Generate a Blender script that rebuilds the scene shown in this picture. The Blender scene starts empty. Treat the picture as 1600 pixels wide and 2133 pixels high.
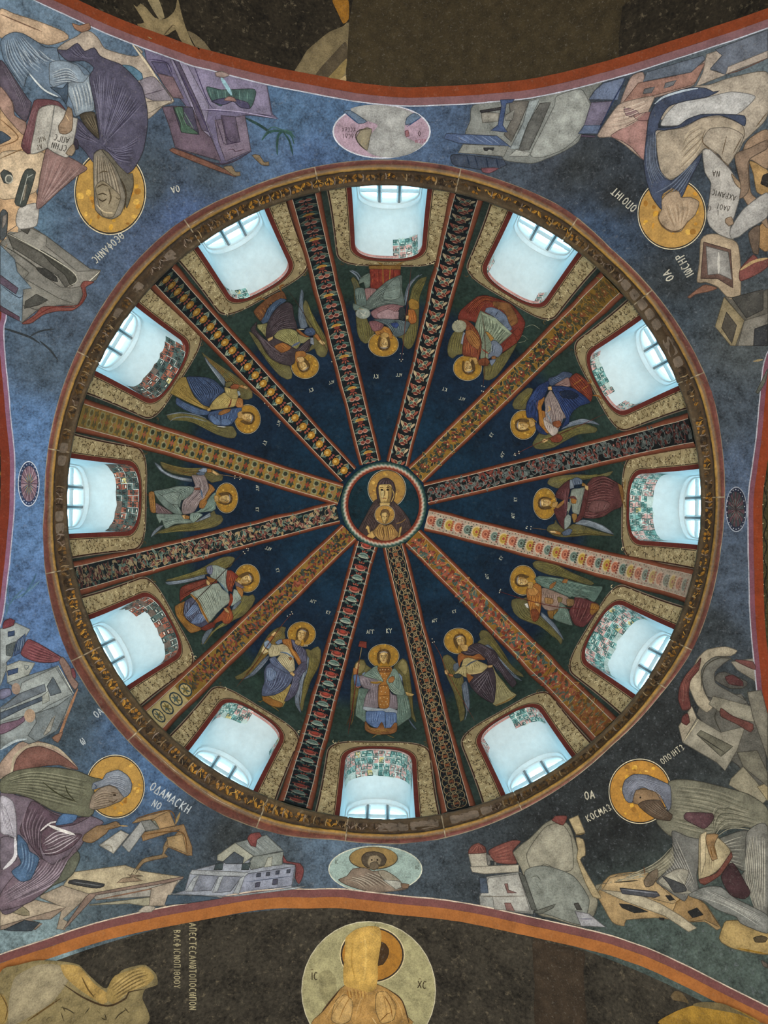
import bpy, math, random
import numpy as np
from mathutils import Vector, Matrix
from mathutils.geometry import delaunay_2d_cdt

random.seed(7)
SC = bpy.context.scene
COL = SC.collection
PI = math.pi

# ------------------------------------------------------------------ camera
W, H, FPX = 1600.0, 2133.0, 1602.0
CZ = 1.6
CAM = np.array([0.0, 0.07, CZ])
cd = bpy.data.cameras.new('camera')
cd.sensor_fit = 'VERTICAL'; cd.sensor_height = 36.0; cd.sensor_width = 27.0
cd.lens = FPX / H * 36.0
cd.clip_start = 0.05; cd.clip_end = 200
cam = bpy.data.objects.new('camera', cd); COL.objects.link(cam)
cam.location = CAM
cam.rotation_euler = (PI, 0, 0)          # visitor looks straight up into the dome
SC.camera = cam
SC.view_settings.view_transform = 'Standard'
SC.view_settings.look = 'None'
SC.view_settings.gamma = 1.0
SC.view_settings.use_curve_mapping = False
SC.view_settings.exposure = 0.0

# ------------------------------------------------------------------ sky
wd = bpy.data.worlds.new('sky'); SC.world = wd; wd.use_nodes = True
nt = wd.node_tree; nt.nodes.clear()
wo = nt.nodes.new('ShaderNodeOutputWorld'); bg = nt.nodes.new('ShaderNodeBackground')
tc = nt.nodes.new('ShaderNodeTexCoord'); sx = nt.nodes.new('ShaderNodeSeparateXYZ')
mr = nt.nodes.new('ShaderNodeMapRange'); cr = nt.nodes.new('ShaderNodeValToRGB')
mr.inputs[1].default_value = -1; mr.inputs[2].default_value = 1
cr.color_ramp.elements[0].position = 0.40; cr.color_ramp.elements[0].color = (0.44, 0.73, 0.82, 1)
cr.color_ramp.elements[1].position = 0.62; cr.color_ramp.elements[1].color = (0.44, 0.81, 1.0, 1)
nt.links.new(tc.outputs['Generated'], sx.inputs[0]); nt.links.new(sx.outputs['Z'], mr.inputs[0])
nt.links.new(mr.outputs[0], cr.inputs[0]); nt.links.new(cr.outputs[0], bg.inputs['Color'])
bg.inputs['Strength'].default_value = 7.0
nt.links.new(bg.outputs[0], wo.inputs[0])

# ------------------------------------------------------------------ added fill lights near the floor, no real lamps, to brighten the vault
def area(name, loc, size, power, col, rot=(PI, 0, 0)):
    ld = bpy.data.lights.new(name, 'AREA'); ld.energy = power; ld.color = col
    ld.shape = 'DISK'; ld.size = size
    o = bpy.data.objects.new(name, ld); COL.objects.link(o)
    o.location = loc; o.rotation_euler = rot
    return o
area('added_fill_light', (0, 0, 0.25), 3.2, 470, (1.0, 0.97, 0.92))
area('added_fill_light', (-1.4, -4.4, 0.25), 1.6, 65, (1.0, 0.92, 0.80))
area('added_fill_light', (1.4, 4.4, 0.25), 1.6, 110, (1.0, 0.92, 0.80))

# ------------------------------------------------------------------ helpers
def lin(c):
    if isinstance(c, str):
        c = c.lstrip('#'); c = [int(c[i:i+2], 16) / 255 for i in (0, 2, 4)]
    return tuple(((v + 0.055) / 1.055) ** 2.4 if v > 0.04045 else v / 12.92 for v in c)

def fresco_mat(name, wear=0.35, scale=6.0, fine=60.0, rough=0.85, bump=0.25, spec=0.25, base=None, loss=0.0, losscol='#8d8778', streak=False):
    """lime-paint: vertex colour (or one base colour) mottled by noise, fine grain, small losses and relief"""
    m = bpy.data.materials.new(name); m.use_nodes = True
    n = m.node_tree.nodes; l = m.node_tree.links
    b = n['Principled BSDF']; b.inputs['Roughness'].default_value = rough
    b.inputs['Specular IOR Level'].default_value = spec
    geo = n.new('ShaderNodeNewGeometry')
    if base is None:
        a = n.new('ShaderNodeAttribute'); a.attribute_name = 'Col'; csrc = a.outputs['Color']
    else:
        a = n.new('ShaderNodeRGB'); a.outputs[0].default_value = (*lin(base), 1); csrc = a.outputs[0]
    n1 = n.new('ShaderNodeTexNoise'); n1.inputs['Scale'].default_value = scale; n1.inputs['Detail'].default_value = 6; n1.inputs['Roughness'].default_value = 0.62
    n2 = n.new('ShaderNodeTexNoise'); n2.inputs['Scale'].default_value = fine; n2.inputs['Detail'].default_value = 4; n2.inputs['Roughness'].default_value = 0.7
    l.new(geo.outputs['Position'], n1.inputs['Vector']); l.new(geo.outputs['Position'], n2.inputs['Vector'])
    add = n.new('ShaderNodeMath'); add.operation = 'ADD'; l.new(n1.outputs[0], add.inputs[0]); l.new(n2.outputs[0], add.inputs[1])
    mp = n.new('ShaderNodeMapRange'); l.new(add.outputs[0], mp.inputs[0])
    mp.inputs[1].default_value = 0.68; mp.inputs[2].default_value = 1.32
    mp.inputs[3].default_value = 1.0 - wear; mp.inputs[4].default_value = 1.0 + wear
    mp.clamp = True
    vm = n.new('ShaderNodeVectorMath'); vm.operation = 'SCALE'
    l.new(csrc, vm.inputs[0]); l.new(mp.outputs[0], vm.inputs['Scale'])
    out = vm.outputs[0]
    if loss > 0:
        n3 = n.new('ShaderNodeTexNoise'); n3.inputs['Scale'].default_value = fine * 0.55; n3.inputs['Detail'].default_value = 8; n3.inputs['Roughness'].default_value = 0.78
        l.new(geo.outputs['Position'], n3.inputs['Vector'])
        r3 = n.new('ShaderNodeMapRange'); l.new(n3.outputs[0], r3.inputs[0])
        r3.inputs[1].default_value = 0.56; r3.inputs[2].default_value = 0.74; r3.inputs[3].default_value = 0; r3.inputs[4].default_value = loss
        mx = n.new('ShaderNodeMixRGB'); l.new(r3.outputs[0], mx.inputs[0]); l.new(out, mx.inputs[1]); mx.inputs[2].default_value = (*lin(losscol), 1)
        out = mx.outputs[0]
    l.new(out, b.inputs['Base Color'])
    if bump > 0:
        bp = n.new('ShaderNodeBump'); bp.inputs['Strength'].default_value = bump; bp.inputs['Distance'].default_value = 0.006
        l.new(add.outputs[0], bp.inputs['Height']); l.new(bp.outputs[0], b.inputs['Normal'])
    return m

M = {}
M['fresco'] = fresco_mat('fresco_paint', 0.52, 14, 110, loss=0.5, losscol='#8d8a80', bump=0.2)
M['ground'] = fresco_mat('worn_fresco_ground', 0.75, 12.0, 70, loss=0.6, losscol='#858a92', bump=0.3)
M['web'] = fresco_mat('dark_blue_fresco', 0.65, 4.0, 30, loss=0.22, losscol='#5c7078', bump=0.2)
M['dark'] = fresco_mat('blackened_fresco', 0.85, 6, 48, loss=0.62, losscol='#8a7f68', bump=0.35)
M['gold'] = fresco_mat('ochre_halo_paint', 0.42, 16, 90, rough=0.6, spec=0.4, loss=0.35, losscol='#d9b25a')
M['rib'] = fresco_mat('rib_paint', 0.30, 12, 90, loss=0.25, losscol='#a59a88', bump=0.2)
M['stone'] = fresco_mat('old_gilt_stone', 0.55, 9, 48, rough=0.55, spec=0.5, loss=0.7, losscol='#93836c', bump=0.6)
M['mortar'] = fresco_mat('mortar', 0.25, 9, 60, base='#a89a80')
M['plaster'] = fresco_mat('white_plaster', 0.10, 3, 18, base='#ccd6d7', bump=0.25)
M['frame'] = fresco_mat('pale_window_paint', 0.06, 5, 40, base='#e4eef0', bump=0.05, rough=0.5)
M['brown'] = fresco_mat('brown_repair_plaster', 0.28, 2.2, 40, base='#3d3421', bump=0.2)
M['wall'] = fresco_mat('grey_wall', 0.3, 2, 20, base='#8d857a')
M['floor'] = fresco_mat('stone_floor', 0.25, 2, 25, base='#a39a8b', rough=0.5)
def glass():
    m = bpy.data.materials.new('window_glass'); m.use_nodes = True
    n = m.node_tree.nodes; l = m.node_tree.links; n.clear()
    o = n.new('ShaderNodeOutputMaterial'); t = n.new('ShaderNodeBsdfTransparent'); g = n.new('ShaderNodeBsdfGlossy')
    t.inputs[0].default_value = (0.95, 0.98, 1.0, 1); g.inputs['Roughness'].default_value = 0.05
    x = n.new('ShaderNodeMixShader'); x.inputs[0].default_value = 0.06; l.new(t.outputs[0], x.inputs[1]); l.new(g.outputs[0], x.inputs[2]); l.new(x.outputs[0], o.inputs[0])
    return m
M['glass'] = glass()

def tag(o, label=None, cat=None, group=None, kind=None):
    if label: o['label'] = label
    if cat: o['category'] = cat
    if group: o['group'] = group
    if kind: o['kind'] = kind
    return o

def empty(name, loc=(0, 0, 0), parent=None):
    o = bpy.data.objects.new(name, None); COL.objects.link(o); o.location = loc
    o.empty_display_size = 0.1
    if parent: o.parent = parent
    return o

def mesh_obj(name, verts, faces, mat, parent=None, cols=None, smooth=True, origin=None):
    me = bpy.data.meshes.new(name)
    v = np.asarray(verts, dtype=float).reshape(-1, 3)
    org = np.zeros(3)
    if parent is not None:
        pl = parent.location; p2 = parent.parent
        org = np.array(pl)
        while p2 is not None:
            org = org + np.array(p2.location); p2 = p2.parent
    elif origin is not None:
        org = np.asarray(origin, float)
    me.from_pydata((v - org).tolist(), [], [tuple(int(i) for i in f) for f in faces])
    if cols is not None:
        ca = me.color_attributes.new('Col', 'FLOAT_COLOR', 'POINT')
        c = np.ones((len(v), 4)); c[:, :3] = np.asarray(cols)
        ca.data.foreach_set('color', c.ravel())
    me.materials.append(M[mat] if isinstance(mat, str) else mat)
    if smooth:
        me.polygons.foreach_set('use_smooth', [True] * len(me.polygons))
    me.update()
    o = bpy.data.objects.new(name, me); COL.objects.link(o)
    if parent is not None: o.parent = parent
    elif origin is not None: o.location = origin
    return o

# ------------------------------------------------------------------ geometry of the vault
HS, RS = 2.57, 3.6            # pendentive sphere: centre height above eye, radius
HD, RD = 5.52, 2.33           # dome
PHI = math.radians(2.4)       # the bay is turned a little against the dome
UA, VA = 2.52, 2.650          # half spans to the four arches
CP, SP = math.cos(PHI), math.sin(PHI)
def uv2xy(u, v): return u * CP - v * SP, u * SP + v * CP
def xy2uv(x, y): return x * CP + y * SP, -x * SP + y * CP

def rays(px, py):
    px = np.asarray(px, float); py = np.asarray(py, float)
    d = np.stack([(px - W / 2) / FPX, (py - H / 2) / FPX, np.ones_like(px)], -1)
    return d

def _sphere(d, cz, R):
    o = CAM - np.array([0, 0, cz])
    a = (d * d).sum(-1); b = (d * o).sum(-1); c = (o * o).sum() - R * R
    t = (-b + np.sqrt(np.maximum(b * b - a * c, 0))) / a
    P = CAM + d * t[..., None]
    n = (np.array([0, 0, cz]) - P); n /= np.linalg.norm(n, axis=-1, keepdims=True)
    return P, n
def _cyl(d, axis, R):
    # barrel along v (axis 'v') or along u ; cross-section circle centred at height HS
    o = CAM - np.array([0, 0, CZ + HS])
    e = np.array([CP, SP, 0]) if axis == 'v' else np.array([-SP, CP, 0])
    du = d @ e; ou = o @ e
    a = du * du + d[..., 2] ** 2; b = du * ou + d[..., 2] * o[2]; c = ou * ou + o[2] ** 2 - R * R
    t = (-b + np.sqrt(np.maximum(b * b - a * c, 0))) / a
    P = CAM + d * t[..., None]
    q = P - np.array([0, 0, CZ + HS]); pu = q @ e
    n = -(pu[..., None] * e + q[..., 2:3] * np.array([0, 0, 1.0])); n /= np.linalg.norm(n, axis=-1, keepdims=True)
    return P, n
RV = math.sqrt(RS * RS - VA * VA); RU = math.sqrt(RS * RS - UA * UA)
def hit(surf, px, py):
    d = rays(px, py)
    if surf == 'dome': return _sphere(d, CZ + HD, RD)
    if surf == 'pend': return _sphere(d, CZ + HS, RS)
    if surf in ('top', 'bottom'): return _cyl(d, 'v', RV)
    return _cyl(d, 'u', RU)

# ------------------------------------------------------------------ painter
def catmull(pts, closed, step, ten=0.5):
    P = np.asarray(pts, float); n = len(P)
    if n < 3: return dens(P, closed, step)
    out = []
    rng = range(n if closed else n - 1)
    for i in rng:
        if closed: p0, p1, p2, p3 = P[(i - 1) % n], P[i], P[(i + 1) % n], P[(i + 2) % n]
        else: p0, p1, p2, p3 = P[max(i - 1, 0)], P[i], P[i + 1], P[min(i + 2, n - 1)]
        k = max(1, int(np.linalg.norm(p2 - p1) / step + 0.5))
        t = (np.arange(k) / k)[:, None]
        m1, m2 = (p2 - p0) * ten, (p3 - p1) * ten
        t2, t3 = t * t, t ** 3
        out.append((2 * t3 - 3 * t2 + 1) * p1 + (t3 - 2 * t2 + t) * m1 + (-2 * t3 + 3 * t2) * p2 + (t3 - t2) * m2)
    if not closed: out.append(P[-1:])
    return np.concatenate(out)
def dens(P, closed, step):
    P = np.asarray(P, float); n = len(P); out = []
    for i in range(n if closed else n - 1):
        a, b = P[i], P[(i + 1) % n]
        k = max(1, int(np.linalg.norm(b - a) / step + 0.5))
        t = (np.arange(k) / k)[:, None]; out.append(a + (b - a) * t)
    if not closed: out.append(P[-1:])
    return np.concatenate(out)

def inside(poly, q):
    x, y = q[:, 0], q[:, 1]; r = np.zeros(len(q), bool)
    n = len(poly); j = n - 1
    for i in range(n):
        xi, yi = poly[i]; xj, yj = poly[j]
        if yi != yj:
            c = ((yi > y) != (yj > y)) & (x < (xj - xi) * (y - yi) / (yj - yi) + xi)
            r ^= c
        j = i
    return r

def tri_poly(poly, grid):
    """triangulate a planar polygon with inner points so that it can follow a curved vault"""
    lo, hi = poly.min(0), poly.max(0)
    g = np.zeros((0, 2))
    if (hi - lo).min() > grid * 1.2:
        xs = np.arange(lo[0] + grid * .5, hi[0], grid); ys = np.arange(lo[1] + grid * .5, hi[1], grid * .87)
        X, Y = np.meshgrid(xs, ys); X = X + (np.arange(len(ys)) % 2)[:, None] * grid * .5
        q = np.stack([X.ravel(), Y.ravel()], -1)
        q = q[inside(poly, q)]
        if len(q):
            d = ((q[:, None, :] - poly[None]) ** 2).sum(-1).min(1)
            g = q[d > (grid * .35) ** 2]
    pts = np.concatenate([poly, g]); n = len(poly)
    vs, es, fs, *_ = delaunay_2d_cdt([Vector(p) for p in pts.tolist()], [], [list(range(n))], 1, 1e-5)
    return np.array([tuple(v) for v in vs]).reshape(-1, 2), fs

class Buf:
    def __init__(s): s.v, s.c, s.f, s.n = [], [], [], 0
    def add(s, P, faces, col):
        P = np.asarray(P)
        s.v.append(P); c = np.asarray(col, float)
        s.c.append(np.tile(c, (len(P), 1)) if c.ndim == 1 else c)
        s.f.extend([[i + s.n for i in f] for f in faces]); s.n += len(P)
    def make(s, name, mat, parent=None, smooth=True, origin=None):
        if not s.n: return None
        return mesh_obj(name, np.concatenate(s.v), s.f, mat, parent, np.concatenate(s.c), smooth, origin)

class Painter:
    """lays paint (thin closed patches of colour) on a mapping 2-D -> vault surface"""
    def __init__(s, mp, grid=14.0, base=0.002, dl=0.00022):
        s.mp, s.grid, s.base, s.dl, s.k = mp, grid, base, dl, 0
        s.buf = Buf()
    def lift(s):
        s.k += 1; return s.base + s.dl * s.k
    def put(s, q, faces, col, L):
        P, n = s.mp(q)
        P = P + n * L
        s.buf.add(P, faces, col)
    def poly(s, pts, col, smooth=True, jit=0.0, out=0.0):
        st = s.grid * .7
        p = catmull(pts, True, st * .6, .33) if smooth else dens(pts, True, st)
        v, f = tri_poly(p, s.grid)
        c = lin(col) if isinstance(col, str) else col
        L = s.lift()
        if jit > 0:
            # brushed tone: lighter body, darker contour, uneven pigment
            w = (np.sin(v[:, 0] * .21 + 1.3 * np.sin(v[:, 1] * .13)) + np.sin(v[:, 1] * .27 + 1.7 * np.sin(v[:, 0] * .11))) * .5
            m = 1.05 + jit * .55 * w; m[:len(p)] *= 1 - jit
            s.put(v, f, np.array(c)[None] * m[:, None], L)
        else: s.put(v, f, c, L)
        if out > 0:
            q = np.concatenate([p, p[:1]]); k = np.array(c) * .28 + np.array([.006, .005, .004])
            s.ribbon(q, out, tuple(k), L + s.dl * .5, False)
    def ribbon(s, line, w, col, L=None, taper=True):
        n = len(line)
        if n < 2: return
        d = np.gradient(line, axis=0); d /= np.maximum(np.linalg.norm(d, axis=1, keepdims=True), 1e-9)
        nn = np.stack([-d[:, 1], d[:, 0]], -1)
        t = np.linspace(0, 1, n)
        ww = w * .5 * (np.minimum(1, .3 + 2.8 * np.minimum(t, 1 - t)) if taper else np.ones(n))
        q = np.concatenate([line + nn * ww[:, None], line - nn * ww[:, None]])
        f = [(i, i + 1, n + i + 1, n + i) for i in range(n - 1)]
        c = lin(col) if isinstance(col, str) else col
        s.put(q, f, c, s.lift() if L is None else L)
    def line(s, pts, w, col, smooth=True, taper=True, L=None):
        p = np.asarray(pts, float)
        ln = catmull(p, False, s.grid * .35) if (smooth and len(p) > 2) else dens(p, False, s.grid * .5)
        s.ribbon(ln, w, col, L, taper)
    def ellipse(s, cx, cy, rx, ry, col, ang=0, n=28):
        a = np.linspace(0, 2 * PI, n, endpoint=False); ca, sa = math.cos(math.radians(ang)), math.sin(math.radians(ang))
        x, y = rx * np.cos(a), ry * np.sin(a)
        s.poly(np.stack([cx + x * ca - y * sa, cy + x * sa + y * ca], -1), col, False)
    def ring(s, cx, cy, rx, ry, w, col, ang=0, n=48):
        a = np.linspace(0, 2 * PI, n + 1); ca, sa = math.cos(math.radians(ang)), math.sin(math.radians(ang))
        x, y = rx * np.cos(a), ry * np.sin(a)
        s.ribbon(np.stack([cx + x * ca - y * sa, cy + x * sa + y * ca], -1), w, col, None, False)
    def fan(s, A, B, n, cols, w, seed=1):
        rr = random.Random(seed)
        def res(P, k=14):
            c = catmull(P, False, 2.0) if len(P) > 2 else dens(P, False, 2.0)
            i = np.linspace(0, len(c) - 1, k); lo = np.floor(i).astype(int); hi = np.minimum(lo + 1, len(c) - 1)
            return c[lo] + (c[hi] - c[lo]) * (i - lo)[:, None]
        a, b = res(A), res(B); L = s.lift()
        for i in range(n):
            t = (i + .5 + rr.uniform(-.25, .25)) / n
            t0, t1 = rr.uniform(0, .18), rr.uniform(.82, 1)
            ln = a * (1 - t) + b * t
            k = len(ln); ln = ln[int(t0 * k):max(int(t1 * k), int(t0 * k) + 3)]
            s.ribbon(ln, w * rr.uniform(.6, 1.3), cols[i % len(cols)], L + s.dl * .15 * (i % 5))

# ================================================================== STRUCTURE
ZD = CZ + HD
rng = np.random.RandomState(3)
def struct(o): o['kind'] = 'structure'; return o
ceiling = struct(empty('ceiling', (0, 0, ZD)))

RING = [(-150, 712), (-136.3, 717), (-126, 719), (-114.6, 712), (-90, 712), (-69.8, 712), (-57.9, 716), (-48, 709), (-38, 712), (-18.5, 718), (-9.8, 713), (0, 710), (7.9, 709), (25, 713), (35.6, 704), (47, 699), (63, 704), (83.5, 713), (98.4, 711), (108.4, 723), (119, 728), (131.5, 724), (146, 725), (155, 726), (163.6, 721), (172.5, 715), (180, 708)]
_ra = np.array([a for a, r in RING]); _rr = np.array([r for a, r in RING], float)
def ringr(az):      # outer foot of the cornice, metres, azimuth in radians
    d = (np.degrees(az) + 180) % 360 - 180
    k = np.array([np.interp(d, np.concatenate([_ra - 360, _ra, _ra + 360]), np.concatenate([_rr, _rr, _rr]))])[0]
    return k / FPX * 5.30

# ---- windows: azimuths (degrees, image right = 0, clockwise)
WAZ = [-89, -59.1, -28.5, 0.8, 30.5, 60.5, 91.2, 121.3, 151.4, -178.8, -148.6, -119.1]
def contour(hw, zt, drop, z0=0.03, taper=0.0, n=13, ex=2.3):
    """open arch outline, left foot -> right foot, in (t, z)"""
    L = [(-hw, z) for z in np.linspace(z0, zt - drop, 9)[:-1]]
    a = np.linspace(0, PI / 2, n)
    arc = [(-hw * max(math.cos(x), 0) ** (2 / ex), zt - drop + drop * math.sin(x) ** (2 / ex)) for x in a]
    pts = L + arc + [(-t, z) for t, z in (L + arc)[::-1][1:]]
    p = np.array(pts); p[:, 0] *= 1 - taper * p[:, 1]
    return p
OPEN = contour(0.283, 1.03, 0.18, ex=2.4)
OUTER = contour(0.262, 1.03, 0.262, ex=2.0)
def wframe(az):
    a = math.radians(az); return np.array([math.cos(a), math.sin(a), 0]), np.array([-math.sin(a), math.cos(a), 0])
def wmap(az):
    er, et = wframe(az)
    def f(q):
        t, z = q[:, 0], q[:, 1]
        rho = np.sqrt(RD ** 2 - z ** 2 - t ** 2)
        P = er * rho[:, None] + et * t[:, None]; P[:, 2] = z
        n = -P / RD
        P = P + np.array([0, 0, ZD]); return P, n
    return f

# ---- dome webs: one shell cut by twelve arched openings, twelve panels
def plan(P):
    r = np.hypot(P[:, 0], P[:, 1]); th = np.arctan2(P[:, 2] - ZD, r); k = (PI / 2 - th)
    return np.stack([P[:, 0] / np.maximum(r, 1e-9) * k, P[:, 1] / np.maximum(r, 1e-9) * k], -1)
holes = [plan(wmap(a)(np.concatenate([OPEN]))[0]) for a in WAZ]
pts = []; cons = []
def loop(p):
    b = len(pts); pts.extend(p.tolist()); cons.append([(b + i, b + (i + 1) % len(p)) for i in range(len(p))])
loop(np.array([[PI / 2 * math.cos(a), PI / 2 * math.sin(a)] for a in np.linspace(0, 2 * PI, 240, endpoint=False)]))
for h in holes: loop(h)
g = 0.027
xs = np.arange(-1.56, 1.56, g); X, Y = np.meshgrid(xs, xs); q = np.stack([X.ravel(), Y.ravel()], -1)
q = q[np.hypot(q[:, 0], q[:, 1]) < PI / 2 - .01]
hb = np.concatenate(holes)
dm = np.min([((q - p) ** 2).sum(1) for p in hb], axis=0); q = q[dm > (g * .45) ** 2]
allp = np.concatenate([np.array(pts), q])
vs, es, fs, *_ = delaunay_2d_cdt([Vector(p) for p in allp.tolist()], [e for c in cons for e in c], [], 0, 1e-6)
vs = np.array([tuple(v) for v in vs]); F = np.array([tuple(f) for f in fs if len(f) == 3])
cen = vs[F].mean(1)
bad = np.zeros(len(F), bool)
for h in holes: bad |= inside(h, cen)
F = F[~bad]; cen = cen[~bad]
k = np.hypot(vs[:, 0], vs[:, 1]); th = PI / 2 - k; az = np.arctan2(vs[:, 1], vs[:, 0])
P3 = np.stack([RD * np.cos(th) * np.cos(az), RD * np.cos(th) * np.sin(az), RD * np.sin(th) + ZD], -1)
thd = np.degrees(th)
stops = [(0, '#34403a'), (30, '#2b3b35'), (36, '#26372f'), (40, '#15263a'), (56, '#122538'), (66, '#112c40'), (80, '#0f2d42'), (90, '#10212c')]
cc = np.stack([np.interp(thd, [s[0] for s in stops], [lin(s[1])[i] for s in stops]) for i in range(3)], -1)
caz = np.degrees(np.arctan2(cen[:, 1], cen[:, 0]))
sec = np.argmin(np.abs((caz[:, None] - np.array(WAZ)[None] + 180) % 360 - 180), axis=1)
for w in range(12):
    f = F[sec == w]; ids, inv = np.unique(f.ravel(), return_inverse=True)
    o = mesh_obj('dome_web', P3[ids], inv.reshape(-1, 3)[:, ::-1], 'web', ceiling, cc[ids])

# ---- pendentives (one sphere cut by the ring and the four arches)
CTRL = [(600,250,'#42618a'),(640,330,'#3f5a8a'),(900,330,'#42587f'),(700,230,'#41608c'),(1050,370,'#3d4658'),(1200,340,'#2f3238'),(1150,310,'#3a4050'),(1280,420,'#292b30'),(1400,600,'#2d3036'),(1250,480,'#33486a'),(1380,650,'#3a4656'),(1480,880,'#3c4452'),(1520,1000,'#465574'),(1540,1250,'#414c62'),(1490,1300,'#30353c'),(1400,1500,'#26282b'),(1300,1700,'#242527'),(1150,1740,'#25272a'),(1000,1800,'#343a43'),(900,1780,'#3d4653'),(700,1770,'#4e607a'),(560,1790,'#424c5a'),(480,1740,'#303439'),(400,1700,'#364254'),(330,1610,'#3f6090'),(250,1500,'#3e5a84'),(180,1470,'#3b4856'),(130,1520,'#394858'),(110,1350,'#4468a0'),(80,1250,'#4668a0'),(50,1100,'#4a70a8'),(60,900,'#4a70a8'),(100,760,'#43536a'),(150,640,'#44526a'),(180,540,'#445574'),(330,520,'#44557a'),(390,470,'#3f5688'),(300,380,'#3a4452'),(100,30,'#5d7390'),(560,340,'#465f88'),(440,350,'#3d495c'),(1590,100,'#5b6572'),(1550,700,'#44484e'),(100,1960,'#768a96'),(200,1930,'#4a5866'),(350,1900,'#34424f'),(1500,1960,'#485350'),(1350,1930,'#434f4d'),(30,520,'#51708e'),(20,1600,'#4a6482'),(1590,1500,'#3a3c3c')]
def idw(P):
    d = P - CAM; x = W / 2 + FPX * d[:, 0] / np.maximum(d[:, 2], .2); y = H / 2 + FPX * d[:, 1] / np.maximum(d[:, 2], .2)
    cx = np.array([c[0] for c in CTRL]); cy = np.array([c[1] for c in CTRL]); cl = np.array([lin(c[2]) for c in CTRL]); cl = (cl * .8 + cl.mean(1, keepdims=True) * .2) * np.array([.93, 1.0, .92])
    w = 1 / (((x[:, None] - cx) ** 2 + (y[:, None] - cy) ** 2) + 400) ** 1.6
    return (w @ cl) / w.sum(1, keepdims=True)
    
pts = []; cons = []
b = dens([uv2xy(-UA, -VA), uv2xy(UA, -VA), uv2xy(UA, VA), uv2xy(-UA, VA)], True, .05); loop(b)
aa = np.linspace(-PI, PI, 240, endpoint=False); rr_ = ringr(aa); c0 = np.stack([rr_ * np.cos(aa), rr_ * np.sin(aa)], -1); loop(c0)
xs = np.arange(-2.7, 2.7, .055); X, Y = np.meshgrid(xs, xs); q = np.stack([X.ravel(), Y.ravel()], -1)
u_, v_ = xy2uv(q[:, 0], q[:, 1])
q = q[(np.abs(u_) < UA - .02) & (np.abs(v_) < VA - .02) & (np.hypot(q[:, 0], q[:, 1]) > ringr(np.arctan2(q[:, 1], q[:, 0])) + .02)]
allp = np.concatenate([np.array(pts), q])
vs, es, fs, *_ = delaunay_2d_cdt([Vector(p) for p in allp.tolist()], [e for c in cons for e in c], [], 0, 1e-6)
vs = np.array([tuple(v) for v in vs]); F = np.array([tuple(f) for f in fs if len(f) == 3]); cen = vs[F].mean(1)
u_, v_ = xy2uv(cen[:, 0], cen[:, 1])
ok = (np.hypot(cen[:, 0], cen[:, 1]) > ringr(np.arctan2(cen[:, 1], cen[:, 0])) - .004) & (np.abs(u_) < UA) & (np.abs(v_) < VA)
F = F[ok]; cen = cen[ok]; u_, v_ = u_[ok], v_[ok]
zz = np.sqrt(np.maximum(RS * RS - (vs ** 2).sum(1), 0)) + CZ + HS
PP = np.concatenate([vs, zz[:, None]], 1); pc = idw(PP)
for su in (-1, 1):
    for sv in (-1, 1):
        f = F[(np.sign(u_) == su) & (np.sign(v_) == sv)]; ids, inv = np.unique(f.ravel(), return_inverse=True)
        mesh_obj('pendentive', PP[ids], inv.reshape(-1, 3)[:, ::-1], 'ground', ceiling, pc[ids])

# ---- barrel soffits of the four arches
def soffit(axis, sgn, a0, a1, R, col, mat, nm='arch_soffit'):
    n, m = 72, 26
    ang = np.linspace(0, PI, n); V = []; 
    for j in range(m):
        a = sgn * (a0 + (a1 - a0) * j / (m - 1))
        for x in ang:
            s, h = R * math.cos(x), R * math.sin(x)
            xx, yy = uv2xy(s, a) if axis == 'v' else uv2xy(a, s)
            V.append((xx, yy, CZ + HS + h))
    Fq = [(j * n + i, j * n + i + 1, (j + 1) * n + i + 1, (j + 1) * n + i) for j in range(m - 1) for i in range(n - 1)]
    return mesh_obj(nm, V, Fq, mat, ceiling, np.tile(lin(col), (len(V), 1)))
soffit('v', -1, VA, 4.8, RV, '#211d15', 'dark')
soffit('v', 1, VA, 4.8, RV, '#312e27', 'dark')
soffit('u', -1, UA, 4.2, RU, '#2a2620', 'dark')
soffit('u', 1, UA, 4.2, RU, '#3a3622', 'dark')

for ax_, sg_, a_, e_, r_ in (('v', -1, VA, 4.85, RV), ('v', 1, VA, 4.85, RV), ('u', -1, UA, 4.25, RU), ('u', 1, UA, 4.25, RU)):  # added unseen shells behind the soffits, stop sky leaking through the gaps
    soffit(ax_, sg_, a_ - .03, e_, r_ + .04, '#3a352c', 'wall', 'hidden_arch_backing')

# ---- walls, piers and floor below (out of frame, they close the room)
def quad(name, p, mat): return struct(mesh_obj(name, p, [tuple(range(len(p)))], mat, None, None, False))
def uvz(u, v, z): x, y = uv2xy(u, v); return (x, y, z)
quad('floor', [uvz(-4.2, -4.8, 0), uvz(4.2, -4.8, 0), uvz(4.2, 4.8, 0), uvz(-4.2, 4.8, 0)], 'floor')
zs = CZ + HS + .05
quad('wall_back', [uvz(-4.2, -4.8, 0), uvz(4.2, -4.8, 0), uvz(4.2, -4.8, 7), uvz(-4.2, -4.8, 7)], 'wall')
quad('wall_front', [uvz(-4.2, 4.8, 0), uvz(4.2, 4.8, 0), uvz(4.2, 4.8, 7), uvz(-4.2, 4.8, 7)], 'wall')
quad('wall_left', [uvz(-4.2, -4.8, 0), uvz(-4.2, 4.8, 0), uvz(-4.2, 4.8, 7), uvz(-4.2, -4.8, 7)], 'wall')
quad('wall_right', [uvz(4.2, -4.8, 0), uvz(4.2, 4.8, 0), uvz(4.2, 4.8, 7), uvz(4.2, -4.8, 7)], 'wall')
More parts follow.
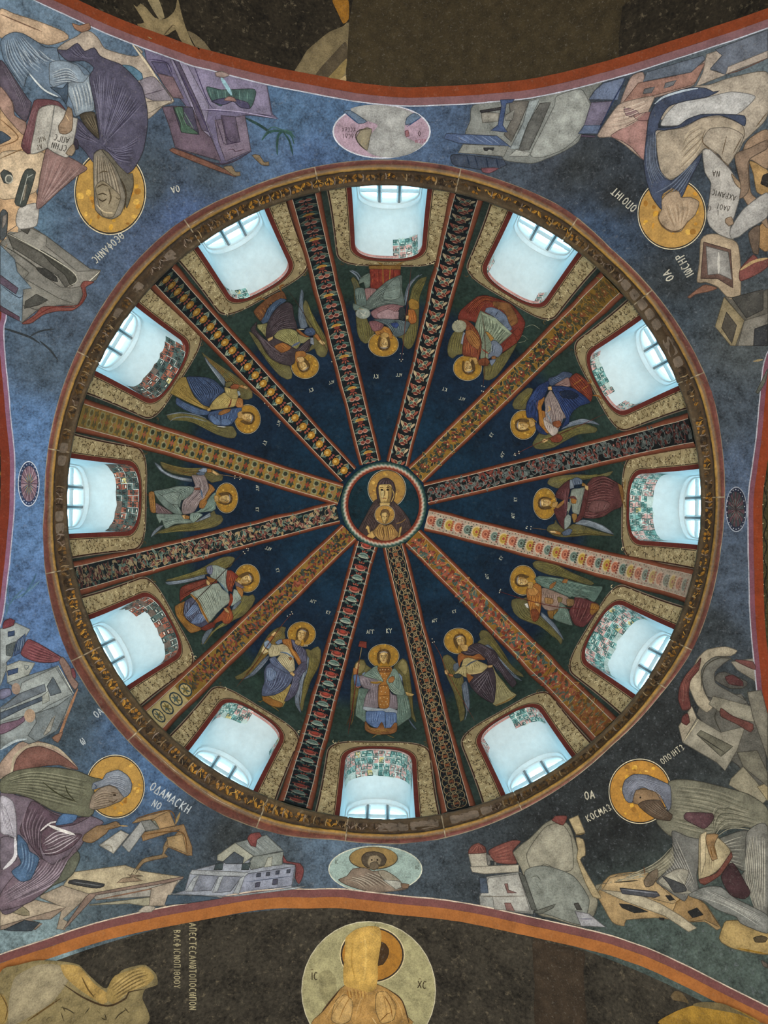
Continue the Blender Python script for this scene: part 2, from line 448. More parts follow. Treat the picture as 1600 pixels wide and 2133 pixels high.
for su, sv, nm in ((-1, -1, 'wall_corner_back_left'), (1, -1, 'wall_corner_back_right'), (-1, 1, 'wall_corner_front_left'), (1, 1, 'wall_corner_front_right')):
    u0, u1, v0, v1 = 2.437 * su, 4.2 * su, 2.571 * sv, 4.8 * sv
    ue, ve = 2.55 * su, 2.68 * sv
    foot = [(u0, v1), (u0, ve), (ue, ve), (ue, v0), (u1, v0), (u1, v1)]
    V = [uvz(u, v, 0) for u, v in foot] + [uvz(u, v, zs) for u, v in foot]
    n = 6; Fc = [(i, (i + 1) % n, n + (i + 1) % n, n + i) for i in range(n)] + [tuple(range(n, 2 * n))]
    struct(mesh_obj(nm, V, Fc, 'wall', None, None, False))

# ---- cornice ring of stone blocks
cornice = struct(empty('trim_1', (0, 0, CZ + 5.3)))
JOINT = sorted([-171, -153.9, -125.3, -101.7, -77, -55.7, -38.3, -22, -0.8, 25.7, 33.5, 65.9, 79.6, 96.5, 111.4, 137, 153, 168])
LIPR = 2.279
def prof(az):       # (r, h) pairs from the foot on the pendentive to the ledge behind the lip
    ro = float(ringr(az)); h0 = HS + math.sqrt(RS * RS - ro * ro)
    e = ro - 2.352
    pts = [(ro - .004, h0 + .002), (2.336 + e * .9, 5.318), (2.333 + e * .85, 5.330)]
    for x in np.linspace(-100, 95, 8):
        pts.append((2.324 + e * .75 - .014 * math.cos(math.radians(x)), 5.352 + .019 * math.sin(math.radians(x))))
    pts += [(2.326 + e * .6, 5.378), (2.320 + e * .55, 5.388), (2.312 + e * .45, 5.396), (2.308 + e * .35, 5.42), (2.302 + e * .2, 5.45), (2.292, 5.478), (2.286, 5.492), (2.280, 5.497), (LIPR, 5.515), (LIPR, 5.535), (2.36, 5.545)]
    return pts
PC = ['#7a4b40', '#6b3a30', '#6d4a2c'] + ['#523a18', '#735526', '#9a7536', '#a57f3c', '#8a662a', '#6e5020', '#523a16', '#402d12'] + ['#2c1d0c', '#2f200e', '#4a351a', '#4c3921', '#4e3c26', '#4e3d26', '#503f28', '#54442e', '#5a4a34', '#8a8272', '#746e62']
for bi in range(len(JOINT)):
    a0 = JOINT[bi]; a1 = JOINT[(bi + 1) % len(JOINT)]; a1 = a1 if a1 > a0 else a1 + 360
    n = max(3, int((a1 - a0) / 1.1)); az = np.radians(np.linspace(a0 + .1, a1 - .1, n + 1))
    V, Cc = [], []; m = len(PC); dz = rng.uniform(-.004, .004); tone = rng.uniform(.8, 1.2); warm = rng.uniform(.9, 1.1)
    for a in az:
        for (r, h), c in zip(prof(a), PC):
            jr = rng.normal(0, .0012)
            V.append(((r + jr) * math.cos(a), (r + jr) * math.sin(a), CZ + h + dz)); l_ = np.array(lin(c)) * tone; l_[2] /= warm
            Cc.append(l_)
    Fq = [(i * m + j, i * m + j + 1, (i + 1) * m + j + 1, (i + 1) * m + j) for i in range(n) for j in range(m - 1)]
    mesh_obj('cornice_block', V, Fq, 'stone', cornice, Cc)
V, Fq = [], []; n = 240; m = len(PC)
for i in range(n):
    a = 2 * PI * i / n
    for r, h in prof(a): V.append(((r + .007) * math.cos(a), (r + .007) * math.sin(a), CZ + h + .003))
Fq = [(i * m + j, i * m + j + 1, ((i + 1) % n) * m + j + 1, ((i + 1) % n) * m + j) for i in range(n) for j in range(m - 1)]
mesh_obj('mortar_bed', V, Fq, 'mortar', cornice)

# gilt acanthus leaves on the cavetto of the cornice
def cmap(q):        # q = (azimuth*2.3, 0..1 up the cavetto)
    a = q[:, 0] / 2.3; v = q[:, 1]
    P = []; 
    hh = np.interp(v, [0, .3, .6, 1], [5.396, 5.42, 5.45, 5.496]); e = ringr(a) - 2.352
    r = np.interp(v, [0, .3, .6, 1], [2.312, 2.308, 2.302, 2.286]) + e * np.interp(v, [0, .3, .6, 1], [.45, .35, .2, 0])
    P = np.stack([r * np.cos(a), r * np.sin(a), CZ + hh], -1)
    n = np.stack([-np.cos(a), -np.sin(a), -.35 + 0 * a], -1); n /= np.linalg.norm(n, axis=1, keepdims=True)
    return P, n
pt = Painter(cmap, .03, .001, .00003)
L0 = 2 * PI * 2.3; x = 0.0
while x < L0:
    deg = math.degrees(x / 2.3); s = rng.uniform(.8, 1.2)
    state = (math.sin(deg * .05 + 1) + math.sin(deg * .131) + rng.uniform(-.6, .6))
    gold = '#9c6a1c' if state > .3 else ('#6a4a1c' if state > -.6 else '#5d4a3a')
    lite = '#c99a40' if state > .5 else ('#8b7458' if state > -.6 else '#9a8878')
    pt.k = 0
    if state > -1.2:
        w = .030 * s
        for sd in (-1, 1):
            for kx, ky, rx in ((.3, .28, 1), (.75, .48, .8), (.45, .75, .7)):
                a = np.linspace(0, 2 * PI, 9)[:-1]
                pt.poly(np.stack([x + sd * w * kx + w * .5 * rx * np.cos(a) * (1 + .25 * np.sin(3 * a)), ky + .17 * rx * np.sin(a)], -1), gold if rng.rand() > .3 else '#2e1f0e', True)
            pt.line([(x, .05), (x + sd * w * .5, .45), (x + sd * w * 1.15, .6), (x + sd * w * .9, .85)], .006, lite if rng.rand() > .4 else '#3a2814')
        pt.line([(x, .02), (x, .9)], .007, '#2e2010')
        if rng.rand() > .3: pt.line([(x + .036, .08), (x + .042, .5), (x + .036, .9)], .007, '#8d7c70' if rng.rand() > .5 else '#a48a63')
    elif rng.rand() > .4:
        pt.poly([(x - .03, .1), (x + .03, .06), (x + .035, .9), (x - .03, .8)], '#7a6a5a')
    x += .078 * s
o = pt.buf.make('gilt_leaf_ornament', 'stone', cornice); o['kind'] = 'stuff'

# ================================================================== WINDOWS
FRETS = {0: [(.04, .27, 0, .17)], 1: [(.22, .34, 0, .11), (-.36, -.27, 0, .12)], 2: [(-.3, .1, 0, .10), (.22, .42, .02, .12)], 3: [(-.42, .42, 0, .21)], 4: [(-.45, .45, 0, .24)], 5: [(-.34, -.04, 0, .14), (.26, .46, 0, .13)], 6: [(-.42, .42, .01, .24)], 7: [(.03, .42, 0, .15), (-.44, -.3, 0, .17)], 8: [(-.42, .42, 0, .13), (.18, .42, .1, .22)], 9: [(-.40, .40, 0, .2)], 10: [(-.40, .28, 0, .2)], 11: [(-.40, -.14, 0, .09)]}
RHO = 2.54
WPOS = ['at the top of the dome ring', 'at upper right, next clockwise from the top one', 'at the right, above the right-hand one', 'straight to the right of the medallion', 'at lower right, below the right-hand one', 'at lower right, beside the bottom one', 'at the bottom below the enthroned angel', 'at lower left, beside the bottom one', 'at lower left, with torn plaster edge on its brick pattern', 'straight to the left of the medallion', 'at the left, above the left-hand one', 'at upper left, beside the top one']
for wi, azd in enumerate(WAZ):
    er, et = wframe(azd)
    root = struct(empty('window_%d' % (wi + 1), tuple(er * RD + np.array([0, 0, ZD]))))
    root['label'] = 'arched window with white splayed reveal ' + WPOS[wi]
    f = wmap(azd)
    inn, innn = f(OPEN)
    out = er * RHO + et * OUTER[:, :1]; out[:, 2] = ZD + OUTER[:, 1]
    N = len(OPEN); D = 7; V = []
    for j in range(D + 1): V.append(inn + (out - inn) * (j / D))
    V = np.concatenate(V)
    Fq = [(j * N + i, j * N + i + 1, (j + 1) * N + i + 1, (j + 1) * N + i) for j in range(D) for i in range(N - 1)]
    Fq += [(j * N + N - 1, j * N, (j + 1) * N, (j + 1) * N + N - 1) for j in range(D)]
    mesh_obj('window_reveal', V, Fq, 'plaster', root)
    # plaster fillet where the vault meets the frame
    b = Buf(); tc_ = np.array([0, .6])
    def prm(sc_, rho):
        q = tc_ + (OUTER - tc_) * sc_; p = er * rho + et * q[:, :1]; p[:, 2] = ZD + q[:, 1]; return p
    rings = [prm(1.0, RHO - .03), prm(.985, RHO - .034), prm(.97, RHO - .03), prm(.962, RHO - .012), prm(.955, RHO)]
    V = np.concatenate(rings); Fq = [(j * N + i, j * N + i + 1, (j + 1) * N + i + 1, (j + 1) * N + i) for j in range(4) for i in range(N - 1)]
    mesh_obj('arch_fillet', V, Fq, 'frame', root)
    # painted wooden frame: arched rim + bars, panes behind
    def box(bf, t0, t1, z0, z1, r0, r1, ch=.013):
        # bar with chamfered inner edges
        q = []
        for rr2, s in ((r0, ch), (r0 + ch, 0), (r1, 0)):
            for t, z in ((t0 + s, z0 + s), (t1 - s, z0 + s), (t1 - s, z1 - s), (t0 + s, z1 - s)):
                p = er * rr2 + et * t; p = p.copy(); p[2] = ZD + z; q.append(p)
        fc = [(0, 1, 2, 3)] + [(4 * j + i, 4 * j + (i + 1) % 4, 4 * j + 4 + (i + 1) % 4, 4 * j + 4 + i) for j in range(2) for i in range(4)]
        bf.add(np.array(q), fc, (1, 1, 1))
    fb = Buf()
    rim = [prm(.96, RHO), prm(.93, RHO), prm(.915, RHO + .012), prm(.915, RHO + .05), prm(1.0, RHO + .05)]
    V = np.concatenate(rim); Fq = [(j * N + i, j * N + i + 1, (j + 1) * N + i + 1, (j + 1) * N + i) for j in range(4) for i in range(N - 1)]
    fb.add(V, Fq, (1, 1, 1)); fr = fb.make('window_frame', 'frame', root)
    TV = (-.082, .082); ZB = (.78, .53, .28)
    for t in TV:
        bb = Buf(); top = .765 + math.sqrt(.245 ** 2 - t * t); box(bb, t - .023, t + .023, .03, top, RHO + .004, RHO + .034); bb.make('mullion', 'frame', fr)
    for z in ZB:
        bb = Buf(); box(bb, -.243, .243, z - .016, z + .016, RHO + .008, RHO + .034); bb.make('glazing_bar', 'frame', fr)
    bb = Buf(); box(bb, -.262, .262, .0, .07, RHO, RHO + .05); bb.make('bottom_rail', 'frame', fr)
    for t0, t1 in ((-.238, -.102), (-.062, .062), (.102, .238)):
        for z0, z1 in ((.07, .264), (.296, .514), (.546, .764), (.796, .99)):
            def ztop(t): return .768 + math.sqrt(max(.243 ** 2 - t * t, 0)) - .01
            if z1 > .9:
                tt = np.linspace(t0 + .004, t1 - .004, 7); q = [(t0 + .004, z0), (t1 - .004, z0)] + [(t, max(ztop(t), z0 + .004)) for t in tt[::-1]]
            else: q = [(t0, z0), (t1, z0), (t1, z1), (t0, z1)]
            q = np.array(q); p0 = er * (RHO + .03) + et * q[:, :1]; p0[:, 2] = ZD + q[:, 1]; p1 = p0 + er * .004
            k_ = len(q); mesh_obj('pane', np.concatenate([p0, p1]), [tuple(range(k_)), tuple(range(2 * k_ - 1, k_ - 1, -1))] + [(i, k_ + i, k_ + (i + 1) % k_, (i + 1) % k_) for i in range(k_)], 'glass', fr, None, False)
    # painted brick fret left on the vault of the opening
    seg = np.linalg.norm(np.diff(OPEN, axis=0), axis=1); arc = np.concatenate([[0], np.cumsum(seg)]); mid = arc[-1] / 2; arc -= mid
    def rmap(q, inn=inn, out=out, arc=arc, er=er, et=et):
        a, d = q[:, 0], q[:, 1] / .47
        A = np.stack([np.interp(a, arc, inn[:, i]) for i in range(3)], -1); B = np.stack([np.interp(a, arc, out[:, i]) for i in range(3)], -1)
        P = A + (B - A) * d[:, None]; c = er * (P @ er)[:, None] + np.array([0, 0, ZD + .62])
        n = c - P; n -= er * (n @ er)[:, None]; n /= np.linalg.norm(n, axis=1, keepdims=True); return P, n
    pt = Painter(rmap, .03, .0012, .0001); r2 = random.Random(wi + 5)
    warm = {8: 1, 9: 1, 10: 1}.get(wi, 0)
    teal = ['#6f9c96', '#86b0aa', '#5d8a84'] if not warm else ['#4f5f5a', '#5d6d68', '#3e4c4a']  # paler colours for the brighter windows, daylight put into the palette
    red = ['#c89c94', '#d0aea6', '#b88a84'] if not warm else ['#9a5b48', '#a8674f', '#84483c']
    pt.line([(-.52 + i * .04, .012) for i in range(27)], .02, '#b98880' if not warm else '#8f4a3c', False, False)
    for (a0, a1, d0, d1) in FRETS[wi]:
        c = .052; na = max(1, int(round((a1 - a0) / c))); nd = max(1, int(round((d1 - d0) / c)))
        if a1 - a0 > .02:
            e = [(a0, d0)] + [(a0 + (a1 - a0) * i / 10, d0) for i in range(1, 10)] + [(a1, d0), (a1 - r2.uniform(0, .02), (d0 + d1) / 2)]
            e += [(a1 + (a0 - a1) * i / 12, d1 + r2.uniform(-.018, .012) - (.02 if i in (0, 12) else 0)) for i in range(13)] + [(a0 + r2.uniform(0, .02), (d0 + d1) / 2)]
            pt.poly(e, '#b4c0b8' if not warm else '#6a5a50', False)
        for i in range(na):
            for j in range(nd):
                x0 = a0 + (a1 - a0) * i / na; x1 = a0 + (a1 - a0) * (i + 1) / na; y0 = d0 + (d1 - d0) * j / nd; y1 = d0 + (d1 - d0) * (j + 1) / nd - .003
                grp = (i // 3 + j // 2) % 2
                if j == nd - 1 and r2.random() < .25 and nd > 1: continue
                pal = teal if grp else red
                if r2.random() < .04: pal = ['#c9b77a']
                kk = pt.k
                pt.poly([(x0 + .001, y0 + .001), (x1 - .001, y0 + .001), (x1 - .001, y1 - .001), (x0 + .001, y1 - .001)], pal[0] if r2.random() < .7 or len(pal) < 2 else r2.choice(pal), False); pt.k = kk
                w, h = x1 - x0, y1 - y0
                fl = (i + j) % 2
                K = [(.08, .5), (.08, .1), (.92, .1), (.92, .5), (.35, .5)] if fl else [(.92, .5), (.92, .92), (.08, .92), (.08, .5), (.65, .5)]
                K2 = [(.3, .3), (.7, .3)] if fl else [(.3, .72), (.7, .72)]
                pt.line([(x0 + u * w, y0 + v * h) for u, v in K], .007, '#2f5450' if not warm else '#22282a', False, False, pt.base + .0007)
                pt.line([(x0 + u * w, y0 + v * h) for u, v in K2], .009, '#cfd2c4' if r2.random() < .3 else ('#3f625e' if not warm else '#2b2a28'), False, False, pt.base + .0008)
                pt.line([(x0, y0), (x1, y0), (x1, y1)], .0035, '#dde4dc' if r2.random() < .35 else '#4a6a66', False, False, pt.base + .0009)
    o = pt.buf.make('painted_fret', 'fresco', root)
    if o: o['kind'] = 'stuff'
    # ochre scrolled border round the opening and its red fillet
    sur = tag(empty('window_surround', tuple(er * RD + np.array([0, 0, ZD + .5]))), 'ochre painted border with curling scrolls and red fillet round the window ' + WPOS[wi], 'painted border', 'ochre borders round the windows')
    C2 = contour(.455, 1.10, .20, taper=.06, ex=2.6); C1 = contour(.315, 1.052, .195, ex=2.4)
    def band(nm, A, B, cA, lift, mat, jit=0):
        k_ = 4; Vb = []; Nb = []
        for j in range(k_ + 1):
            p, n_ = f(A + (B - A) * j / k_); Vb.append(p + n_ * lift)
        Vb = np.concatenate(Vb); Fb = [(j * N + i, j * N + i + 1, (j + 1) * N + i + 1, (j + 1) * N + i) for j in range(k_) for i in range(N - 1)]
        # skirts so that the paint coat has an edge
        c_ = np.tile(lin(cA), (len(Vb), 1))
        zz_ = np.tile(A[:, 1], k_ + 1); c_ = c_ * (1.2 - .5 * np.clip(zz_, 0, 1))[:, None] if jit else c_  # ochre brightened towards the foot, highlight by the lip put into the colour
        return mesh_obj(nm, Vb, Fb, mat, sur, c_)
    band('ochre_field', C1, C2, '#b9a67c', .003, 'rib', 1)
    band('red_fillet', OPEN * np.array([.985, 1]) , C1, '#6a2f28', .0055, 'rib')
    pt = Painter(f, .06, .0035, .0002)
    pt.line(C2, .014, '#3b221c', False, False); pt.line(C2 * np.array([1.015, 1.004]), .007, '#8c7d6a', False, False); pt.line(contour(.322, 1.058, .195, ex=2.4), .006, '#2c1a16', False, False); pt.line(contour(.31, 1.049, .195, ex=2.4), .004, '#b9a38c', False, False)
    r2 = random.Random(wi)
    Ls = pt.lift()
    for sd in (-1, 1):
        z = .06
        while z < 1.06:
            for tx in (.345, .385, .42):
                tt = sd * (tx + r2.uniform(-.01, .01)); 
                if abs(tt) > .455 * (1 - .06 * z) - .02 or (z > .92 and tx > .4): continue
                s = r2.choice((-1, 1)); ph = r2.uniform(0, 6.28); r0 = .017 + r2.uniform(0, .008)
                a = np.linspace(0, 4.6, 9); rad = r0 * (1 - a / 5.4)
                zz_ = z + r2.uniform(-.012, .012)
                col = r2.choice(['#4f3f24', '#6b5836', '#d8caa0', '#463a2c', '#dccda0', '#5d4c30'])
                pt.ribbon(np.stack([tt + rad * np.cos(a * s + ph), zz_ + rad * np.sin(a * s + ph)], -1), .007, col, Ls + r2.uniform(0, .0004))
            z += .034
    for i in range(26):
        tt = -.27 + i * .0215; s = r2.choice((-1, 1)); ph = r2.uniform(0, 6.28); a = np.linspace(0, 4, 7); rad = .011 * (1 - a / 5)
        pt.ribbon(np.stack([tt + rad * np.cos(a * s + ph), 1.074 + rad * np.sin(a * s + ph)], -1), .006, r2.choice(['#5f4c2c', '#c9b98e', '#6b5836']), Ls)
    o = pt.buf.make('scroll_pattern', 'rib', sur); o['kind'] = 'stuff'

# ================================================================== RIBS
RIBS = [('A', (634, 412), (771.5, 963)), ('B', (970, 417), (828, 965)), ('C', (1275, 592), (867.5, 989)), ('D', (1444, 895), (888.5, 1029.5)), ('E', (1436, 1221), (890, 1082)), ('F', (1254, 1514), (860, 1119.5)), ('G', (952, 1675), (819.5, 1136)), ('H', (616, 1673), (764, 1133)), ('I', (326, 1495), (726.5, 1109)), ('J', (159.5, 1205), (702, 1068)), ('K', (160, 862), (708, 1031)), ('L', (332, 567), (725, 989))]
RLAB = {'A': 'dome rib with red blossoms and green leaves on black, left of the top angel', 'B': 'dome rib with red and cream star palmettes on black, right of the top angel', 'C': 'ochre dome rib with dark green leaves and red flowers at upper right', 'D': 'black dome rib with grey and dull red leaf scrolls, upper one on the right', 'E': 'pale dome rib with rainbow-ringed roundels, lower one on the right', 'F': 'ochre dome rib with large red and green leaves at lower right', 'G': 'black dome rib with interlaced thin beige circles, right of the bottom angel', 'H': 'black dome rib with red lotus cups, left of the bottom angel', 'I': 'ochre dome rib with small dark leaves and cream roundels at its foot, lower left', 'J': 'dark dome rib with scattered curling leaves, lower one on the left', 'K': 'dome rib with ochre and green panels and lozenges, upper one on the left', 'L': 'dark dome rib with a row of big yellow blossoms at upper left'}
def rib_map(bp, ip):
    bp, ip = np.array(bp, float), np.array(ip, float); d = ip - bp
    s = np.linspace(-.07, 1.0, 160); q = bp + d * s[:, None]
    P, n = hit('dome', q[:, 0], q[:, 1]); ok_ = P[:, 2] > CZ + 5.542; P, n = P[ok_], n[ok_]
    L = np.concatenate([[0], np.cumsum(np.linalg.norm(np.diff(P, axis=0), axis=1))])
    T = np.gradient(P, axis=0); T /= np.linalg.norm(T, axis=1, keepdims=True); B = np.cross(n, T)
    c = np.array([0, 0, ZD])
    def f(q_, lift=.045):
        x, t = q_[:, 0], q_[:, 1]
        p = np.stack([np.interp(x, L, P[:, i]) for i in range(3)], -1); b_ = np.stack([np.interp(x, L, B[:, i]) for i in range(3)], -1)
        p = p + b_ * t[:, None]; nn = c - p; nn /= np.linalg.norm(nn, axis=1, keepdims=True)
        return c - nn * (RD - lift if np.isscalar(lift) else (RD - lift)[:, None]), nn
    return f, L[-1]
def leafp(x, y, l, w, ang, n=5, curl=.25):
    t = np.linspace(0, 1, n); up = np.stack([t * l, w * np.sin(PI * t ** .8) + curl * l * t * t], -1); dn = np.stack([t * l, -w * np.sin(PI * t ** .8) + curl * l * t * t], -1)[::-1][1:-1]
    p = np.concatenate([up, dn]); c, s = math.cos(ang), math.sin(ang)
    return np.stack([x + p[:, 0] * c - p[:, 1] * s, y + p[:, 0] * s + p[:, 1] * c], -1)
class RP(Painter):
    bgc = '#20201e'; nf = False
    def leaf(s, x, y, l, w, ang, col, curl=.25, L=None, edge=None):
        if edge: s.put2(leafp(x, y, l * 1.08, w * 1.35, ang, 5, curl), edge, L)
        s.put2(leafp(x, y, l, w, ang, 5, curl), col, (L or s.base) + .0003)
    def disc(s, x, y, rx, ry, col, L=None, a0=0, a1=2 * PI, n=12):
        a = np.linspace(a0, a1, n, endpoint=(a1 - a0 < 6)); s.put2(np.stack([x + rx * np.cos(a), y + ry * np.sin(a)], -1), col, L)
    def put2(s, p, col, L=None):
        c = p.mean(0, keepdims=True); q = np.concatenate([c, p]); n = len(p)
        k = 0 if s.nf else .42 if q[0, 0] < .62 else (.22 if q[0, 0] < .95 else .08)      # the paint is most worn near the windows
        cl_ = np.array(lin(col)) * (1 - k) * .92 + np.array(lin(s.bgc)) * k
        s.put(q, [(0, i + 1, (i + 1) % n + 1) for i in range(n)], tuple(cl_), s.base if L is None else L)
RBG = {'A': '#141b1f', 'B': '#12191e', 'C': '#8a672a', 'D': '#15181a', 'E': '#b3a18e', 'F': '#8c6428', 'G': '#11191e', 'H': '#101a20', 'I': '#8d6c30', 'J': '#182024', 'K': '#8b7440', 'L': '#10181d'}
G1, G2, G3, R1, R2, R3, CR, YE = '#4e6a62', '#6f8a80', '#2f4640', '#7d3a30', '#a35a48', '#5c2a26', '#c9b591', '#c08a35'
def ornament(p, kd, L):
    r = random.Random(ord(kd)); b = p.base; x = .03; i = 0; hw = .078
    while x < L - .02:
        f = 1 if x > .75 else .8
        if kd == 'A':
            for sd in (-1, 1):
                p.leaf(x, sd * .01, .07, .012, sd * 1.0, G1, .3 * sd, b, CR if i % 2 else None); p.leaf(x + .05, sd * .03, .05, .012, sd * 1.9, G2, -.3 * sd, b); p.leaf(x + .02, sd * .07, .05, .01, -sd * .3, G3, .2 * sd, b)
            if i % 3 == 2:
                p.disc(x + .05, 0, .03, .05, '#d9b877', b + .0006, PI / 2, 3 * PI / 2); p.disc(x + .046, 0, .024, .042, YE, b + .0007, PI / 2, 3 * PI / 2); p.leaf(x + .045, 0, .04, .03, 0, R1, 0, b + .0008)
            else:
                for sd in (-1, 1): p.disc(x + .045, sd * .026, .022, .026, '#c9a090', b + .0006); p.disc(x + .042, sd * .026, .016, .021, R1 if i % 3 else R2, b + .0007)
            for sd in (-1, 0, 1): p.leaf(x + .085, sd * .012, .035, .008, sd * .9, R2, 0, b + .0005)
            x += .115
        elif kd == 'B':
            for a in range(4):
                p.leaf(x + .05, 0, .058, .014, PI / 4 + a * PI / 2, (R1, G1)[a % 2], .1, b, CR)
            for sd in (-1, 1):
                p.leaf(x, sd * .075, .075, .013, -sd * .75, R2 if i % 2 else CR, .25 * sd, b + .0005); p.leaf(x + .09, sd * .07, .05, .010, sd * 2.7, G2, .2, b + .0005)
            p.disc(x + .05, 0, .012, .012, CR, b + .0009); p.disc(x + .1, 0, .016, .028, R1, b + .0007); p.disc(x + .105, 0, .01, .018, '#d0a08a', b + .0008, -PI / 2, PI / 2)
            x += .135
        elif kd in 'CF':
            big = 1.25 if kd == 'F' else 1
            for k in range(9):
                a = r.uniform(-PI, PI); y = r.uniform(-.062, .062)
                c_ = r.choice(['#26352f', '#33463c', '#1d2a28', R1, '#2a3c34', '#3d5248', '#22302c'] if kd == 'C' else ['#2a3a36', '#3f5650', R2, R1, '#7c3428', '#4f6a66'])
                p.leaf(x + r.uniform(-.03, .03), y, .056 * big, .014 * big, a, c_, r.choice((-.35, .35)), b + .00015 * k, '#c39a52' if r.random() < .3 else None)
            if i % 2 == 0:
                for a in range(5): p.leaf(x + .03, r.uniform(-.02, .02), .034 * big, .011, a * 1.256 + i, R2 if kd == 'F' else R1, .1, b + .0014)
                p.disc(x + .03, 0, .009, .009, '#d7b27a', b + .0018)
            p.line([(x, -.07 * (-1) ** i), (x + .02, 0), (x + .05, .07 * (-1) ** i)], .005, '#26302a', L=b + .0012)
            x += .055
        elif kd in 'DJ':
            for k in range(10):
                y = r.uniform(-.068, .068); a = r.uniform(-PI, PI)
                c_ = r.choice(['#5a6260', '#6e7672', '#43504e', R1, '#6b3b36', '#7d4a42'] if kd == 'D' else [G1, G2, '#7a4840', '#8c5850', '#a98f62', '#3e5650', '#6b3f3a', '#b7a27c'])
                p.leaf(x + r.uniform(-.03, .03), y, .045, .013, a, c_, r.choice((-.5, .5)), b + .0002 * k, ('#8d9690' if kd == 'D' else '#cdbb9a') if r.random() < .35 else None)
            s_ = (-1) ** i; a = np.linspace(0, 4.6, 9)
            p.ribbon(np.stack([x + .03 * np.cos(a * s_), .02 * s_ + .04 * np.sin(a * s_)], -1), .006, '#7b817c' if kd == 'D' else '#9a8a6a', b + .0015)
            if i % 2 == 0: p.disc(x, -.03 * s_, .014, .014, R1, b + .0018); p.disc(x, -.03 * s_, .006, .006, '#c9a08c', b + .002)
            x += .058
        elif kd == 'E':
            pal = [('#cdb9a6', '#4d655c', '#7f978c', '#2e4038'), ('#d9bda8', '#b05a40', '#d08a6a', '#8a3c2c'), ('#d8c490', '#a9862c', '#c9a848', '#a0402e')][i % 3]
            for k, (s, c_) in enumerate(((1, pal[0]), (.82, pal[2]), (.64, pal[1]), (.44, pal[2]), (.28, pal[3]))): p.disc(x + .05, 0, .052 * s, .060 * s, c_, b + .0003 + .0002 * k)
            for k in range(5): p.leaf(x + .03, -.04 + .02 * k, .03, .010, PI * .9 - (k - 2) * .12, pal[3] if i % 2 else R1, .2, b + .0016)
            for sd in (-1, 1):
                for k in range(3): p.leaf(x + .03 * k, sd * .072, .016, .006, r.uniform(0, 6), r.choice(['#2e3c36', R2, '#4a5a50']), 0, b + .0004)
            x += .098
        elif kd == 'G':
            a = np.linspace(0, 2 * PI, 19)
            for sd in (-1, 1): p.ribbon(np.stack([x + .07 + .085 * np.cos(a), sd * .025 + .05 * np.sin(a)], -1), .005, '#a3906a', b + .0008, False)
            for k in range(5):
                for sd in (-1, 0, 1): p.leaf(x + .028 * k, sd * .045 + r.uniform(-.008, .008), .026, .007, r.uniform(-PI, PI), r.choice(['#7c4a34', '#9a6a44', '#8a8468', '#5a3a30', '#6b6f5c']), .2, b + .0003 * (k % 2))
            for a_ in range(4): p.leaf(x + .07, 0, .028, .009, a_ * PI / 2 + .78, '#a0603c', 0, b + .0012)
            x += .115
        elif kd == 'H':
            m = i % 2
            for sd in (-1, 1):
                p.leaf(x, sd * .012, .07, .012, sd * .9, G1, .3 * sd, b); p.leaf(x + .03, sd * .06, .05, .010, sd * 2.2, '#8a9088', -.3 * sd, b); p.leaf(x + .06, sd * .075, .04, .009, -sd * 1.2, R1, .2 * sd, b + .0004)
                p.disc(x + .03, sd * .05, .005, .005, CR, b + .001)
            if m: p.disc(x + .05, 0, .045, .062, '#7f968c', b + .0006, -PI / 2, PI / 2); p.disc(x + .048, 0, .035, .05, G1, b + .0008, -PI / 2, PI / 2); p.disc(x + .05, 0, .013, .055, '#b9c0ac', b + .001)
            else: p.disc(x + .05, 0, .032, .055, '#c98a78', b + .0006); p.disc(x + .055, 0, .024, .048, R1, b + .0008); p.disc(x + .06, 0, .014, .03, '#b0483a', b + .001)
            for k in (-1, 0, 1): p.leaf(x + .095, k * .01, .03, .007, k * .8, R2, 0, b + .0007)
            x += .118
        elif kd == 'I' and x < .62:
            if i == 0: p.poly([(-.02, -.08), (.58, -.08), (.58, .08), (-.02, .08)], '#c2ad78', False)
            a = np.linspace(0, 2 * PI, 15)
            k0 = p.nf; p.nf = True; p.disc(x + .08, 0, .078, .066, '#39464a', b + .0004); p.disc(x + .08, 0, .062, .052, '#cbb67f', b + .0006)
            for k in range(6): p.leaf(x + .08, 0, .05, .010, k * 1.047 + i, r.choice(['#4f5b58', '#7a6a3a', '#5a6a64']), .3, b + .0008)
            p.nf = k0; x += .18
        elif kd == 'I':
            for k in range(10): p.leaf(x + r.uniform(-.025, .025), r.uniform(-.066, .066), .042, .012, r.uniform(-PI, PI), r.choice(['#232f2c', '#33443c', R1, '#3a4a52', R2, '#1f2a2a', '#7b3a2c']), r.choice((-.4, .4)), b + .0002 * k)
            p.line([(x - .02, r.uniform(-.06, .06)), (x, 0), (x + .03, r.uniform(-.06, .06))], .005, '#202a28', L=b + .0014)
            x += .042
        elif kd == 'K':
            w = .17; m = i % 2
            p.put2(np.array([(x + .004, -.078), (x + w * .55, -.078), (x + w * .55, .078), (x + .004, .078)]), '#a07c34' if m else '#93793f', b + .0002)
            for sd in (-1, 1):
                p.put2(np.array([(x, sd * .079), (x + w * .6, sd * .079), (x + w * .6, sd * .068), (x, sd * .068)]), R1, b + .0003)
                p.put2(np.array([(x + w * .62, sd * .012), (x + w * .97, sd * .012), (x + w * .97, sd * .07), (x + w * .62, sd * .07)]), '#8f9470', b + .0003); p.disc(x + w * .8, sd * .041, .022, .022, '#22302a', b + .0005)
                for a_ in range(5): p.leaf(x + w * .28, sd * .036, .042, .014, a_ * 1.256, '#22332e' if (a_ + i) % 3 else '#32443c', 0, b + .0006)
            for a_ in range(4): p.leaf(x + w * .28, 0, .034, .010, a_ * PI / 2, R2 if m else '#8c3a2c', 0, b + .0008)
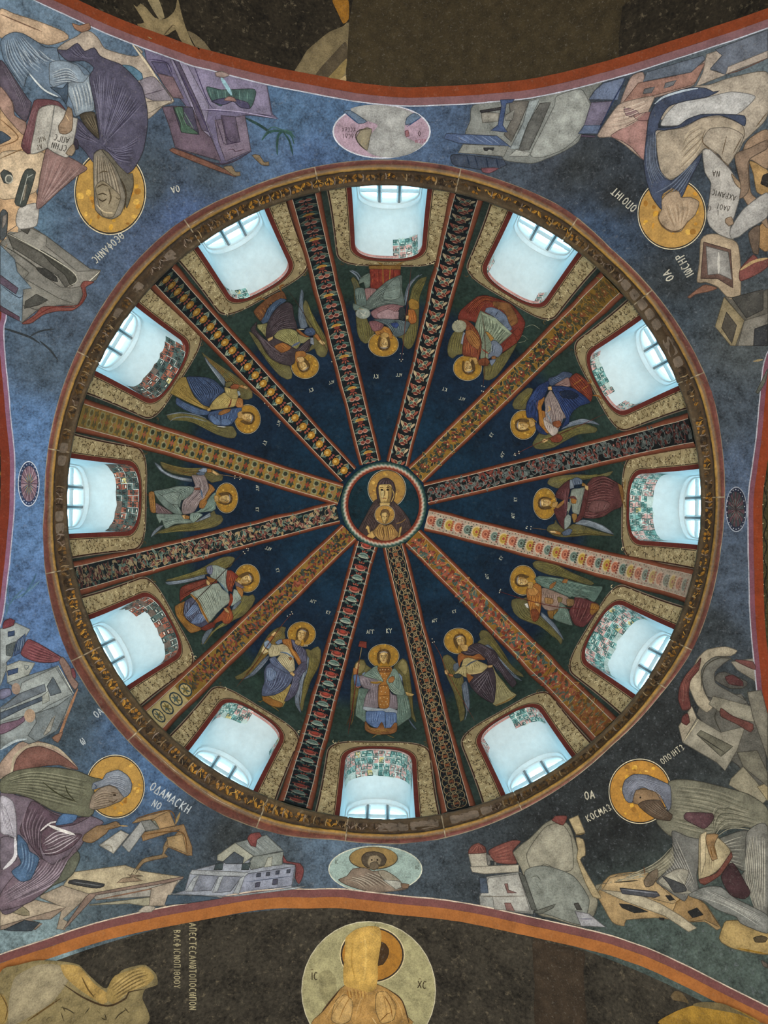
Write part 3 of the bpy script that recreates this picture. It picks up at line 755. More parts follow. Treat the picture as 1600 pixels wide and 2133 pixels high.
            p.line([(x + w * .58, -.03), (x + w * .8, 0), (x + w * .58, .03)], .006, '#b9ab80', False, L=b + .0008); p.line([(x + w * 1.02, -.03), (x + w * .8, 0), (x + w * 1.02, .03)], .006, R2, False, L=b + .0009)
            x += w
        elif kd == 'L':
            for sd in (-1, 1):
                for k in range(3): p.leaf(x + .03 * k, sd * .03, .05, .009, sd * (.7 + .5 * k), r.choice([G1, G2, '#9a8f66', '#a9b49a']), .5 * sd, b + .0002 * k)
                p.leaf(x + .075, sd * .06, .04, .010, -sd * 2.5, R1 if i % 2 else G3, .3, b + .0004)
            p.disc(x + .045, 0, .036, .038, '#c79a4a', b + .0009)
            for k in range(12): p.leaf(x + .045, 0, .045, .008, k * .5236, '#b9842e', .05, b + .0007)
            p.disc(x + .04, -.004, .016, .017, '#e3bd6a', b + .0011)
            for k in (-1, 0, 1): p.leaf(x + .095, k * .015, .03, .011, k * .8, R2 if i % 2 else '#8f4a44', 0, b + .0006)
            x += .125
        else: break
        i += 1
for kd, bp, ip in RIBS:
    f, L = rib_map(bp, ip)
    mid = f(np.array([[L * .5, 0]]), 0)[0][0]
    root = tag(empty('dome_rib', tuple(mid)), RLAB[kd], 'rib', 'ribs of the dome')
    n = 90; xs = np.linspace(0, L, n); r2 = np.random.RandomState(ord(kd))
    def wob(k): 
        return np.interp(xs, np.linspace(0, L, 16), r2.normal(0, .0035, 16))
    we = np.interp(xs, [0, .5, L], [.128, .120, .114])
    def strip(nm, ts, ls, cols, mat='rib', par=root):
        V, Cc = [], []
        for t, l_, c in zip(ts, ls, cols):
            p, _ = f(np.stack([xs, t], -1), np.full(n, l_)); V.append(p); Cc.append(np.tile(lin(c), (n, 1)))
        m = len(ts); Fq = [(j * n + i, (j + 1) * n + i, (j + 1) * n + i + 1, j * n + i + 1) for j in range(m - 1) for i in range(n - 1)]
        return mesh_obj(nm, np.concatenate(V), Fq, mat, par, np.concatenate(Cc))
    wl, wr = wob(0), wob(1)
    strip('rib_face', [-.0865 + wl * .6, -.04 + wl * 0, .04 + wl * 0, .0865 + wr * .6], [.045] * 4, [RBG[kd]] * 4)
    for sd, wv in ((-1, wl), (1, wr)):
        order = lambda a: a if sd < 0 else a[::-1]
        strip('red_edge', order([sd * (we + .006) + wv, sd * (we - .002) + wv, sd * (we - .014) + wv, sd * (.088 + 0 * xs) + wv * .6, sd * (.0855 + 0 * xs) + wv * .6]), order([-.004, .012, .041, .047, .0452]), order(['#3f2016', '#74402c', '#8a4c36', '#93563f', '#93563f']))  # outer foot of the bevel coloured darker, shade put into the paint
        strip('white_line', order([sd * (.0895 + 0 * xs) + wv * .6, sd * (.0845 + 0 * xs) + wv * .6]), [.0482, .0482], ['#c8bba6'] * 2)
    p = RP(lambda q: f(q, .0455), .05, .0006, .0001); p.bgc = RBG[kd]; ornament(p, kd, L)
    o = p.buf.make('painted_ornament', 'rib', root); o['kind'] = 'stuff'

# ================================================================== CROWN MEDALLION RING
def cring(px, py): return hit('dome', px, py)
MED = tag(empty('crown_medallion', tuple(hit('dome', np.array([799.0]), np.array([1052.0]))[0][0])), 'round crown medallion of mother and child, mosaic-edged, at the dome centre', 'medallion')
c0 = hit('dome', np.array([799.2]), np.array([1052.0]))[0][0]
V, Fq, Cc = [], [], []; n, m = 120, 9
for i in range(n):
    a = 2 * PI * i / n
    for j in range(m):
        x = j / (m - 1); rpx = 90.5 - 15.5 * x; lift = .045 + .028 * math.sin(PI * x)
        p, nn = hit('dome', np.array([799.2 + rpx * math.cos(a)]), np.array([1052 + rpx * math.sin(a)])); V.append(p[0] + nn[0] * lift)
        z = ((i % 2) * .5 + x * 7)
        cl = '#33514a' if x < .3 else ('#c9c2b0' if x < .6 else '#8f4636')
        if (j + i) % 2 and .2 < x < .75: cl = '#7d948a' if x < .45 else '#c9947c'
        Cc.append(lin(cl))
Fq = [(i * m + j, i * m + j + 1, ((i + 1) % n) * m + j + 1, ((i + 1) % n) * m + j) for i in range(n) for j in range(m - 1)]
mesh_obj('zigzag_ring', V, Fq, 'rib', MED, Cc)

# ================================================================== PAINTED FIGURES
FONT = {'A': ['0,1 .5,0 1,1', '.2,.65 .8,.65'], 'G': ['.1,1 .1,0 .85,0 .85,.2'], 'K': ['.1,0 .1,1', '.9,0 .15,.5 .9,1'], 'U': ['0,0 .5,.5 1,0', '.5,.5 .5,1'], 'O': ['.5,0 .1,.25 .1,.75 .5,1 .9,.75 .9,.25 .5,0'], 'E': ['.9,.1 .4,0 .1,.4 .1,.7 .4,1 .9,.9', '.1,.5 .7,.5'], 'F': ['.5,-.1 .5,1.1', '.5,.2 .1,.4 .1,.6 .5,.8 .9,.6 .9,.4 .5,.2'], 'N': ['.1,1 .1,0 .9,1 .9,0'], 'I': ['.5,0 .5,1'], 'C': ['.9,.1 .4,0 .1,.4 .1,.7 .4,1 .9,.9'], 'Q': ['.5,0 .1,.25 .1,.75 .5,1 .9,.75 .9,.25 .5,0', '.1,.5 .9,.5'], 'D': ['0,1 .5,0 1,1 0,1'], 'M': ['0,1 .15,0 .5,.7 .85,0 1,1'], 'H': ['.1,0 .1,1', '.9,0 .9,1', '.1,.5 .9,.5'], 'P': ['.1,1 .1,0 .9,0 .9,1'], 'R': ['.2,1.1 .2,0 .8,.1 .8,.45 .2,.5'], 'T': ['0,0 1,0', '.5,0 .5,1'], 'W': ['.2,0 0,.5 .15,1 .5,.8 .85,1 1,.5 .8,0', '.5,.8 .5,.3'], 'J': ['0,0 1,1', '1,0 0,1'], 'L': ['0,1 .5,0 1,1'], 'X': ['0,0 1,1', '1,0 0,1'], 'B': ['.1,0 .1,1 .8,.9 .8,.6 .1,.5 .7,.35 .7,.1 .1,0'], 'c': ['.1,.2 .4,0 .8,.3 .5,.6 .9,.9 .2,1'], '~': ['0,.1 .5,-.05 1,.1'], '-': ['.1,.5 .9,.5'], "'": ['.5,0 .4,.25']}
def xy(s): return [tuple(float(v) for v in p.split(',')) for p in s.split()]

def clusters(b, mg=.012):
    """patches of one part that do not touch become objects of their own"""
    bx = [(v.min(0) - mg, v.max(0) + mg) for v in b.v]; n = len(bx); par = list(range(n))
    def fd(i):
        while par[i] != i: i = par[i]
        return i
    for i in range(n):
        for j in range(i):
            if (bx[i][0] <= bx[j][1]).all() and (bx[j][0] <= bx[i][1]).all(): par[fd(i)] = fd(j)
    gr = {}; off = 0; k = 0; fi = 0
    fs_by = [[] for _ in range(n)]; st = np.cumsum([0] + [len(v) for v in b.v])
    for f in b.f: fs_by[int(np.searchsorted(st, f[0], 'right')) - 1].append(f)
    for i in range(n):
        g = gr.setdefault(fd(i), Buf()); g.add(b.v[i], [[q - st[i] for q in f] for f in fs_by[i]], b.c[i])
    return list(gr.values())
class Fig:
    def __init__(s): s.surf, s.x0, s.y0, s.sc = 'dome', 0, 0, 1.0; s.p = None; s.root = None; s.part = None; s.seed = 0; s.mats = 'fresco'
    def tone(s, c):
        c = np.array(lin(c)); l = c @ np.array([.25, .6, .15])
        return tuple((c * .88 + l * .12) * 1.14) if s.surf == 'dome' else tuple((c * .74 + l * .26) * .97) if s.surf == 'pend' else tuple(c)
    def T(s, q):
        q = np.asarray(q, float); return np.stack([s.x0 + q[:, 0] / s.sc, s.y0 + q[:, 1] / s.sc], -1)
    def flush(s):
        if s.p is not None and s.p.buf.n:
            s.parts.append((s.part, s.p.buf, s.mats))
            s.p.buf = Buf()
    def done(s):
        s.flush()
        if s.root_info is None: return
        name, lab, cat, grp, mode = s.root_info
        if not s.parts: return
        allv = np.concatenate([np.concatenate(b.v) for _, b, _ in s.parts]); c = allv.mean(0)
        rt = tag(empty(name, tuple(c)), lab, cat, grp)
        for pn, b, m in s.parts:
            if pn in ('inscription', 'foliage', 'thorns', 'petals', 'zigzag'):
                o = b.make(pn, m, rt, False)
                o['kind'] = 'stuff'; continue
            for g in clusters(b): g.make(pn, m, rt, False)
    def run(s, txt):
        s.root_info = None; s.parts = []
        for ln in txt.strip().split('\n'):
            ln = ln.strip()
            if not ln or ln[0] == ';': continue
            k = ln[0]
            if k == 'T' and ln[1] == ' ':
                s.done(); a = ln[2:].split('|'); s.root_info = (a[0], a[1], a[2], a[3] if len(a) > 3 else None, None); s.parts = []
                s.p = Painter(lambda q: hit(s.surf, q[:, 0], q[:, 1]), 14 if s.surf == 'dome' else 18, .0025, .00022); s.part = 'paint_layer'; s.mats = 'fresco'
                continue
            if k == 'S' and ln[1] == ' ': s.surf = ln[2:].strip(); continue
            if k == 'F': a = ln.split(); s.x0, s.y0, s.sc = float(a[1]), float(a[2]), float(a[3]); continue
            if k == 'P' and ln[1] == ' ': s.flush(); s.part = ln[2:].strip(); s.mats = {'halo': 'gold', 'dark_ground': 'web'}.get(s.part, 'fresco'); continue
            if k == 'B': s.p.base = float(ln[2:]); continue
            if k == 'G': s.p.grid, s.p.dl = [float(q) for q in ln[2:].split()]; continue
            s.seed += 1
            if k == '#' or k == '!':
                a = ln.lstrip('!').split(None, 1); s.p.poly(s.T(xy(a[1])), s.tone(a[0]), k == '#', .17 if s.surf == 'dome' else .22, (1.0 if s.surf == 'dome' else 1.5) if s.part not in ('rock', 'ground', 'plaster_loss', 'patch', 'mound', 'star', 'band', 'disc') else 0); continue
            if k == '-':
                a = ln[1:].split(None, 2); s.p.line(s.T(xy(a[2])), float(a[1]) / s.sc, a[0]); continue
            if k == '*':
                a = ln[1:].split(None, 3); A, B = a[3].split('/'); cs = [np.array(lin(c)) for c in a[1].split(',')]; cs = [np.array(s.tone(k_)) for k_ in a[1].split(',')] if s.surf != 'dome' else cs; me = sum(cs) / len(cs); bl = 0 if s.surf == 'dome' else .3
                s.p.fan(s.T(xy(A)), s.T(xy(B)), int(int(a[0]) * 1.4), [tuple(np.maximum(c * (1 - bl) + me * bl, .002)) for c in cs], float(a[2]) / s.sc * (.8 if s.surf == 'dome' else .72), s.seed); continue
            if k == 'o':
                a = ln[1:].split(); c = s.T(xy(a[1]))[0]; r = a[2].split(','); s.p.ellipse(c[0], c[1], float(r[0]) / s.sc, float(r[1]) / s.sc, a[0], float(r[2]) if len(r) > 2 else 0, 36); continue
            if k == 'r':
                a = ln[1:].split(); c = s.T(xy(a[2]))[0]; r = a[3].split(','); s.p.ring(c[0], c[1], float(r[0]) / s.sc, float(r[1]) / s.sc, float(a[1]) / s.sc, a[0], float(r[2]) if len(r) > 2 else 0, 64); continue
            if k == 'D':
                a = ln[2:].split(None, 2)
                for c in s.T(xy(a[2])): s.p.ellipse(c[0], c[1], float(a[1]) / s.sc, float(a[1]) / s.sc, a[0], 0, 7)
                continue
            if k == 'N':
                a = ln[2:].split(); c = s.T(xy(a[0]))[0]; r = a[1].split(','); rx, ry = float(r[0]) / s.sc, float(r[1]) / s.sc; an = float(r[2]) if len(r) > 2 else 0
                col = a[2] if len(a) > 2 else '#a27a2c'
                s.p.ellipse(c[0], c[1], rx, ry, '#cfc4a6', an, 60); s.p.ellipse(c[0], c[1], rx * .978, ry * .975, '#241c14', an, 60); s.p.ellipse(c[0], c[1], rx * .948, ry * .94, col, an, 60)
                rr = random.Random(s.seed)
                for q in range(26):
                    t = rr.uniform(0, 6.28); d = rr.uniform(.45, .88); s.p.ellipse(c[0] + rx * d * math.cos(t), c[1] + ry * d * math.sin(t), rx * rr.uniform(.03, .10), ry * rr.uniform(.03, .09), rr.choice(['#c4952f', '#8f621a', '#b98429', '#cba24a']), rr.uniform(0, 180), 9)
                continue
            if k == 'H':
                a = ln[2:].split(); c = s.T(xy(a[0]))[0]; s.head(c, float(a[1]) / s.sc, float(a[2]), float(a[3]), a[4:] ); continue
            if k == 'A':
                a = ln[2:].split(); q = a[1].split(','); s.text(a[0], s.T([(float(q[0]), float(q[1]))])[0], float(q[2]), float(a[2]) / s.sc, a[3] if len(a) > 3 else '#c3c6b4'); continue
            raise ValueError(ln)
        s.done(); s.root_info = None
    def head(s, c, r, ang, face, opt):
        hair = opt[0] if opt else '#5b4526'; skin = opt[1] if len(opt) > 1 else '#c0a066'
        ca, sa = math.cos(math.radians(ang)), math.sin(math.radians(ang))
        def m(pts):
            q = np.asarray(pts, float) * r; return np.stack([c[0] + q[:, 0] * ca - q[:, 1] * sa, c[1] + q[:, 0] * sa + q[:, 1] * ca], -1)
        P = s.p; f = face * .10
        P.poly(m([(-.82, .1), (-.78, -.5), (-.4, -.92), (.1, -1), (.55, -.85), (.82, -.4), (.84, .15), (.7, .6), (.55, .9), (.3, .5), (-.3, .5), (-.55, .9), (-.72, .6)]), hair)
        for i in range(5):
            x = -.62 + .31 * i; P.line(m([(x * .5, -.92 + abs(x) * .1), (x * 1.05, -.55), (x * 1.22, -.1)]), r * .06, '#7d6238' if i % 2 else '#3a2a18')
        P.line(m([(-.5, -.52), (f, -.66), (.5, -.52)]), r * .12, '#8a8a90')
        P.poly(m([(-.5 + f, -.3), (-.3 + f, -.55), (.05 + f, -.6), (.38 + f, -.52), (.52 + f, -.25), (.5 + f, .2), (.36 + f, .58), (.08 + f, .8), (-.2 + f, .68), (-.44 + f, .35)]), skin)
        P.poly(m([(.22 + f, -.5), (.52 + f, -.25), (.5 + f, .2), (.36 + f, .58), (.1 + f, .8), (.3 + f, .4), (.34 + f, 0)]), '#977541')
        P.poly(m([(-.3 + f, -.42), (.1 + f, -.48), (.15 + f, -.3), (-.3 + f, -.28)]), '#dcc08a')
        P.poly(m([(-.42 + f, .1), (-.2 + f, .08), (-.16 + f, .3), (-.34 + f, .34)]), '#d5b87f')
        for sx in (-.24, .2):
            P.line(m([(sx - .16 + f, -.17), (sx + f, -.24), (sx + .16 + f, -.17)]), r * .07, '#3c2814')
            P.poly(m([(sx - .13 + f, -.04), (sx + f, -.10), (sx + .13 + f, -.04), (sx + f, .03)]), '#d9c8a0'); P.ellipse(*m([(sx + .01 + f * .6, -.04)])[0], r * .06, r * .06, '#20150c', 0, 8)
            P.line(m([(sx - .14 + f, .08), (sx + f, .11), (sx + .12 + f, .07)]), r * .035, '#8a6a38')
        P.line(m([(.02 + f, -.2), (.05 + f, .15), (.08 + f * 1.6, .26), (-.06 + f, .29)]), r * .055, '#6b4a22')
        P.line(m([(-.03 + f, -.15), (-.01 + f, .22)]), r * .05, '#e3cb98')
        P.line(m([(-.14 + f, .44), (.02 + f, .42), (.17 + f, .44)]), r * .075, '#7d3a24'); P.line(m([(-.06 + f, .54), (.1 + f, .54)]), r * .04, '#8a6636')
        if len(opt) > 2:      # beard colour
            P.poly(m([(-.48 + f, .2), (-.3 + f, .38), (-.12 + f, .36), (.02 + f, .36), (.18 + f, .36), (.36 + f, .36), (.5 + f, .2), (.5 + f, .6), (.25 + f, 1.05), (.04 + f, 1.2), (-.2 + f, 1.02), (-.46 + f, .6)]), opt[2])
            P.line(m([(-.14 + f, .47), (.02 + f, .45), (.17 + f, .47)]), r * .06, '#7d3a24')
            for i in range(6): x = -.36 + .14 * i; P.line(m([(x + f, .5), (x * .8 + f, .8), (x * .4 + .03 + f, 1.05)]), r * .045, '#8f8470' if i % 2 else '#41331f')
    def text(s, t, c, ang, size, col):
        ca, sa = math.cos(math.radians(ang)), math.sin(math.radians(ang)); x = 0.0; w = size * .62; L = s.p.lift()
        for ch in t:
            if ch in FONT:
                for st in FONT[ch]:
                    q = np.array(xy(st)) * [w * .8, size]; q[:, 0] += x
                    q = np.stack([c[0] + q[:, 0] * ca - q[:, 1] * sa, c[1] + q[:, 0] * sa + q[:, 1] * ca], -1)
                    s.p.ribbon(dens(q, False, 3), max(size * .13, .9), col, L, False)
                if ch == '~': continue
            x += w * (.8 if ch in "I'" else 1.1)
FIG = Fig()
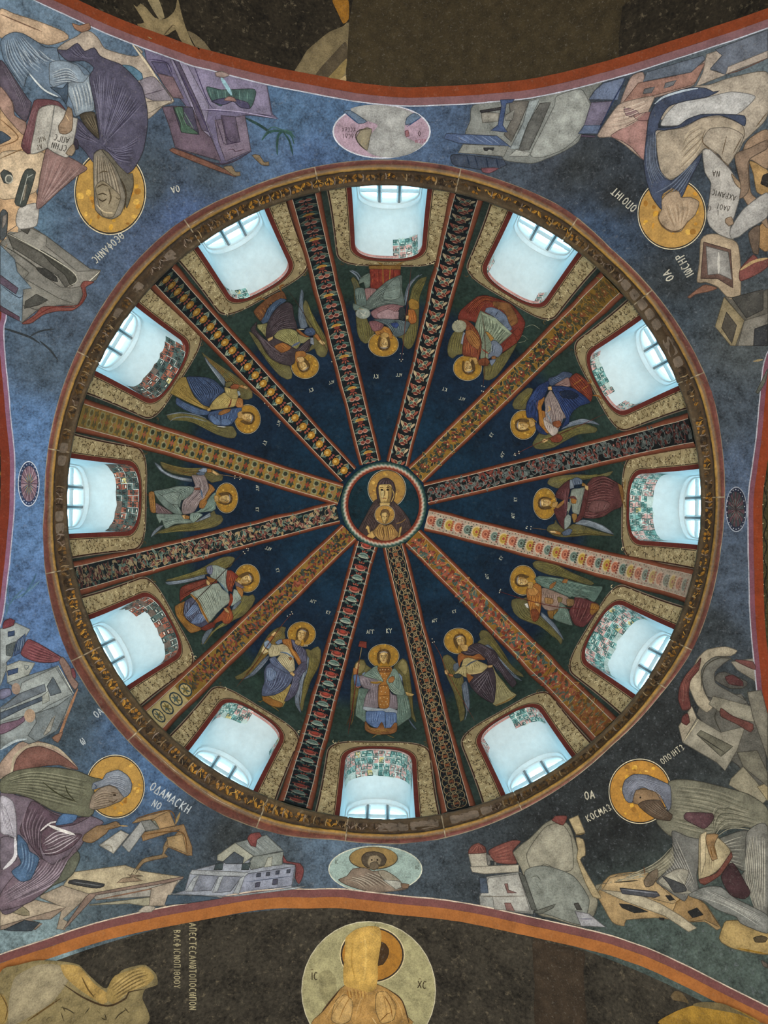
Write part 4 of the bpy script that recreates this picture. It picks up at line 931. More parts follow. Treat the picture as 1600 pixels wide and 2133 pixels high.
PAINT_angels = '''
T angel_fresco|enthroned painted angel with red banner and gem-set gold sash, upright below the medallion|fresco
F 690 1300 7.2727
P wing
#5f5930 290,1300 298,900 330,700 370,590 440,533 500,545 532,620 600,670 640,760 520,800 480,900 420,1000 400,1150 340,1330
*9 #7d7340,#453f22 9 320,720 305,900 300,1100 290,1300 / 500,640 440,800 420,1000 350,1300
#7a6f3e 345,690 375,600 440,545 500,560 520,640 480,720 420,760 370,740
-#3a2c1c 22 330,1250 290,1400 230,1540
-#5d4a2a 16 345,1270 330,1420 300,1530
P wing
#5f5930 940,660 1000,590 1080,523 1140,560 1170,650 1192,800 1212,950 1232,1100 1240,1300 1290,1490 1220,1420 1150,1200 1120,1050 1080,850 1000,720
*9 #7d7340,#453f22 9 1040,640 1090,800 1110,1000 1180,1300 / 1150,620 1180,800 1215,1000 1250,1400
#857a46 1000,640 1080,540 1140,580 1160,700 1120,780 1060,720
-#4d5868 20 1170,1440 1230,1530 1290,1600
P halo
N 795,487 236,184
P robe
#8094b0 470,760 510,735 530,790 470,810
#8094b0 1015,750 1075,810 1070,930 1000,830
#5d7367 425,985 560,1000 530,1080 500,1270 520,1330 520,1510 440,1450 370,1400 370,1280 400,1100
*8 #8ba092,#3f5249 8 440,1000 400,1200 380,1380 / 550,1010 510,1200 515,1480
#5d7367 990,1090 1130,1030 1185,1200 1212,1410 1130,1480 1000,1565 985,1400 1005,1300
*8 #93a597,#41544b 8 1010,1120 1010,1300 1005,1530 / 1120,1060 1170,1220 1200,1400
#7d7177 405,800 520,788 640,830 775,880 720,1000 712,1275 495,1275 530,1080 600,1000 500,985 440,920
*9 #a59aa0,#51464e 7 430,810 500,880 560,1000 510,1270 / 700,860 720,940 700,1050 700,1260
*5 #a59aa0,#51464e 7 420,830 470,930 520,970 / 600,830 640,900 590,990
#75686e 855,1000 925,1080 990,1100 1002,1300 868,1285
*5 #9a8d94,#4d434a 7 880,1040 890,1280 / 980,1110 990,1290
#9aa4ac 480,1262 720,1292 870,1275 1002,1325 1002,1372 820,1350 600,1342 480,1305
#56709a 528,1342 640,1335 780,1328 832,1350 982,1362 992,1500 940,1580 840,1592 700,1592 600,1555 528,1490
*9 #8aa0c2,#33466a 8 545,1350 550,1500 / 780,1340 740,1500 780,1580
*7 #8aa0c2,#33466a 8 840,1360 860,1500 850,1580 / 975,1370 960,1500 930,1570
-#1d2430 9 815,1340 822,1500 822,1690
#86562a 515,1488 590,1580 700,1592 765,1500 812,1602 832,1602 900,1592 960,1510 998,1515 992,1640 900,1685 640,1685 515,1622
*7 #b58a48,#5a3618 7 530,1620 700,1665 980,1620 / 540,1560 700,1620 980,1560
-#7d6a3c 12 620,1740 700,1690 760,1700
-#7d6a3c 12 850,1700 900,1720 960,1745
P mantle
#6b8074 705,640 640,665 560,728 478,792 600,832 700,855 795,905 805,872 742,760 700,680
*8 #9db0a2,#425248 8 690,650 740,780 800,890 / 500,785 640,830 780,895
#6b8074 960,680 1012,740 1062,870 1112,1020 1112,1082 1040,1097 950,1072 880,990 820,920 860,820 900,720
*7 #9db0a2,#425248 8 930,720 860,850 835,910 / 1040,830 1060,960 1050,1060
*6 #b2c0ae,#4b5c52 8 840,930 920,1040 1040,1085 / 930,900 1000,980 1090,1040
#a0682e 880,830 940,800 965,840 930,900 880,905 860,870
P gold_sash
#9a641e 702,668 918,668 900,760 832,880 882,1000 872,1275 720,1275 720,940 792,880 730,760
#7a4a1a 715,690 905,690 895,740 725,740
-#5d3814 10 725,945 875,940
-#5d3814 10 722,1100 875,1098
-#8d6a2a 30 590,900 680,905 770,893
-#c79d4a 8 592,888 680,893 770,882
D #d9c79a 7 740,710 780,705 820,708 870,700 760,790 810,760 840,800 800,840 745,985 790,960 840,985 760,1040 820,1055 740,1140 800,1130 850,1150 770,1190 830,1200 745,1240 800,1250 850,1235
P head
H 795,520 126 0 0
P hand
#a0642a 332,690 392,678 396,788 334,792
#c9a262 372,622 408,598 434,640 395,705 358,690
#566f96 332,802 402,788 432,900 444,962 362,975 340,880
-#a9685e 14 365,965 400,985 445,970
#b9964f 1125,1055 1190,1070 1258,1095 1230,1122 1150,1110
P banner_staff
-#5d2a20 15 455,380 400,700 330,1200 250,1705
-#8a7d5a 12 460,370 430,540
!#7a3024 430,276 532,290 532,386 408,360
A ccc -425,330,0 30 #cfc0a8
P inscription
A AGG 535,105,0 62 #c3c6b4
A KU 835,85,0 70 #c3c6b4
T angel_fresco|standing painted angel in dark purple cloak over cream tunic, right of banner-holding angel|fresco
F 900 1280 7.2727
P wing
#5d5630 690,430 735,380 715,300 745,245 820,245 890,300 1000,450 1100,600 1210,780 1350,890 1390,950 1250,900 1100,760 960,560 830,480
*9 #7d743f,#423c20 9 740,300 850,420 1050,640 1330,900 / 850,290 1000,480 1180,740 1380,950
#566272 800,470 850,455 960,560 1060,720 1200,880 1370,1010 1210,940 1050,790 900,560
*5 #8894a4,#3a4452 9 830,470 1000,680 1360,1005 / 850,470 1080,730 1230,900
P wing
#5d5630 155,690 175,630 230,610 290,640 330,690 420,800 480,1000 450,1250 500,1450 480,1600 430,1630 400,1450 330,1180 220,930
*8 #7d743f,#423c20 9 175,700 280,950 400,1300 430,1600 / 320,700 430,950 460,1250 490,1550
#5a6572 330,760 400,730 410,800 360,870 325,840
#566272 450,1080 520,1010 560,1180 575,1360 555,1480 510,1420 480,1250
*5 #8c96a2,#353f4c 8 465,1090 520,1420 / 530,1030 565,1440
-#6a7480 12 520,1400 530,1500 500,1600
P halo
N 405,405 226,198
P robe
#8d8458 930,800 980,900 1080,1020 1210,1180 1290,1230 1180,1320 980,1400 930,1370 970,1200 960,1000
*10 #b0a678,#5c5434 9 930,850 960,1100 960,1370 / 960,860 1090,1040 1280,1240
-#7a5a2a 16 960,1390 1100,1340 1285,1230
#a89660 480,680 520,650 640,680 720,720 860,790 760,890 680,915 545,915 520,820 450,790 470,730
*8 #c9b985,#7a6c40 8 500,680 550,800 560,900 / 700,730 760,800 740,890
#a89660 520,790 450,800 400,850 345,910 440,920 530,965
*5 #cfc08c,#7a6c40 8 470,810 400,870 360,905 / 520,830 500,900 520,950
#34403f 330,930 400,905 460,930 430,970 350,970
#8d5220 400,620 460,590 520,610 620,640 720,600 850,660 800,700 660,690 560,660 490,680 440,740 420,810 395,700
*4 #b0783a,#5f3312 8 430,640 520,650 700,680 / 460,610 600,650 820,670
#8d5220 528,905 600,920 650,960 580,1060 545,1000
-#c0a878 16 545,910 660,910 780,870
-#4a5058 22 515,800 600,740 685,705
P purple_cloak
#3b3138 440,575 500,570 560,500 640,450 740,450 860,510 960,570 1030,700 1120,820 1230,950 1290,1050 1230,1120 1130,1010 1040,880 960,790 860,780 840,700 790,660 720,600 600,630 500,620
*9 #6a6068,#221a20 9 640,470 760,560 860,720 900,780 / 750,460 940,590 1040,760 1240,1080
*5 #6a6068,#221a20 9 470,580 560,610 700,590 / 600,480 660,520 800,640
#3b3138 590,930 760,900 870,810 930,830 970,950 975,1150 945,1350 860,1330 720,1240 620,1140 570,1060 640,960
*12 #6d636a,#1f181e 9 620,1000 640,1110 800,1280 930,1350 / 880,830 920,1000 960,1150 945,1330
*6 #8a8088,#2a2228 7 600,1050 720,950 870,830 / 720,1220 850,1000 890,840
P head
H 430,415 118 -14 1
#b8924c 430,480 550,480 545,560 480,570
P hand
#c9a262 195,870 235,848 258,890 240,935 205,915
#a0602a 250,915 330,930 325,965 255,940
#c9a262 850,795 930,785 925,815 860,825
D #5a4524 5 870,810 890,812 910,810
P staff
-#6a3824 9 10,420 130,620 240,900 480,1330 660,1640
D #c9c4b0 8 8,385 40,430 12,440
P inscription
A AGG 0,95,-15 46 #c3c6b4
A KU 312,-50,-15 48 #c3c6b4
T angel_fresco|striding painted angel in blue violet cloak and cream tunic, left of banner-holding angel|fresco
F 470 1270 7.2727
P wing
#655d33 910,270 850,255 740,300 650,380 560,520 480,680 370,860 250,960 140,1020 160,1060 300,1040 420,930 560,750 650,640 760,560 850,480 905,430 890,350
*12 #857b44,#474022,#8a5a26 9 760,320 600,560 400,860 150,1020 / 890,330 740,540 560,760 300,1030
#5d6877 660,690 590,730 480,850 380,970 260,1060 420,1000 540,880 640,760
*4 #97a2b0,#3a4654 8 640,710 480,880 280,1050 / 650,740 540,880 400,1000
P wing
#655d33 1210,600 1290,620 1340,580 1400,560 1438,610 1435,760 1390,900 1290,1080 1250,1200 1200,1350 1160,1540 1110,1440 1180,1100 1260,850
*10 #857b44,#474022 9 1250,650 1260,850 1190,1150 1140,1500 / 1420,640 1400,850 1270,1120 1180,1350
#6a7583 1240,700 1265,740 1230,950 1150,1130 1110,1300 1120,1450 1140,1570 1060,1450 1050,1280 1120,1080 1200,900
*6 #a5b0bd,#414d5b 8 1240,730 1130,1120 1060,1400 / 1250,760 1170,1130 1130,1540
P halo
N 1150,372 216,190
P robe
#a58c45 545,1320 700,1290 850,1230 960,1130 1010,1160 940,1310 860,1480 760,1490 690,1440 570,1390
*9 #c7ae6a,#6f5a26 9 600,1330 720,1400 830,1470 / 860,1240 900,1300 870,1450
#95631f 545,1330 640,1330 720,1370 860,1430 830,1490 690,1470 560,1390
-#7a6630 12 480,1395 520,1410 560,1380
-#7a6630 12 690,1480 740,1500 800,1550
#b0a27a 665,535 760,545 840,530 920,540 1000,690 1030,780 1045,920 1010,950 940,960 860,890 770,760 830,690 740,720 660,720 640,640
*11 #d3c8a2,#7d7050 8 690,550 660,640 680,710 / 860,560 860,640 790,700
*10 #d3c8a2,#7d7050 8 790,750 860,880 950,950 / 900,650 1000,740 1040,900
-#5a6c80 22 820,655 920,670 1030,740
-#8fa0b2 7 820,648 920,660 1030,730
#8d5a26 945,735 990,730 1000,760 970,775
#6b7a94 745,510 800,465 850,460 860,500 780,540
P blue_cloak
#9a5f22 850,465 930,450 985,460 1010,600 1090,680 1130,770 1140,840 1100,850 1050,760 980,650 930,560 870,530
*5 #c08a48,#6a3c14 8 880,480 960,600 1100,830 / 970,470 1010,620 1130,800
#4d4a5e 985,460 1030,470 1090,550 1160,580 1215,640 1225,760 1210,880 1150,830 1130,760 1060,640 1010,560
*7 #7f8299,#2d2a3c 8 1000,480 1050,600 1140,790 / 1050,510 1170,600 1210,840
#4d4a5e 1130,830 1215,800 1220,920 1170,970 1080,1100 1110,1130 1060,1290 1010,1340 930,1400 880,1405 950,1250 1010,1080 990,980 1040,940
*8 #7f8299,#2d2a3c 8 1140,850 1050,970 1010,1100 930,1380 / 1210,860 1150,980 1080,1150 1020,1320
#4f5872 650,830 760,760 850,900 960,970 1015,1030 960,1150 850,1250 720,1310 545,1320 545,1210 580,1100 575,960 600,880
*13 #8794b0,#2c2a3e 9 640,850 590,960 600,1120 560,1300 / 970,980 980,1040 880,1200 640,1310
#6f81a0 610,900 680,890 760,960 740,1060 640,1100 600,1020
*6 #a5b4ca,#4a5878 7 620,910 620,1000 640,1090 / 720,920 740,1000 720,1060
#55607c 650,760 740,720 780,780 870,880 970,975 940,990 800,910 700,850
*4 #8f9cb8,#34344a 7 670,770 800,880 950,985 / 750,740 830,850 960,970
P head
H 1155,395 118 16 -1
#b8924c 1050,470 1140,500 1100,560 1040,520
P hand
#c9a262 670,400 730,345 775,365 740,410 690,420
#a0642a 610,460 690,405 720,440 650,500
#7d90a4 570,510 630,480 680,540 640,610 580,580
#c9b47c 525,650 560,560 590,600 640,650 560,690
#c9a262 960,975 1000,960 1040,1000 1020,1030 975,1000
P staff
-#5d3020 12 1000,65 840,250 600,590 400,880 150,1190
D #c9c4b0 8 990,45 965,85 1005,75 925,110
P inscription
A KU 1530,20,20 52 #c3c6b4
A AGG 1285,-150,18 48 #c3c6b4
T angel_fresco|upside-down painted angel with pale globe and grey mantle on red throne, above the medallion|fresco
F 690 540 7.2727
P wing
#5f5a32 540,900 590,1000 660,1080 640,1150 590,1240 520,1275 450,1230 400,1120 380,950 375,850 350,600 340,420 300,300 330,260 400,330 480,560
*9 #7d753f,#413b20 9 400,880 420,1100 500,1260 / 560,930 620,1060 590,1230
*7 #6d6a50,#2d3a40 9 300,290 350,450 380,650 / 400,330 450,520 520,800
-#7d8792 22 280,170 380,240 440,350
-#6a7480 18 300,160 400,210 450,290
P wing
#5f5a32 1000,1170 1070,1190 1100,1300 1160,1358 1220,1330 1280,1200 1320,1000 1330,800 1340,560 1420,350 1450,260 1330,300 1230,430 1190,600 1170,760 1100,1000
*9 #7d753f,#413b20 9 1110,1100 1120,1250 1160,1340 / 1310,950 1290,1150 1240,1300
*8 #7d753f,#3b3a28 9 1200,650 1260,450 1420,280 / 1330,700 1340,560 1430,320
#98701f 1170,640 1220,590 1320,640 1330,740 1260,760 1190,740
-#7d8792 24 1120,690 1190,400 1330,230
-#5d6772 18 1100,660 1180,370 1380,220
P halo
N 792,1285 230,190
P throne
!#7a2c20 580,85 1050,85 1050,430 595,435
*9 #a2522e,#511b14 8 590,110 605,430 / 1040,100 1035,300
!#8a6226 570,80 1055,75 1055,140 570,130
-#a08038 10 780,75 790,435
-#a08038 10 895,85 880,360
#6a7a6e 440,270 580,195 585,390 520,430 490,330 420,360
-#2f3a36 8 440,275 530,250 580,200
-#8a6226 14 690,20 790,75
-#8a6226 14 980,75 1110,20
P robe
#8d6a68 510,430 680,440 660,600 540,620
*6 #b99a96,#633e40 8 530,440 545,600 / 660,445 640,590
#845f62 600,790 700,720 860,665 1100,690 1000,780 1030,890 720,890 640,870
*11 #b08c8c,#4d3038 8 720,800 780,720 900,680 / 860,880 980,850 1090,720
#a58488 700,810 860,740 960,780 1025,780 1030,890 720,885
*8 #c5a8aa,#5f4048 8 730,820 740,880 / 960,780 1020,880
#7d5256 575,930 680,920 800,980 750,1060 640,1080 590,1000
*6 #a87d80,#4f2f36 8 590,940 640,1070 / 780,980 740,1050
#2d3438 1040,720 1110,720 1130,840 1080,910 1025,890
P mantle
#5d6a64 490,700 580,560 700,440 850,310 1000,240 1075,225 1070,420 1100,560 1110,690 950,660 800,680 640,735 590,750
*16 #8f9c92,#343f3e 9 540,680 700,470 1050,240 / 600,740 820,660 1100,690
#73827a 840,400 1000,250 1050,330 1040,560 900,600 780,580
*7 #a0aca0,#46524e 8 850,400 960,330 1040,340 / 800,580 920,600 1030,560
#5d6e68 360,430 490,420 520,560 540,680 490,690 400,700 370,600
*6 #96a69c,#33403e 8 380,440 400,680 / 490,440 520,670
#627268 330,650 440,690 590,740 560,790 440,750 350,760 325,700
#4f5d62 640,900 800,885 960,900 1120,920 1200,950 1120,1110 980,1165 920,1080 840,990 720,930
*11 #7f8e90,#2c373c 8 700,905 860,990 960,1150 / 960,905 1100,930 1100,1100
#33477a 900,960 1000,940 1030,980 990,1030 930,1000
#a06a24 660,1080 750,1060 800,1000 880,1030 930,1130 920,1190 760,1120 700,1140
*5 #c79044,#6d4212 8 680,1090 740,1110 / 860,1020 920,1170
P head
#b99048 750,1120 800,1090 860,1110 880,1160 760,1180
H 800,1255 118 180 0
P globe
o#8b938a 480,800 112,80
o#9aa39a 480,800 96,64
-#d5d3c0 9 400,770 400,830
-#d5d3c0 9 440,780 490,820 520,770
-#d5d3c0 9 450,835 530,830
-#d5d3c0 9 560,770 545,830
-#c9a050 12 420,720 490,740
P hand
#9a5a20 1170,740 1260,745 1300,850 1290,930 1220,960 1170,900
*4 #c27a34,#6a3410 8 1180,760 1200,930 / 1260,760 1290,900
#c9a262 1130,830 1180,830 1170,880 1130,890
P staff
-#5d2f28 9 1220,60 1140,800 1090,1300 1062,1520
D #c9c4b0 8 1050,1410 1095,1415 1040,1500 1062,1525 1085,1500
P inscription
A KU 712,1790,180 62 #c3c6b4
A AGG 1075,1760,180 50 #c3c6b4
T angel_fresco|upside-down painted angel in flame-red mantle over pale green robe, upper right of medallion|fresco
F 900 580 6.6667
P wing
#615b33 330,720 450,740 440,900 430,1040 350,1060 290,1108 230,1070 215,980 240,860 290,760
*8 #7f7641,#423c20 9 320,740 260,880 250,1050 / 440,760 430,900 400,1040
#8f98a4 440,740 465,760 430,920 400,900
P wing
#615b33 720,1220 800,1180 900,1090 1010,1020 1180,900 1100,1060 1000,1220 900,1350 800,1410 730,1400 715,1310
*9 #7f7641,#423c20 9 740,1250 740,1390 / 1000,1040 1080,1000 960,1270
-#7d8370 8 1180,860 1260,790 1340,850
-#7d8370 8 1200,890 1290,870 1320,840
-#7d8370 8 1290,680 1400,640 1500,700
P halo
N 495,1240 200,178
P throne
#6f2c20 370,560 400,440 520,330 640,240 760,225 920,270 1080,330 1180,420 1300,600 1250,780 1190,870 960,1040 900,1090 870,1000 700,800 600,600
*12 #94502e,#3c1512 9 420,480 600,290 760,240 1000,320 / 640,560 700,400 800,330 980,420
*8 #8a3e2a,#4a1a14 9 960,950 1150,800 1280,620 / 930,1060 1180,870 1250,760
!#7c3322 1040,860 1150,770 1190,880 960,1040
!#7a3222 1120,740 1210,660 1250,760 1190,800
#7a5028 850,310 1000,320 1080,340 1180,500 1200,600 1100,660 1060,560 1000,440 880,380
*7 #a5763c,#4c2e16 8 860,320 840,380 / 1180,600 1090,660
#66748a 760,400 840,390 950,430 1040,510 1070,600 1120,690 1060,720 960,600 850,510 740,450
*6 #8b99ae,#3a465c 8 800,400 760,450 / 1110,680 1060,700
-#20283a 12 930,440 880,520
P robe
#74806a 680,435 760,480 860,520 960,600 1060,700 1120,750 1060,810 960,900 860,1000 790,1110 680,1105 690,960 680,800 600,680 640,540
*17 #a9b399,#414c3e 9 690,450 640,650 690,900 690,1090 / 1100,750 960,880 860,990 780,1100
o#98a389 860,575 55,45
-#4a5646 8 820,570 900,560 880,600
*8 #b9c2a8,#525e4c 8 760,480 800,640 / 1060,720 960,800
-#9aa58c 44 700,470 860,550 1000,670 1110,760
#7a8570 770,720 840,800 860,900 780,1010 700,960 720,800
-#8d4a3a 20 700,970 800,1040
P red_mantle
#7a3a24 370,560 480,560 580,640 650,740 690,860 690,980 660,1080 640,1150 560,1080 440,1060 430,960 450,800 480,700
*13 #a8663a,#4a1c14 9 480,600 470,800 450,1040 / 600,660 680,850 650,1130
#8d5a2a 470,720 560,700 640,780 680,880 650,980 560,920 500,850
*7 #b08044,#55301a 8 500,740 560,880 640,960 / 560,710 660,820 680,900
#7c4324 660,1120 760,1090 810,1150 780,1200 660,1190
P head
#b99048 520,1100 620,1090 640,1170 560,1200
H 515,1215 112 172 1
P hand
#a5782c 750,720 790,730 870,820 830,860 800,800
#6b7688 830,860 900,850 980,930 990,1000 930,1080 860,1060 800,1100 790,1040 860,980
*6 #9ba5b4,#414c5e 8 840,870 820,1040 / 970,940 930,1060
#8a5a30 840,1070 890,1060 900,1100 840,1110
#6b7688 810,1120 900,1110 840,1200
P disc
o#8f8f78 385,645 102,85,-10
o#9c9b84 385,645 88,70,-10
D #b8b294 10 330,580 360,565 390,572
P staff
-#4d2a1c 9 695,440 740,720 750,1100 720,1500
D #c9c4b0 8 700,1480 735,1490 700,1550 725,1560
P inscription
A KU 205,1560,195 52 #c3c6b4
A AGG 460,1690,195 44 #c3c6b4
T angel_fresco|sideways painted angel in deep blue cloak over mauve robe, upper right of medallion|fresco
F 1040 740 6.6667
P wing
#625c34 470,470 440,560 400,640 370,740 290,755 210,740 185,690 210,620 290,530 400,450
*8 #807742,#423c20 9 480,480 300,620 220,720 / 440,520 380,640 300,740
P wing
#5d5a34 560,1080 640,1100 760,1080 860,1050 1000,990 1200,950 1360,1010 1340,1070 1100,1100 900,1200 760,1280 600,1308 500,1290 465,1230 510,1150
*10 #807742,#3c381f 9 520,1170 760,1110 1000,1010 1330,990 / 520,1290 760,1250 900,1170 1200,1060
#6a7684 860,1030 960,940 1150,880 1330,920 1400,970 1250,940 1060,970 920,1010
*4 #98a3af,#434f5c 8 900,1010 1100,920 1380,960 / 940,950 1150,890 1330,930
P halo
N 340,965 185,205
P throne
#6f2e20 960,340 1080,240 1180,300 1280,420 1310,540 1280,640 1200,600 1100,500 1000,420
*8 #a05530,#401812 9 980,350 1100,490 1260,620 / 1090,250 1200,360 1300,530
-#a36f32 10 1030,410 1170,320
-#a36f32 10 1150,480 1250,410
-#8a5a2c 22 1230,380 1290,370 1260,330
-#8a5a2c 22 1310,550 1390,560 1440,610
#3d4a63 700,310 800,280 900,220 1030,250 960,330 840,370 740,420 690,380
*6 #62718a,#242e44 9 720,330 900,240 / 760,400 960,310
P robe
#8a7a74 640,620 720,480 780,560 840,660 880,760 950,850 880,880 830,900 830,1040 770,1130 700,1080 640,960 620,880 660,780
*17 #b8a8a0,#54444a 9 660,620 650,800 640,940 720,1080 / 760,520 860,720 900,870 820,1060
#8b6b64 780,410 900,330 970,300 1000,420 900,430
*4 #b59890,#5b3e3c 8 800,410 960,330 / 860,430 990,410
#b5a69c 620,880 700,930 800,980 830,1050 770,1130 700,1070 640,990
*7 #d0c2b6,#6b5a5c 8 640,910 680,1040 / 780,970 790,1100
#9d6420 510,680 560,560 620,540 640,600 600,700 590,760 640,770 650,850 600,880 640,980 700,1080 640,1060 570,960 560,840 550,760
*6 #c78f40,#5f3810 8 540,680 580,820 640,1050 / 610,600 600,740 640,980
-#b9965a 18 680,780 720,740 690,700
-#7f8c96 20 660,780 740,930
P blue_cloak
#22345f 500,480 560,410 700,350 690,450 640,560 600,600 520,640 500,700 550,800 540,920 470,860 400,860 380,760 400,640
*11 #42578a,#121c34 9 520,470 420,640 400,840 / 660,400 560,620 530,880
#20325c 740,430 900,420 1060,460 1200,560 1280,650 1150,690 1050,760 990,850 980,940 880,1000 940,860 880,740 820,600
*15 #44598c,#101a32 9 770,440 960,450 1240,620 / 760,490 900,760 960,920
#1a2740 850,500 1000,480 1120,550 1050,600 900,580
#24365f 510,920 600,1000 680,1100 580,1080 520,1010
P head
#b99048 420,870 490,900 510,960 440,1000
H 335,965 112 -90 -1
P hand
#c9a262 690,430 740,420 750,470 700,470
#8a4a24 760,920 860,900 880,960 830,1000 760,960
#7d3a24 720,1150 840,1080 900,1140 860,1200 750,1200
#c9a262 600,1200 640,1150 700,1170 640,1210
P staff
-#5d2f24 9 1490,800 1200,940 850,1090 480,1250 220,1380
D #c9c4b0 8 285,1330 290,1360 230,1360 220,1380 240,1385
P inscription
A AGG 20,1400,-60 42 #c3c6b4
A KU -130,1110,-60 46 #c3c6b4
T angel_fresco|sideways painted angel in wine-red cloak over grey tunic, straight right of the medallion|fresco
F 1080 960 6.6667
P wing
#66603a 740,250 640,300 560,380 460,350 405,310 440,240 560,210 720,190 900,190 1080,200 1240,160 1320,140 1250,210 1040,240 900,260
*8 #878048,#443e22 9 430,310 600,250 900,210 1290,160 / 560,370 700,270 900,250 1200,210
P wing
#5d5733 520,820 540,860 640,950 760,880 900,900 1060,960 1240,1010 1340,1040 1200,1040 1000,1030 800,1050 640,1060 500,1040 400,970 420,900 500,870
*10 #857a44,#3f391f 9 430,920 700,950 1000,970 1320,1030 / 450,1010 700,1050 900,1030 1200,1040
#75808a 790,870 900,815 1060,850 1200,910 1330,1020 1180,980 1020,920 880,890
*5 #aab4bc,#49545f 8 830,870 1040,890 1300,1010 / 900,825 1060,860 1310,990
P halo
N 370,595 165,222
P robe
#7d8478 750,400 860,380 940,370 900,560 860,740 760,710 750,600 690,760 720,560
*10 #a9afa0,#4d5650 8 770,410 760,700 / 920,390 860,730
#a06a22 740,520 820,540 810,590 750,590
-#8d9184 60 700,570 700,700
#8f6a2c 750,740 820,740 820,840 780,860
P red_cloak
#502a2c 730,260 740,340 720,440 690,520 690,640 660,780 650,960 560,840 500,680 540,640 650,560 520,500 560,400 650,310
*11 #84585a,#2f1418 9 560,420 640,520 650,600 / 730,280 700,500 660,900
#a07030 520,650 600,570 650,540 640,590 560,660
#57302f 940,370 1000,280 1050,230 1200,210 1330,270 1420,330 1450,430 1465,560 1440,640 1320,690 1200,770 1060,800 920,790 860,740 900,560
*20 #855a58,#2f1618 9 980,330 1200,220 1420,330 / 890,760 1060,790 1300,680
#6a4442 1040,560 1200,550 1290,600 1240,680 1080,720 980,680
*7 #8f6a66,#42221f 8 1050,570 1060,710 / 1260,590 1200,690
#5a2d2c 940,380 990,400 970,560 920,770 830,850 800,840 880,700 900,560
-#57302f 30 700,520 780,500 820,540
#8d602a 1400,310 1450,340 1480,450 1460,600 1440,500
-#8a6a34 14 1500,250 1490,400
-#8a6a34 14 1470,560 1520,670
P head
#b99048 490,580 560,570 540,640 480,640
H 385,590 108 -90 1
P hand
#58667a 755,260 830,225 900,260 905,320 820,330 770,350
*5 #8a98aa,#333f52 8 770,270 790,340 / 890,270 890,320
#7d8893 735,260 760,260 790,370 735,390
#9d7028 905,300 950,320 960,350 900,345
#c9a262 940,330 990,350 985,410 950,390
#8c9890 660,800 710,740 745,770 740,880 660,955
#526074 620,1000 720,940 770,960 730,1030 640,1040
#a5722c 430,980 520,970 610,1000 600,1030 500,1010
#d9b87a 440,975 520,975 545,1000 470,1000
P staff
-#5d4a34 9 200,935 420,960
D #c9c4b0 8 135,915 120,935 190,915 185,950 130,940
P inscription
A KU -50,560,-90 46 #c3c6b4
A AGG -80,800,-90 42 #c3c6b4
T angel_fresco|sideways painted angel in gold tunic, green mantle and plum skirt, lower right of medallion|fresco
F 1040 1130 6.6667
P wing
#5d5833 480,340 465,290 500,260 600,255 760,290 920,370 1040,430 1250,520 1320,570 1280,600 1060,540 860,480 700,450 560,400
*9 #7f7843,#3f3a1f 9 490,290 760,310 960,420 1280,540 / 500,340 700,420 900,490 1270,590
P wing
#5d5833 380,760 330,780 240,780 180,800 170,870 210,980 300,1060 420,1110 560,1160 700,1260 800,1340 860,1420 880,1330 760,1180 620,1050 500,960 420,850
*9 #7f7843,#3f3a1f 9 200,820 300,1040 560,1150 840,1400 / 360,790 500,980 700,1170 870,1350
#5a6674 590,970 680,1040 780,1140 860,1270 900,1360 820,1270 740,1180 640,1080 580,1020
*5 #94a0ad,#38434f 8 590,980 740,1120 890,1340 / 590,1020 740,1170 850,1300
P halo
N 335,525 185,210
P robe
#5e2f30 1060,760 1140,755 1280,820 1390,860 1380,930 1300,1060 1180,1180 1060,1150 1010,1060 980,960 1040,860
*11 #8f605a,#3c1a1c 9 1080,780 1040,900 1020,1080 / 1360,860 1330,980 1190,1160
#8d5e20 1290,850 1390,870 1400,930 1300,1020 1270,980
*4 #b58838,#5a3a10 8 1300,860 1280,980 / 1380,880 1310,1010
#8a7264 600,640 720,660 840,710 960,760 1000,820 960,880 860,850 840,920 740,960 640,930 590,850
*13 #b9a090,#574440 8 610,660 600,840 / 860,730 820,920
#9d7442 640,770 760,790 750,860 650,850
*5 #bd9660,#6b4c24 7 660,780 660,850 / 740,790 740,860
#7c6a3a 820,760 890,780 880,830 830,840
#86663e 950,790 1050,800 1040,880 960,890
#7d5a22 680,960 760,950 840,930 760,1070 700,1040
*4 #a8823a,#54380f 8 700,970 740,1050 / 800,950 770,1060
P green_mantle
#52695f 500,510 560,470 700,480 900,510 1100,560 1260,600 1450,620 1420,700 1330,830 1200,760 1080,710 1000,770 900,730 760,670 640,630 560,590
*15 #839a8c,#2f423c 9 520,510 760,500 1100,580 1420,640 / 530,530 760,650 1000,750 1320,810
#97632a 720,590 800,545 800,570 750,640 710,650
#97632a 880,560 920,510 970,520 950,570
#5d7266 860,840 940,900 980,970 1010,1080 1030,1160 940,1140 800,1090 760,1040 840,940
*11 #8da294,#35463f 8 850,860 800,1070 / 900,880 1020,1150
P gold_tunic
#9a5f1f 390,660 470,600 520,570 590,610 600,740 590,900 560,1060 500,1115 460,1080 430,920 400,800
*10 #c68d44,#653610 9 420,680 420,820 470,1080 / 570,620 590,800 560,1040
#b07a34 400,670 480,620 560,680 520,740 430,740
*4 #d3a35a,#6f4518 8 420,680 450,740 / 500,620 550,700
#7a3d1c 450,950 520,930 570,1000 540,1090 490,1110
#d3d0c4 360,860 400,850 420,920 390,910
P head
#b99048 410,560 480,560 470,640 410,640
H 330,535 108 -85 -1
P hand
#c9a262 510,830 570,850 570,900 520,880
P staff
-#5d2420 10 20,690 300,780 600,860 900,915 1390,945
D #c9c4b0 8 20,680 30,660 15,705
P inscription
A KU 5,230,-55 44 #c3c6b4
A AGG -170,520,-100 42 #c3c6b4
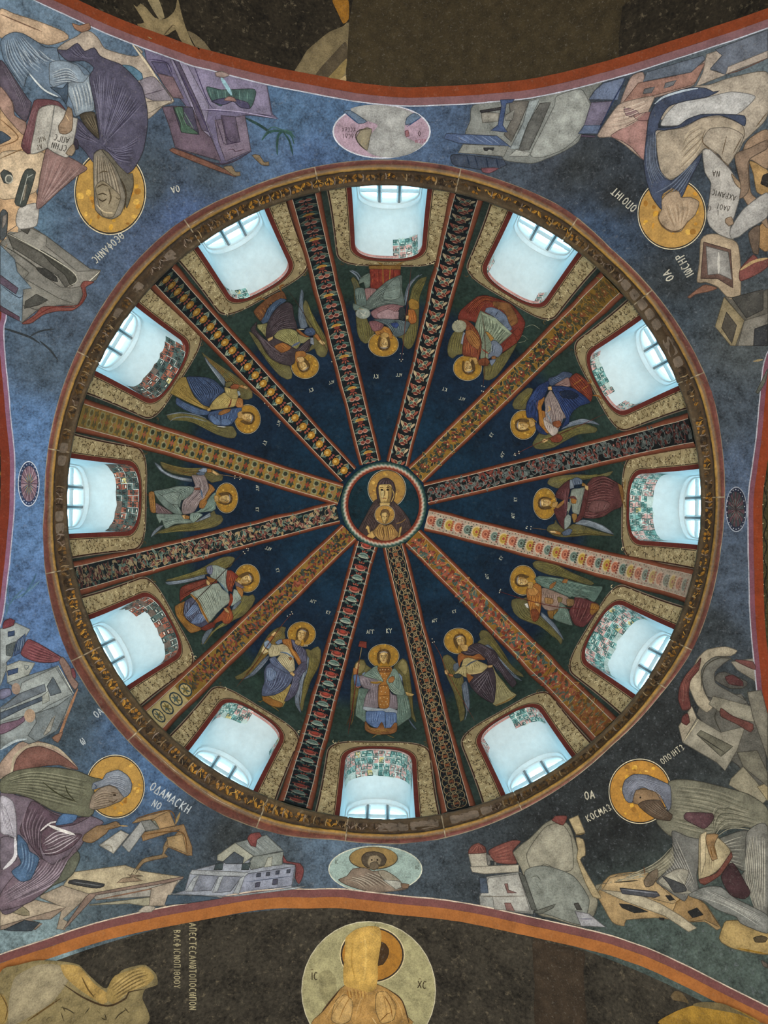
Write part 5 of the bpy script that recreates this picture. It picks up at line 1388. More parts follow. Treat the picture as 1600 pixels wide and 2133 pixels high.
T angel_fresco|upside-down painted angel in brown violet mantle over olive yellow robe, upper left of medallion|fresco
F 500 580 7.2727
P wing
#67613a 740,1310 790,1450 780,1510 720,1530 600,1470 480,1340 380,1210 290,1080 200,930 130,800 230,860 310,980 400,1130 560,1280
*9 #898249,#4a4426 9 200,880 400,1160 740,1360 / 240,960 480,1320 740,1510
P wing
#67613a 1020,1110 1130,1060 1160,1140 1220,1190 1290,1180 1330,1090 1300,900 1200,720 1100,560 1040,400 990,320 950,440 1000,640 1090,800 1110,960
*10 #898249,#444022 9 1000,340 1080,640 1200,1000 1240,1170 / 1060,460 1200,740 1310,980 1310,1120
#5d6a78 930,160 960,220 950,420 990,600 1020,730 920,750 880,560 900,300
*6 #919eac,#3c4855 8 930,200 910,500 940,740 / 950,230 960,500 1010,720
P halo
N 985,1325 212,192
P throne
#6e4526 200,490 360,330 480,240 640,180 700,300 640,300 480,360 400,450 360,560 310,640
*12 #a06f38,#43261a 8 220,500 300,620 / 640,200 690,290
#41546e 360,560 420,440 520,340 620,290 700,320 560,420 480,520 420,640 340,680 310,640
*9 #7088a4,#253446 8 400,480 360,650 / 660,300 520,440
-#8a5a2a 26 620,180 600,110 670,80
-#8a5a2a 18 380,310 300,290 230,310
P robe
#7d7848 250,690 340,680 410,670 400,760 390,880 320,800 260,740
*6 #a9a472,#4d4828 8 270,700 350,840 / 390,690 390,850
#85804c 500,830 600,770 740,750 850,790 900,900 920,960 850,1060 770,1010 720,980 620,940 520,890
*14 #b3ad76,#55502c 9 520,840 640,930 780,1010 / 760,760 870,880 850,1040
#8a8555 860,830 960,870 1070,890 1000,950 910,970
-#b5ad88 18 860,760 970,760
-#5d6780 34 780,1020 900,955
P violet_mantle
#3d3338 390,900 385,790 420,640 500,500 600,390 720,345 790,400 810,560 850,680 860,760 760,750 640,750 560,790 490,870 400,900
*15 #6c6066,#241a1f 9 430,700 560,480 760,370 / 440,880 620,760 850,740
#3f3539 150,760 250,640 230,760 320,860 390,930 500,890 620,940 760,1010 850,1060 1060,900 1040,1080 960,1120 840,1090 820,1270 740,1310 600,1280 460,1200 370,1080 300,950 210,850
*15 #70646a,#241a1f 9 200,780 320,960 500,1200 760,1300 / 400,940 560,1050 760,1080 830,1090
*6 #70646a,#241a1f 8 860,1090 960,1000 1050,910 / 960,1110 1020,1060 1050,950
#935a22 510,1020 640,960 770,1030 740,1070 620,1115
*5 #b98440,#5a3310 7 530,1020 640,1100 / 640,970 750,1050
#8a5322 840,760 880,760 980,840 1050,870 1000,880 900,830
P head
#9a6426 840,1100 960,1090 1000,1150 860,1260 830,1200
H 955,1305 112 150 1
#c9a262 850,1190 940,1170 970,1230 890,1260
P hand
#3c4c68 960,800 1000,740 1080,725 1140,780 1120,840 1020,850
*5 #64789a,#222d42 8 980,800 1110,840 / 1020,740 1130,790
#8a929e 1060,880 1100,880 1110,990 1060,970
#9a5f26 1110,850 1170,820 1230,920 1280,980 1250,1000 1190,940
#d0ad6e 1180,930 1220,910 1280,960 1270,990 1220,980
#c9a262 400,900 490,860 480,900 420,935
P staff
-#3c2a20 8 680,100 860,360 1040,640 1250,960 1440,1310
D #c9c4b0 8 1385,1245 1420,1235 1440,1305
P inscription
A AGG 1425,1570,165 46 #c3c6b4
A KU 1110,1690,155 56 #c3c6b4
T angel_fresco|sideways painted angel in slate blue cloak over yellow robe, left of the medallion, upper one|fresco
F 330 720 6.6667
P wing
#625c36 600,90 700,170 900,300 1080,420 1240,560 1300,640 1300,720 1250,745 1160,740 1120,680 1100,600 1000,500 920,480 800,380 680,240
*12 #8a7f48,#443d20,#7a5228 8 620,110 900,320 1250,600 / 680,230 900,460 1180,720
#64707c 640,150 720,250 820,350 920,470 910,560 840,470 740,340 660,220
*5 #a2adb8,#424d58 8 650,170 900,490 / 660,220 900,550
P wing
#625c36 110,960 250,930 420,950 600,990 680,1030 800,1100 930,1120 1030,1120 1085,1220 1050,1280 960,1280 800,1230 640,1150 480,1070 300,1020 160,1040
*11 #8a8049,#3f3a1f 9 130,960 420,960 700,1060 1000,1140 / 170,1030 480,1060 760,1200 1050,1270
-#78838e 14 100,965 300,930 520,960 660,1010
-#78838e 12 160,1050 240,1000 420,990 660,1050
P halo
N 1235,1020 182,205
P robe
#8d7534 370,430 300,440 240,500 170,620 150,650 240,700 420,790 580,860 680,890 690,850 560,800 480,690 420,560
*15 #b89c58,#54421a 9 340,440 420,640 660,850 / 180,640 420,780 660,880
#a8924f 900,650 800,710 730,800 690,880 780,880 950,860 1060,830 1100,730 1020,700 950,650
*13 #c9b677,#6a5828 8 890,660 740,830 / 1080,740 940,850
#a39052 910,570 1000,590 1080,590 1100,640 1090,730 1000,720 930,660
*6 #cdbb7c,#6a5928 8 920,580 960,690 / 1080,600 1080,710
-#6a2f22 18 1005,730 990,800 960,855
#a36a30 1060,830 1100,720 1160,740 1165,850 1090,850
*4 #c9955a,#6a4018 8 1080,760 1100,840 / 1140,750 1150,850
P blue_cloak
#32425f 375,430 450,420 640,430 760,470 860,560 910,620 840,680 740,770 690,840 600,810 500,700 430,580
*19 #61759a,#18223a 9 390,440 480,640 660,830 / 650,440 860,600 710,800
#3f5478 240,715 330,770 420,810 560,870 680,900 720,930 650,960 520,950 360,890 230,800
*7 #7089aa,#22304a 8 250,730 480,860 690,920 / 240,790 480,930 660,950
#3d5276 700,920 820,890 980,870 1150,860 1120,940 1080,1000 1000,1090 900,1110 770,1090 690,1020 680,960
*12 #738cb0,#1f2c48 8 720,930 760,1060 900,1100 / 1100,870 1060,960 980,1080
#5a749c 720,950 800,1000 860,1050 840,1100 760,1080 700,1010
#5a749c 860,1020 960,1010 1005,1060 960,1100 870,1090
#95622a 830,920 900,880 1000,870 980,910 860,960 820,950
-#d0d0c8 12 800,1110 860,1120 925,1125
P head
#b99048 1090,930 1150,900 1170,990 1100,1000
H 1225,1000 108 100 -1
P hand
#6a6236 920,500 1020,490 980,560 920,560
#8a4a26 980,560 1040,520 1120,540 1090,590 1000,590
#b07a38 1100,550 1150,530 1220,590 1180,590
#c9a262 1180,540 1230,570 1215,595 1160,575
#93a0a8 1080,620 1110,620 1130,670 1100,690
#b8903c 650,870 700,850 710,890 670,900
P staff
-#6a5038 9 1180,560 1320,650 1540,830
D #c9c4b0 8 1465,790 1490,765 1520,830 1540,825 1530,800
P inscription
A KU 1500,1330,115 50 #c3c6b4
A AGG 1690,1040,110 42 #c3c6b4
T angel_fresco|sideways painted angel wrapped in pale green mantle over mauve robe, straight left of the medallion|fresco
F 290 930 6.6667
P wing
#605a36 290,210 420,250 600,290 740,300 880,295 1000,310 1090,360 1165,420 1150,470 1060,490 1000,500 900,430 760,420 620,400 460,370 330,300
*10 #877d48,#433c20,#73522c 8 300,220 600,300 1000,320 1150,420 / 340,300 640,400 900,430 1060,480
#65717d 210,220 290,270 330,330 460,390 600,430 730,450 730,490 580,470 420,420 300,350 240,280
*5 #a5b0ba,#434f5b 8 220,230 420,390 720,460 / 250,290 440,420 720,485
P wing
#605a36 1040,890 1060,940 1140,960 1165,1010 1130,1070 1040,1120 900,1150 700,1180 500,1180 330,1180 200,1230 260,1180 450,1110 700,1050 850,1000 980,930
*11 #877d48,#433c20 9 1010,950 800,1050 480,1120 210,1220 / 1140,1030 900,1140 600,1170 260,1210
#76828c 200,1170 290,1100 340,1090 250,1180 160,1260
#76828c 980,920 990,970 850,1030 780,1050 880,980
*4 #a9b4bc,#46525c 7 980,930 800,1040 / 985,960 830,1035
P halo
N 1210,715 160,212
P robe
#8a7a78 720,400 800,400 890,390 940,500 960,620 900,700 840,760 760,900 700,930 600,940 580,870 600,760 700,640 740,570 770,550
*18 #b8aaa8,#54464a 9 740,420 780,570 600,780 600,920 / 900,440 940,640 820,780 720,920
#6f5a5c 200,780 330,850 450,930 340,940 220,920
*7 #a08a8a,#43302f 8 210,800 230,910 / 320,850 430,930
#94672e 120,640 190,630 210,780 215,920 150,910 130,800
*5 #bd8f50,#5f3c14 8 140,650 160,900 / 190,650 210,910
-#8a4a30 14 60,640 110,680
-#8a4a30 14 100,840 60,890
#8a4a30 740,580 830,570 840,600 760,600
-#54687f 22 845,590 870,720
P green_mantle
#6a7a72 190,620 300,600 400,580 520,550 660,550 750,570 730,640 640,720 530,770 540,850 590,940 520,950 420,900 330,830 250,740
*19 #98a89c,#37453f 9 210,640 400,780 570,940 / 520,560 700,580 540,760
#7d8d84 300,680 450,640 560,640 520,730 540,800 430,800
*7 #a8b6a8,#4a5a52 8 320,690 520,790 / 460,650 540,720
#718277 220,940 380,940 560,945 620,1000 700,1020 740,1060 620,1070 480,1080 350,1140 300,1020 270,1070
*11 #a3b3a6,#3e4d47 8 230,950 560,960 / 340,1120 480,1060 720,1050
#6b8278 860,870 920,780 970,700 1040,640 1050,760 1050,870 1000,900 900,910 760,920
*13 #9db2a4,#3c5048 8 800,910 960,780 1040,660 / 900,910 1000,880 1050,800
#80958a 700,930 800,920 870,950 800,1010 740,1060 690,1010
*5 #b0c0b0,#51655b 8 720,940 720,1040 / 850,950 760,1040
#97652a 830,760 900,720 980,660 1040,600 1000,540 950,510 960,580 900,700 930,770 880,860 820,850
*6 #c08c4a,#5c3810 8 850,760 960,620 990,540 / 860,850 960,700 1030,600
P head
#b99048 1030,680 1090,690 1090,760 1040,770
H 1180,720 108 90 1
P hand
#5d6c80 770,370 860,340 900,380 830,400
#7d8ca0 800,330 870,295 940,310 900,360 840,350
#a5702a 920,310 980,310 1000,350 930,360
#c9a262 1000,320 1060,360 1100,390 1060,400 1000,360
#c9a262 570,960 620,950 640,990 600,1010
#a06e2c 610,960 680,970 670,1010 620,1010
P staff
-#7d6a50 8 1050,385 1200,400 1400,440
D #c9c4b0 8 1315,405 1310,440 1385,420 1400,440 1380,455
P inscription
A AGG 1650,540,90 42 #c3c6b4
A KU 1650,850,90 46 #c3c6b4
T angel_fresco|sideways painted angel in white tunic with red sash and blue skirt, lower left of medallion|fresco
F 330 1120 6.6667
P wing
#645e36 1060,290 1000,262 900,270 780,320 640,400 480,480 320,540 120,580 100,600 300,590 500,560 640,510 800,480 900,440 1000,400
*11 #8c844b,#443e20 9 960,280 640,430 120,590 / 1020,380 760,480 400,570
#626e7a 90,620 250,600 420,570 560,530 650,510 640,560 480,600 300,640 140,655
*5 #a2adb8,#424e5a 8 110,625 400,580 640,520 / 150,650 420,610 640,555
P wing
#645e36 1160,800 1250,810 1310,790 1340,850 1290,960 1180,1080 1040,1150 940,1220 760,1290 680,1340 620,1400 590,1480 640,1480 700,1400 820,1260 960,1180 1020,1000 1080,880
*11 #8c844b,#443e20 9 1310,850 1100,1080 800,1280 600,1460 / 1180,820 1040,1080 820,1240 640,1470
#68747f 1060,910 1110,850 1150,890 1050,1000 1020,1000
#5d6974 600,1410 660,1300 760,1250 700,1360 610,1490
P halo
N 1230,565 178,198
P throne
#6b2c20 310,690 640,580 820,590 800,640 560,720 420,780 330,860 290,900
*9 #94503a,#421712 9 320,700 640,590 800,600 / 300,880 560,720 760,650
!#7a3a2a 310,690 640,585 650,640 325,780
#8a5e24 220,960 360,890 350,1000 330,1080 400,1170 600,1270 440,1330 330,1220 240,1090
*10 #b5883e,#543412 9 250,960 260,1090 450,1320 / 350,920 350,1080 580,1260
P robe
#47485e 360,890 480,830 560,950 640,1090 690,1200 580,1250 440,1190 340,1080
*13 #8592ac,#25202c 9 380,900 350,1070 450,1190 / 500,870 560,1000 660,1200
#66789a 470,930 540,960 560,1000 400,1110 350,1090
*5 #97a8c4,#3c4c6c 8 480,940 360,1080 / 550,990 410,1110
#66789a 540,1060 620,1080 650,1140 560,1200 440,1190
*5 #97a8c4,#3c4c6c 8 540,1070 460,1180 / 630,1110 580,1200
#8a9486 430,780 560,720 700,660 820,640 880,720 960,780 980,900 880,980 800,1060 690,1180 610,1040 540,930 500,860
*20 #b8c0ae,#4c564e 9 450,790 560,930 690,1160 / 820,660 850,800 870,980
-#8a5e28 32 440,790 540,900 600,1030 690,1190
-#c09a58 7 430,800 530,910 590,1040 680,1200
#8b988e 720,390 800,390 900,430 960,460 950,560 960,760 900,700 820,610 760,580 720,560 700,480
*10 #bcc6b8,#4f5c56 8 740,400 760,570 / 920,440 940,740
#8b9a90 1040,720 1120,760 1140,860 1060,920 1000,960 1020,820
*5 #bcc6b8,#4f5c56 8 1050,740 1020,930 / 1120,770 1070,910
-#5d7480 22 830,620 900,700 960,780
P red_sash
#7a3220 945,460 1000,460 1100,540 1060,590 1020,700 1010,760 960,740 930,620
*7 #a65c36,#48160f 8 960,480 950,720 / 1080,550 1000,740
-#7a3422 46 990,780 1005,860 970,960
#8a421f 960,950 1010,1040 1030,1120 970,1200 900,1200 870,1160 780,1200 760,1260 700,1230 860,1060 900,1010
*7 #b87040,#54200f 8 960,980 900,1180 / 1000,1030 960,1190
#6f2e20 570,1270 740,1180 770,1240 640,1300
P head
#c9a262 1090,590 1140,620 1150,680 1090,650
H 1205,580 112 72 1
#6a5a60 1050,610 1100,640 1180,700 1120,720 1060,690
#a06a2a 1060,680 1160,730 1150,840 1090,760
P hand
#6d7088 650,420 720,385 740,440 720,520 660,500
*4 #a3a6b8,#3d3c52 8 660,430 680,500 / 720,400 730,500
#95612a 650,540 700,560 800,600 760,620 690,630
#c9a262 650,590 700,640 680,675 650,650
#c9a262 890,990 930,990 970,1060 920,1040
P staff
-#33221a 10 1220,170 1000,370 700,680 480,900 340,1090
D #c9c4b0 8 1165,200 1185,225 1210,155 1235,160 1230,185
P inscription
A AGG 1545,190,200 46 #c3c6b4
A KU 1660,430,75 46 #c3c6b4
'''
FIG.run(PAINT_angels)
PAINT_medal = '''
S dome
T mother_fresco|painted haloed mother in dark violet veil at the centre of the crown medallion|fresco
B 0.004
G 7 .0004
F 680 920 6.6667
P dark_ground
o#12303c 799,882 500,500
P halo
N 840,655 268,270
P veil
#3f3230 700,800 640,860 560,1000 480,1150 430,1260 560,1360 800,1385 1060,1360 1180,1230 1150,1080 1060,950 960,850 900,800
*11 #5d4c4a,#261c1c 9 700,840 560,1040 470,1260 / 780,880 700,1080 640,1300
*11 #5d4c4a,#261c1c 9 900,860 960,1080 980,1300 / 980,860 1110,1080 1160,1230
-#8a6a3a 12 970,1140 1050,1115 1105,1070
#3d3034 700,740 695,640 730,550 790,505 860,505 930,560 960,650 955,740 930,820 880,860 880,700 850,600 780,600 740,640 740,820 720,860
*7 #63535a,#241b20 8 710,700 740,560 840,520 / 950,700 920,580 850,530
P face
#c4a45c 735,600 890,595 915,680 900,780 870,860 800,885 760,860 740,780 725,680
#8f7238 850,610 905,640 905,760 870,860 830,880 860,760
#d8bf7c 755,690 800,680 795,780 760,770
-#3c2814 8 735,645 770,632 800,648
-#3c2814 8 825,645 850,632 880,645
#20150c 750,668 770,655 795,668 770,678
#20150c 830,668 852,655 875,668 852,678
-#6b4a22 9 808,650 812,720 805,752 785,755
-#7d3a24 9 780,790 805,785 835,790
-#8a6a30 8 770,822 810,835 850,820
#c4a45c 745,850 880,850 860,920 800,940 755,910
-#b99a58 12 915,660 940,740 900,840
P hand
#c9a256 560,1320 600,1270 640,1240 680,1260 770,1290 760,1310 680,1320 640,1350
#c9a256 990,1340 1010,1270 1020,1200 1050,1180 1045,1220 1030,1290 1030,1350
T child_fresco|painted haloed child in ochre robe in front of the veiled mother, in the crown medallion|fresco
B 0.036
G 7 .0004
P halo
N 810,1015 142,135
P robe
#94703a 740,1140 690,1200 640,1260 690,1330 760,1380 900,1380 1010,1300 960,1220 900,1150 820,1180
*13 #bf9a52,#5a3d1c 8 740,1160 680,1260 720,1360 / 890,1160 960,1240 960,1350
-#4d3226 9 770,1190 800,1300 790,1380
-#4d3226 9 850,1180 860,1300 880,1370
P head
#6b5030 750,1010 765,960 810,940 860,960 880,1020 860,1060 840,990 780,990 765,1060
#c9a860 765,1010 790,985 840,985 862,1030 850,1090 815,1140 780,1110
#94743a 840,990 865,1030 850,1100 815,1140 840,1060
D #20150c 7 788,1040 832,1040
-#3c2814 6 775,1025 800,1020
-#3c2814 6 820,1020 846,1025
-#6b4a22 7 810,1030 812,1065 800,1072
-#7d3a24 6 795,1095 830,1095
P hand
#c9a256 540,1210 565,1165 575,1175 590,1190 600,1250 610,1280 575,1270 560,1220
T medallion_inscription|pale abbreviated letters on the dark ground beside the veiled mother's halo|lettering
P inscription
A MR 375,765,0 54 #cfd2c0
A ~~ 380,742,0 30 #cfd2c0
A QU 1135,740,0 54 #cfd2c0
A ~~ 1140,722,0 30 #cfd2c0
'''
FIG.run(PAINT_medal)
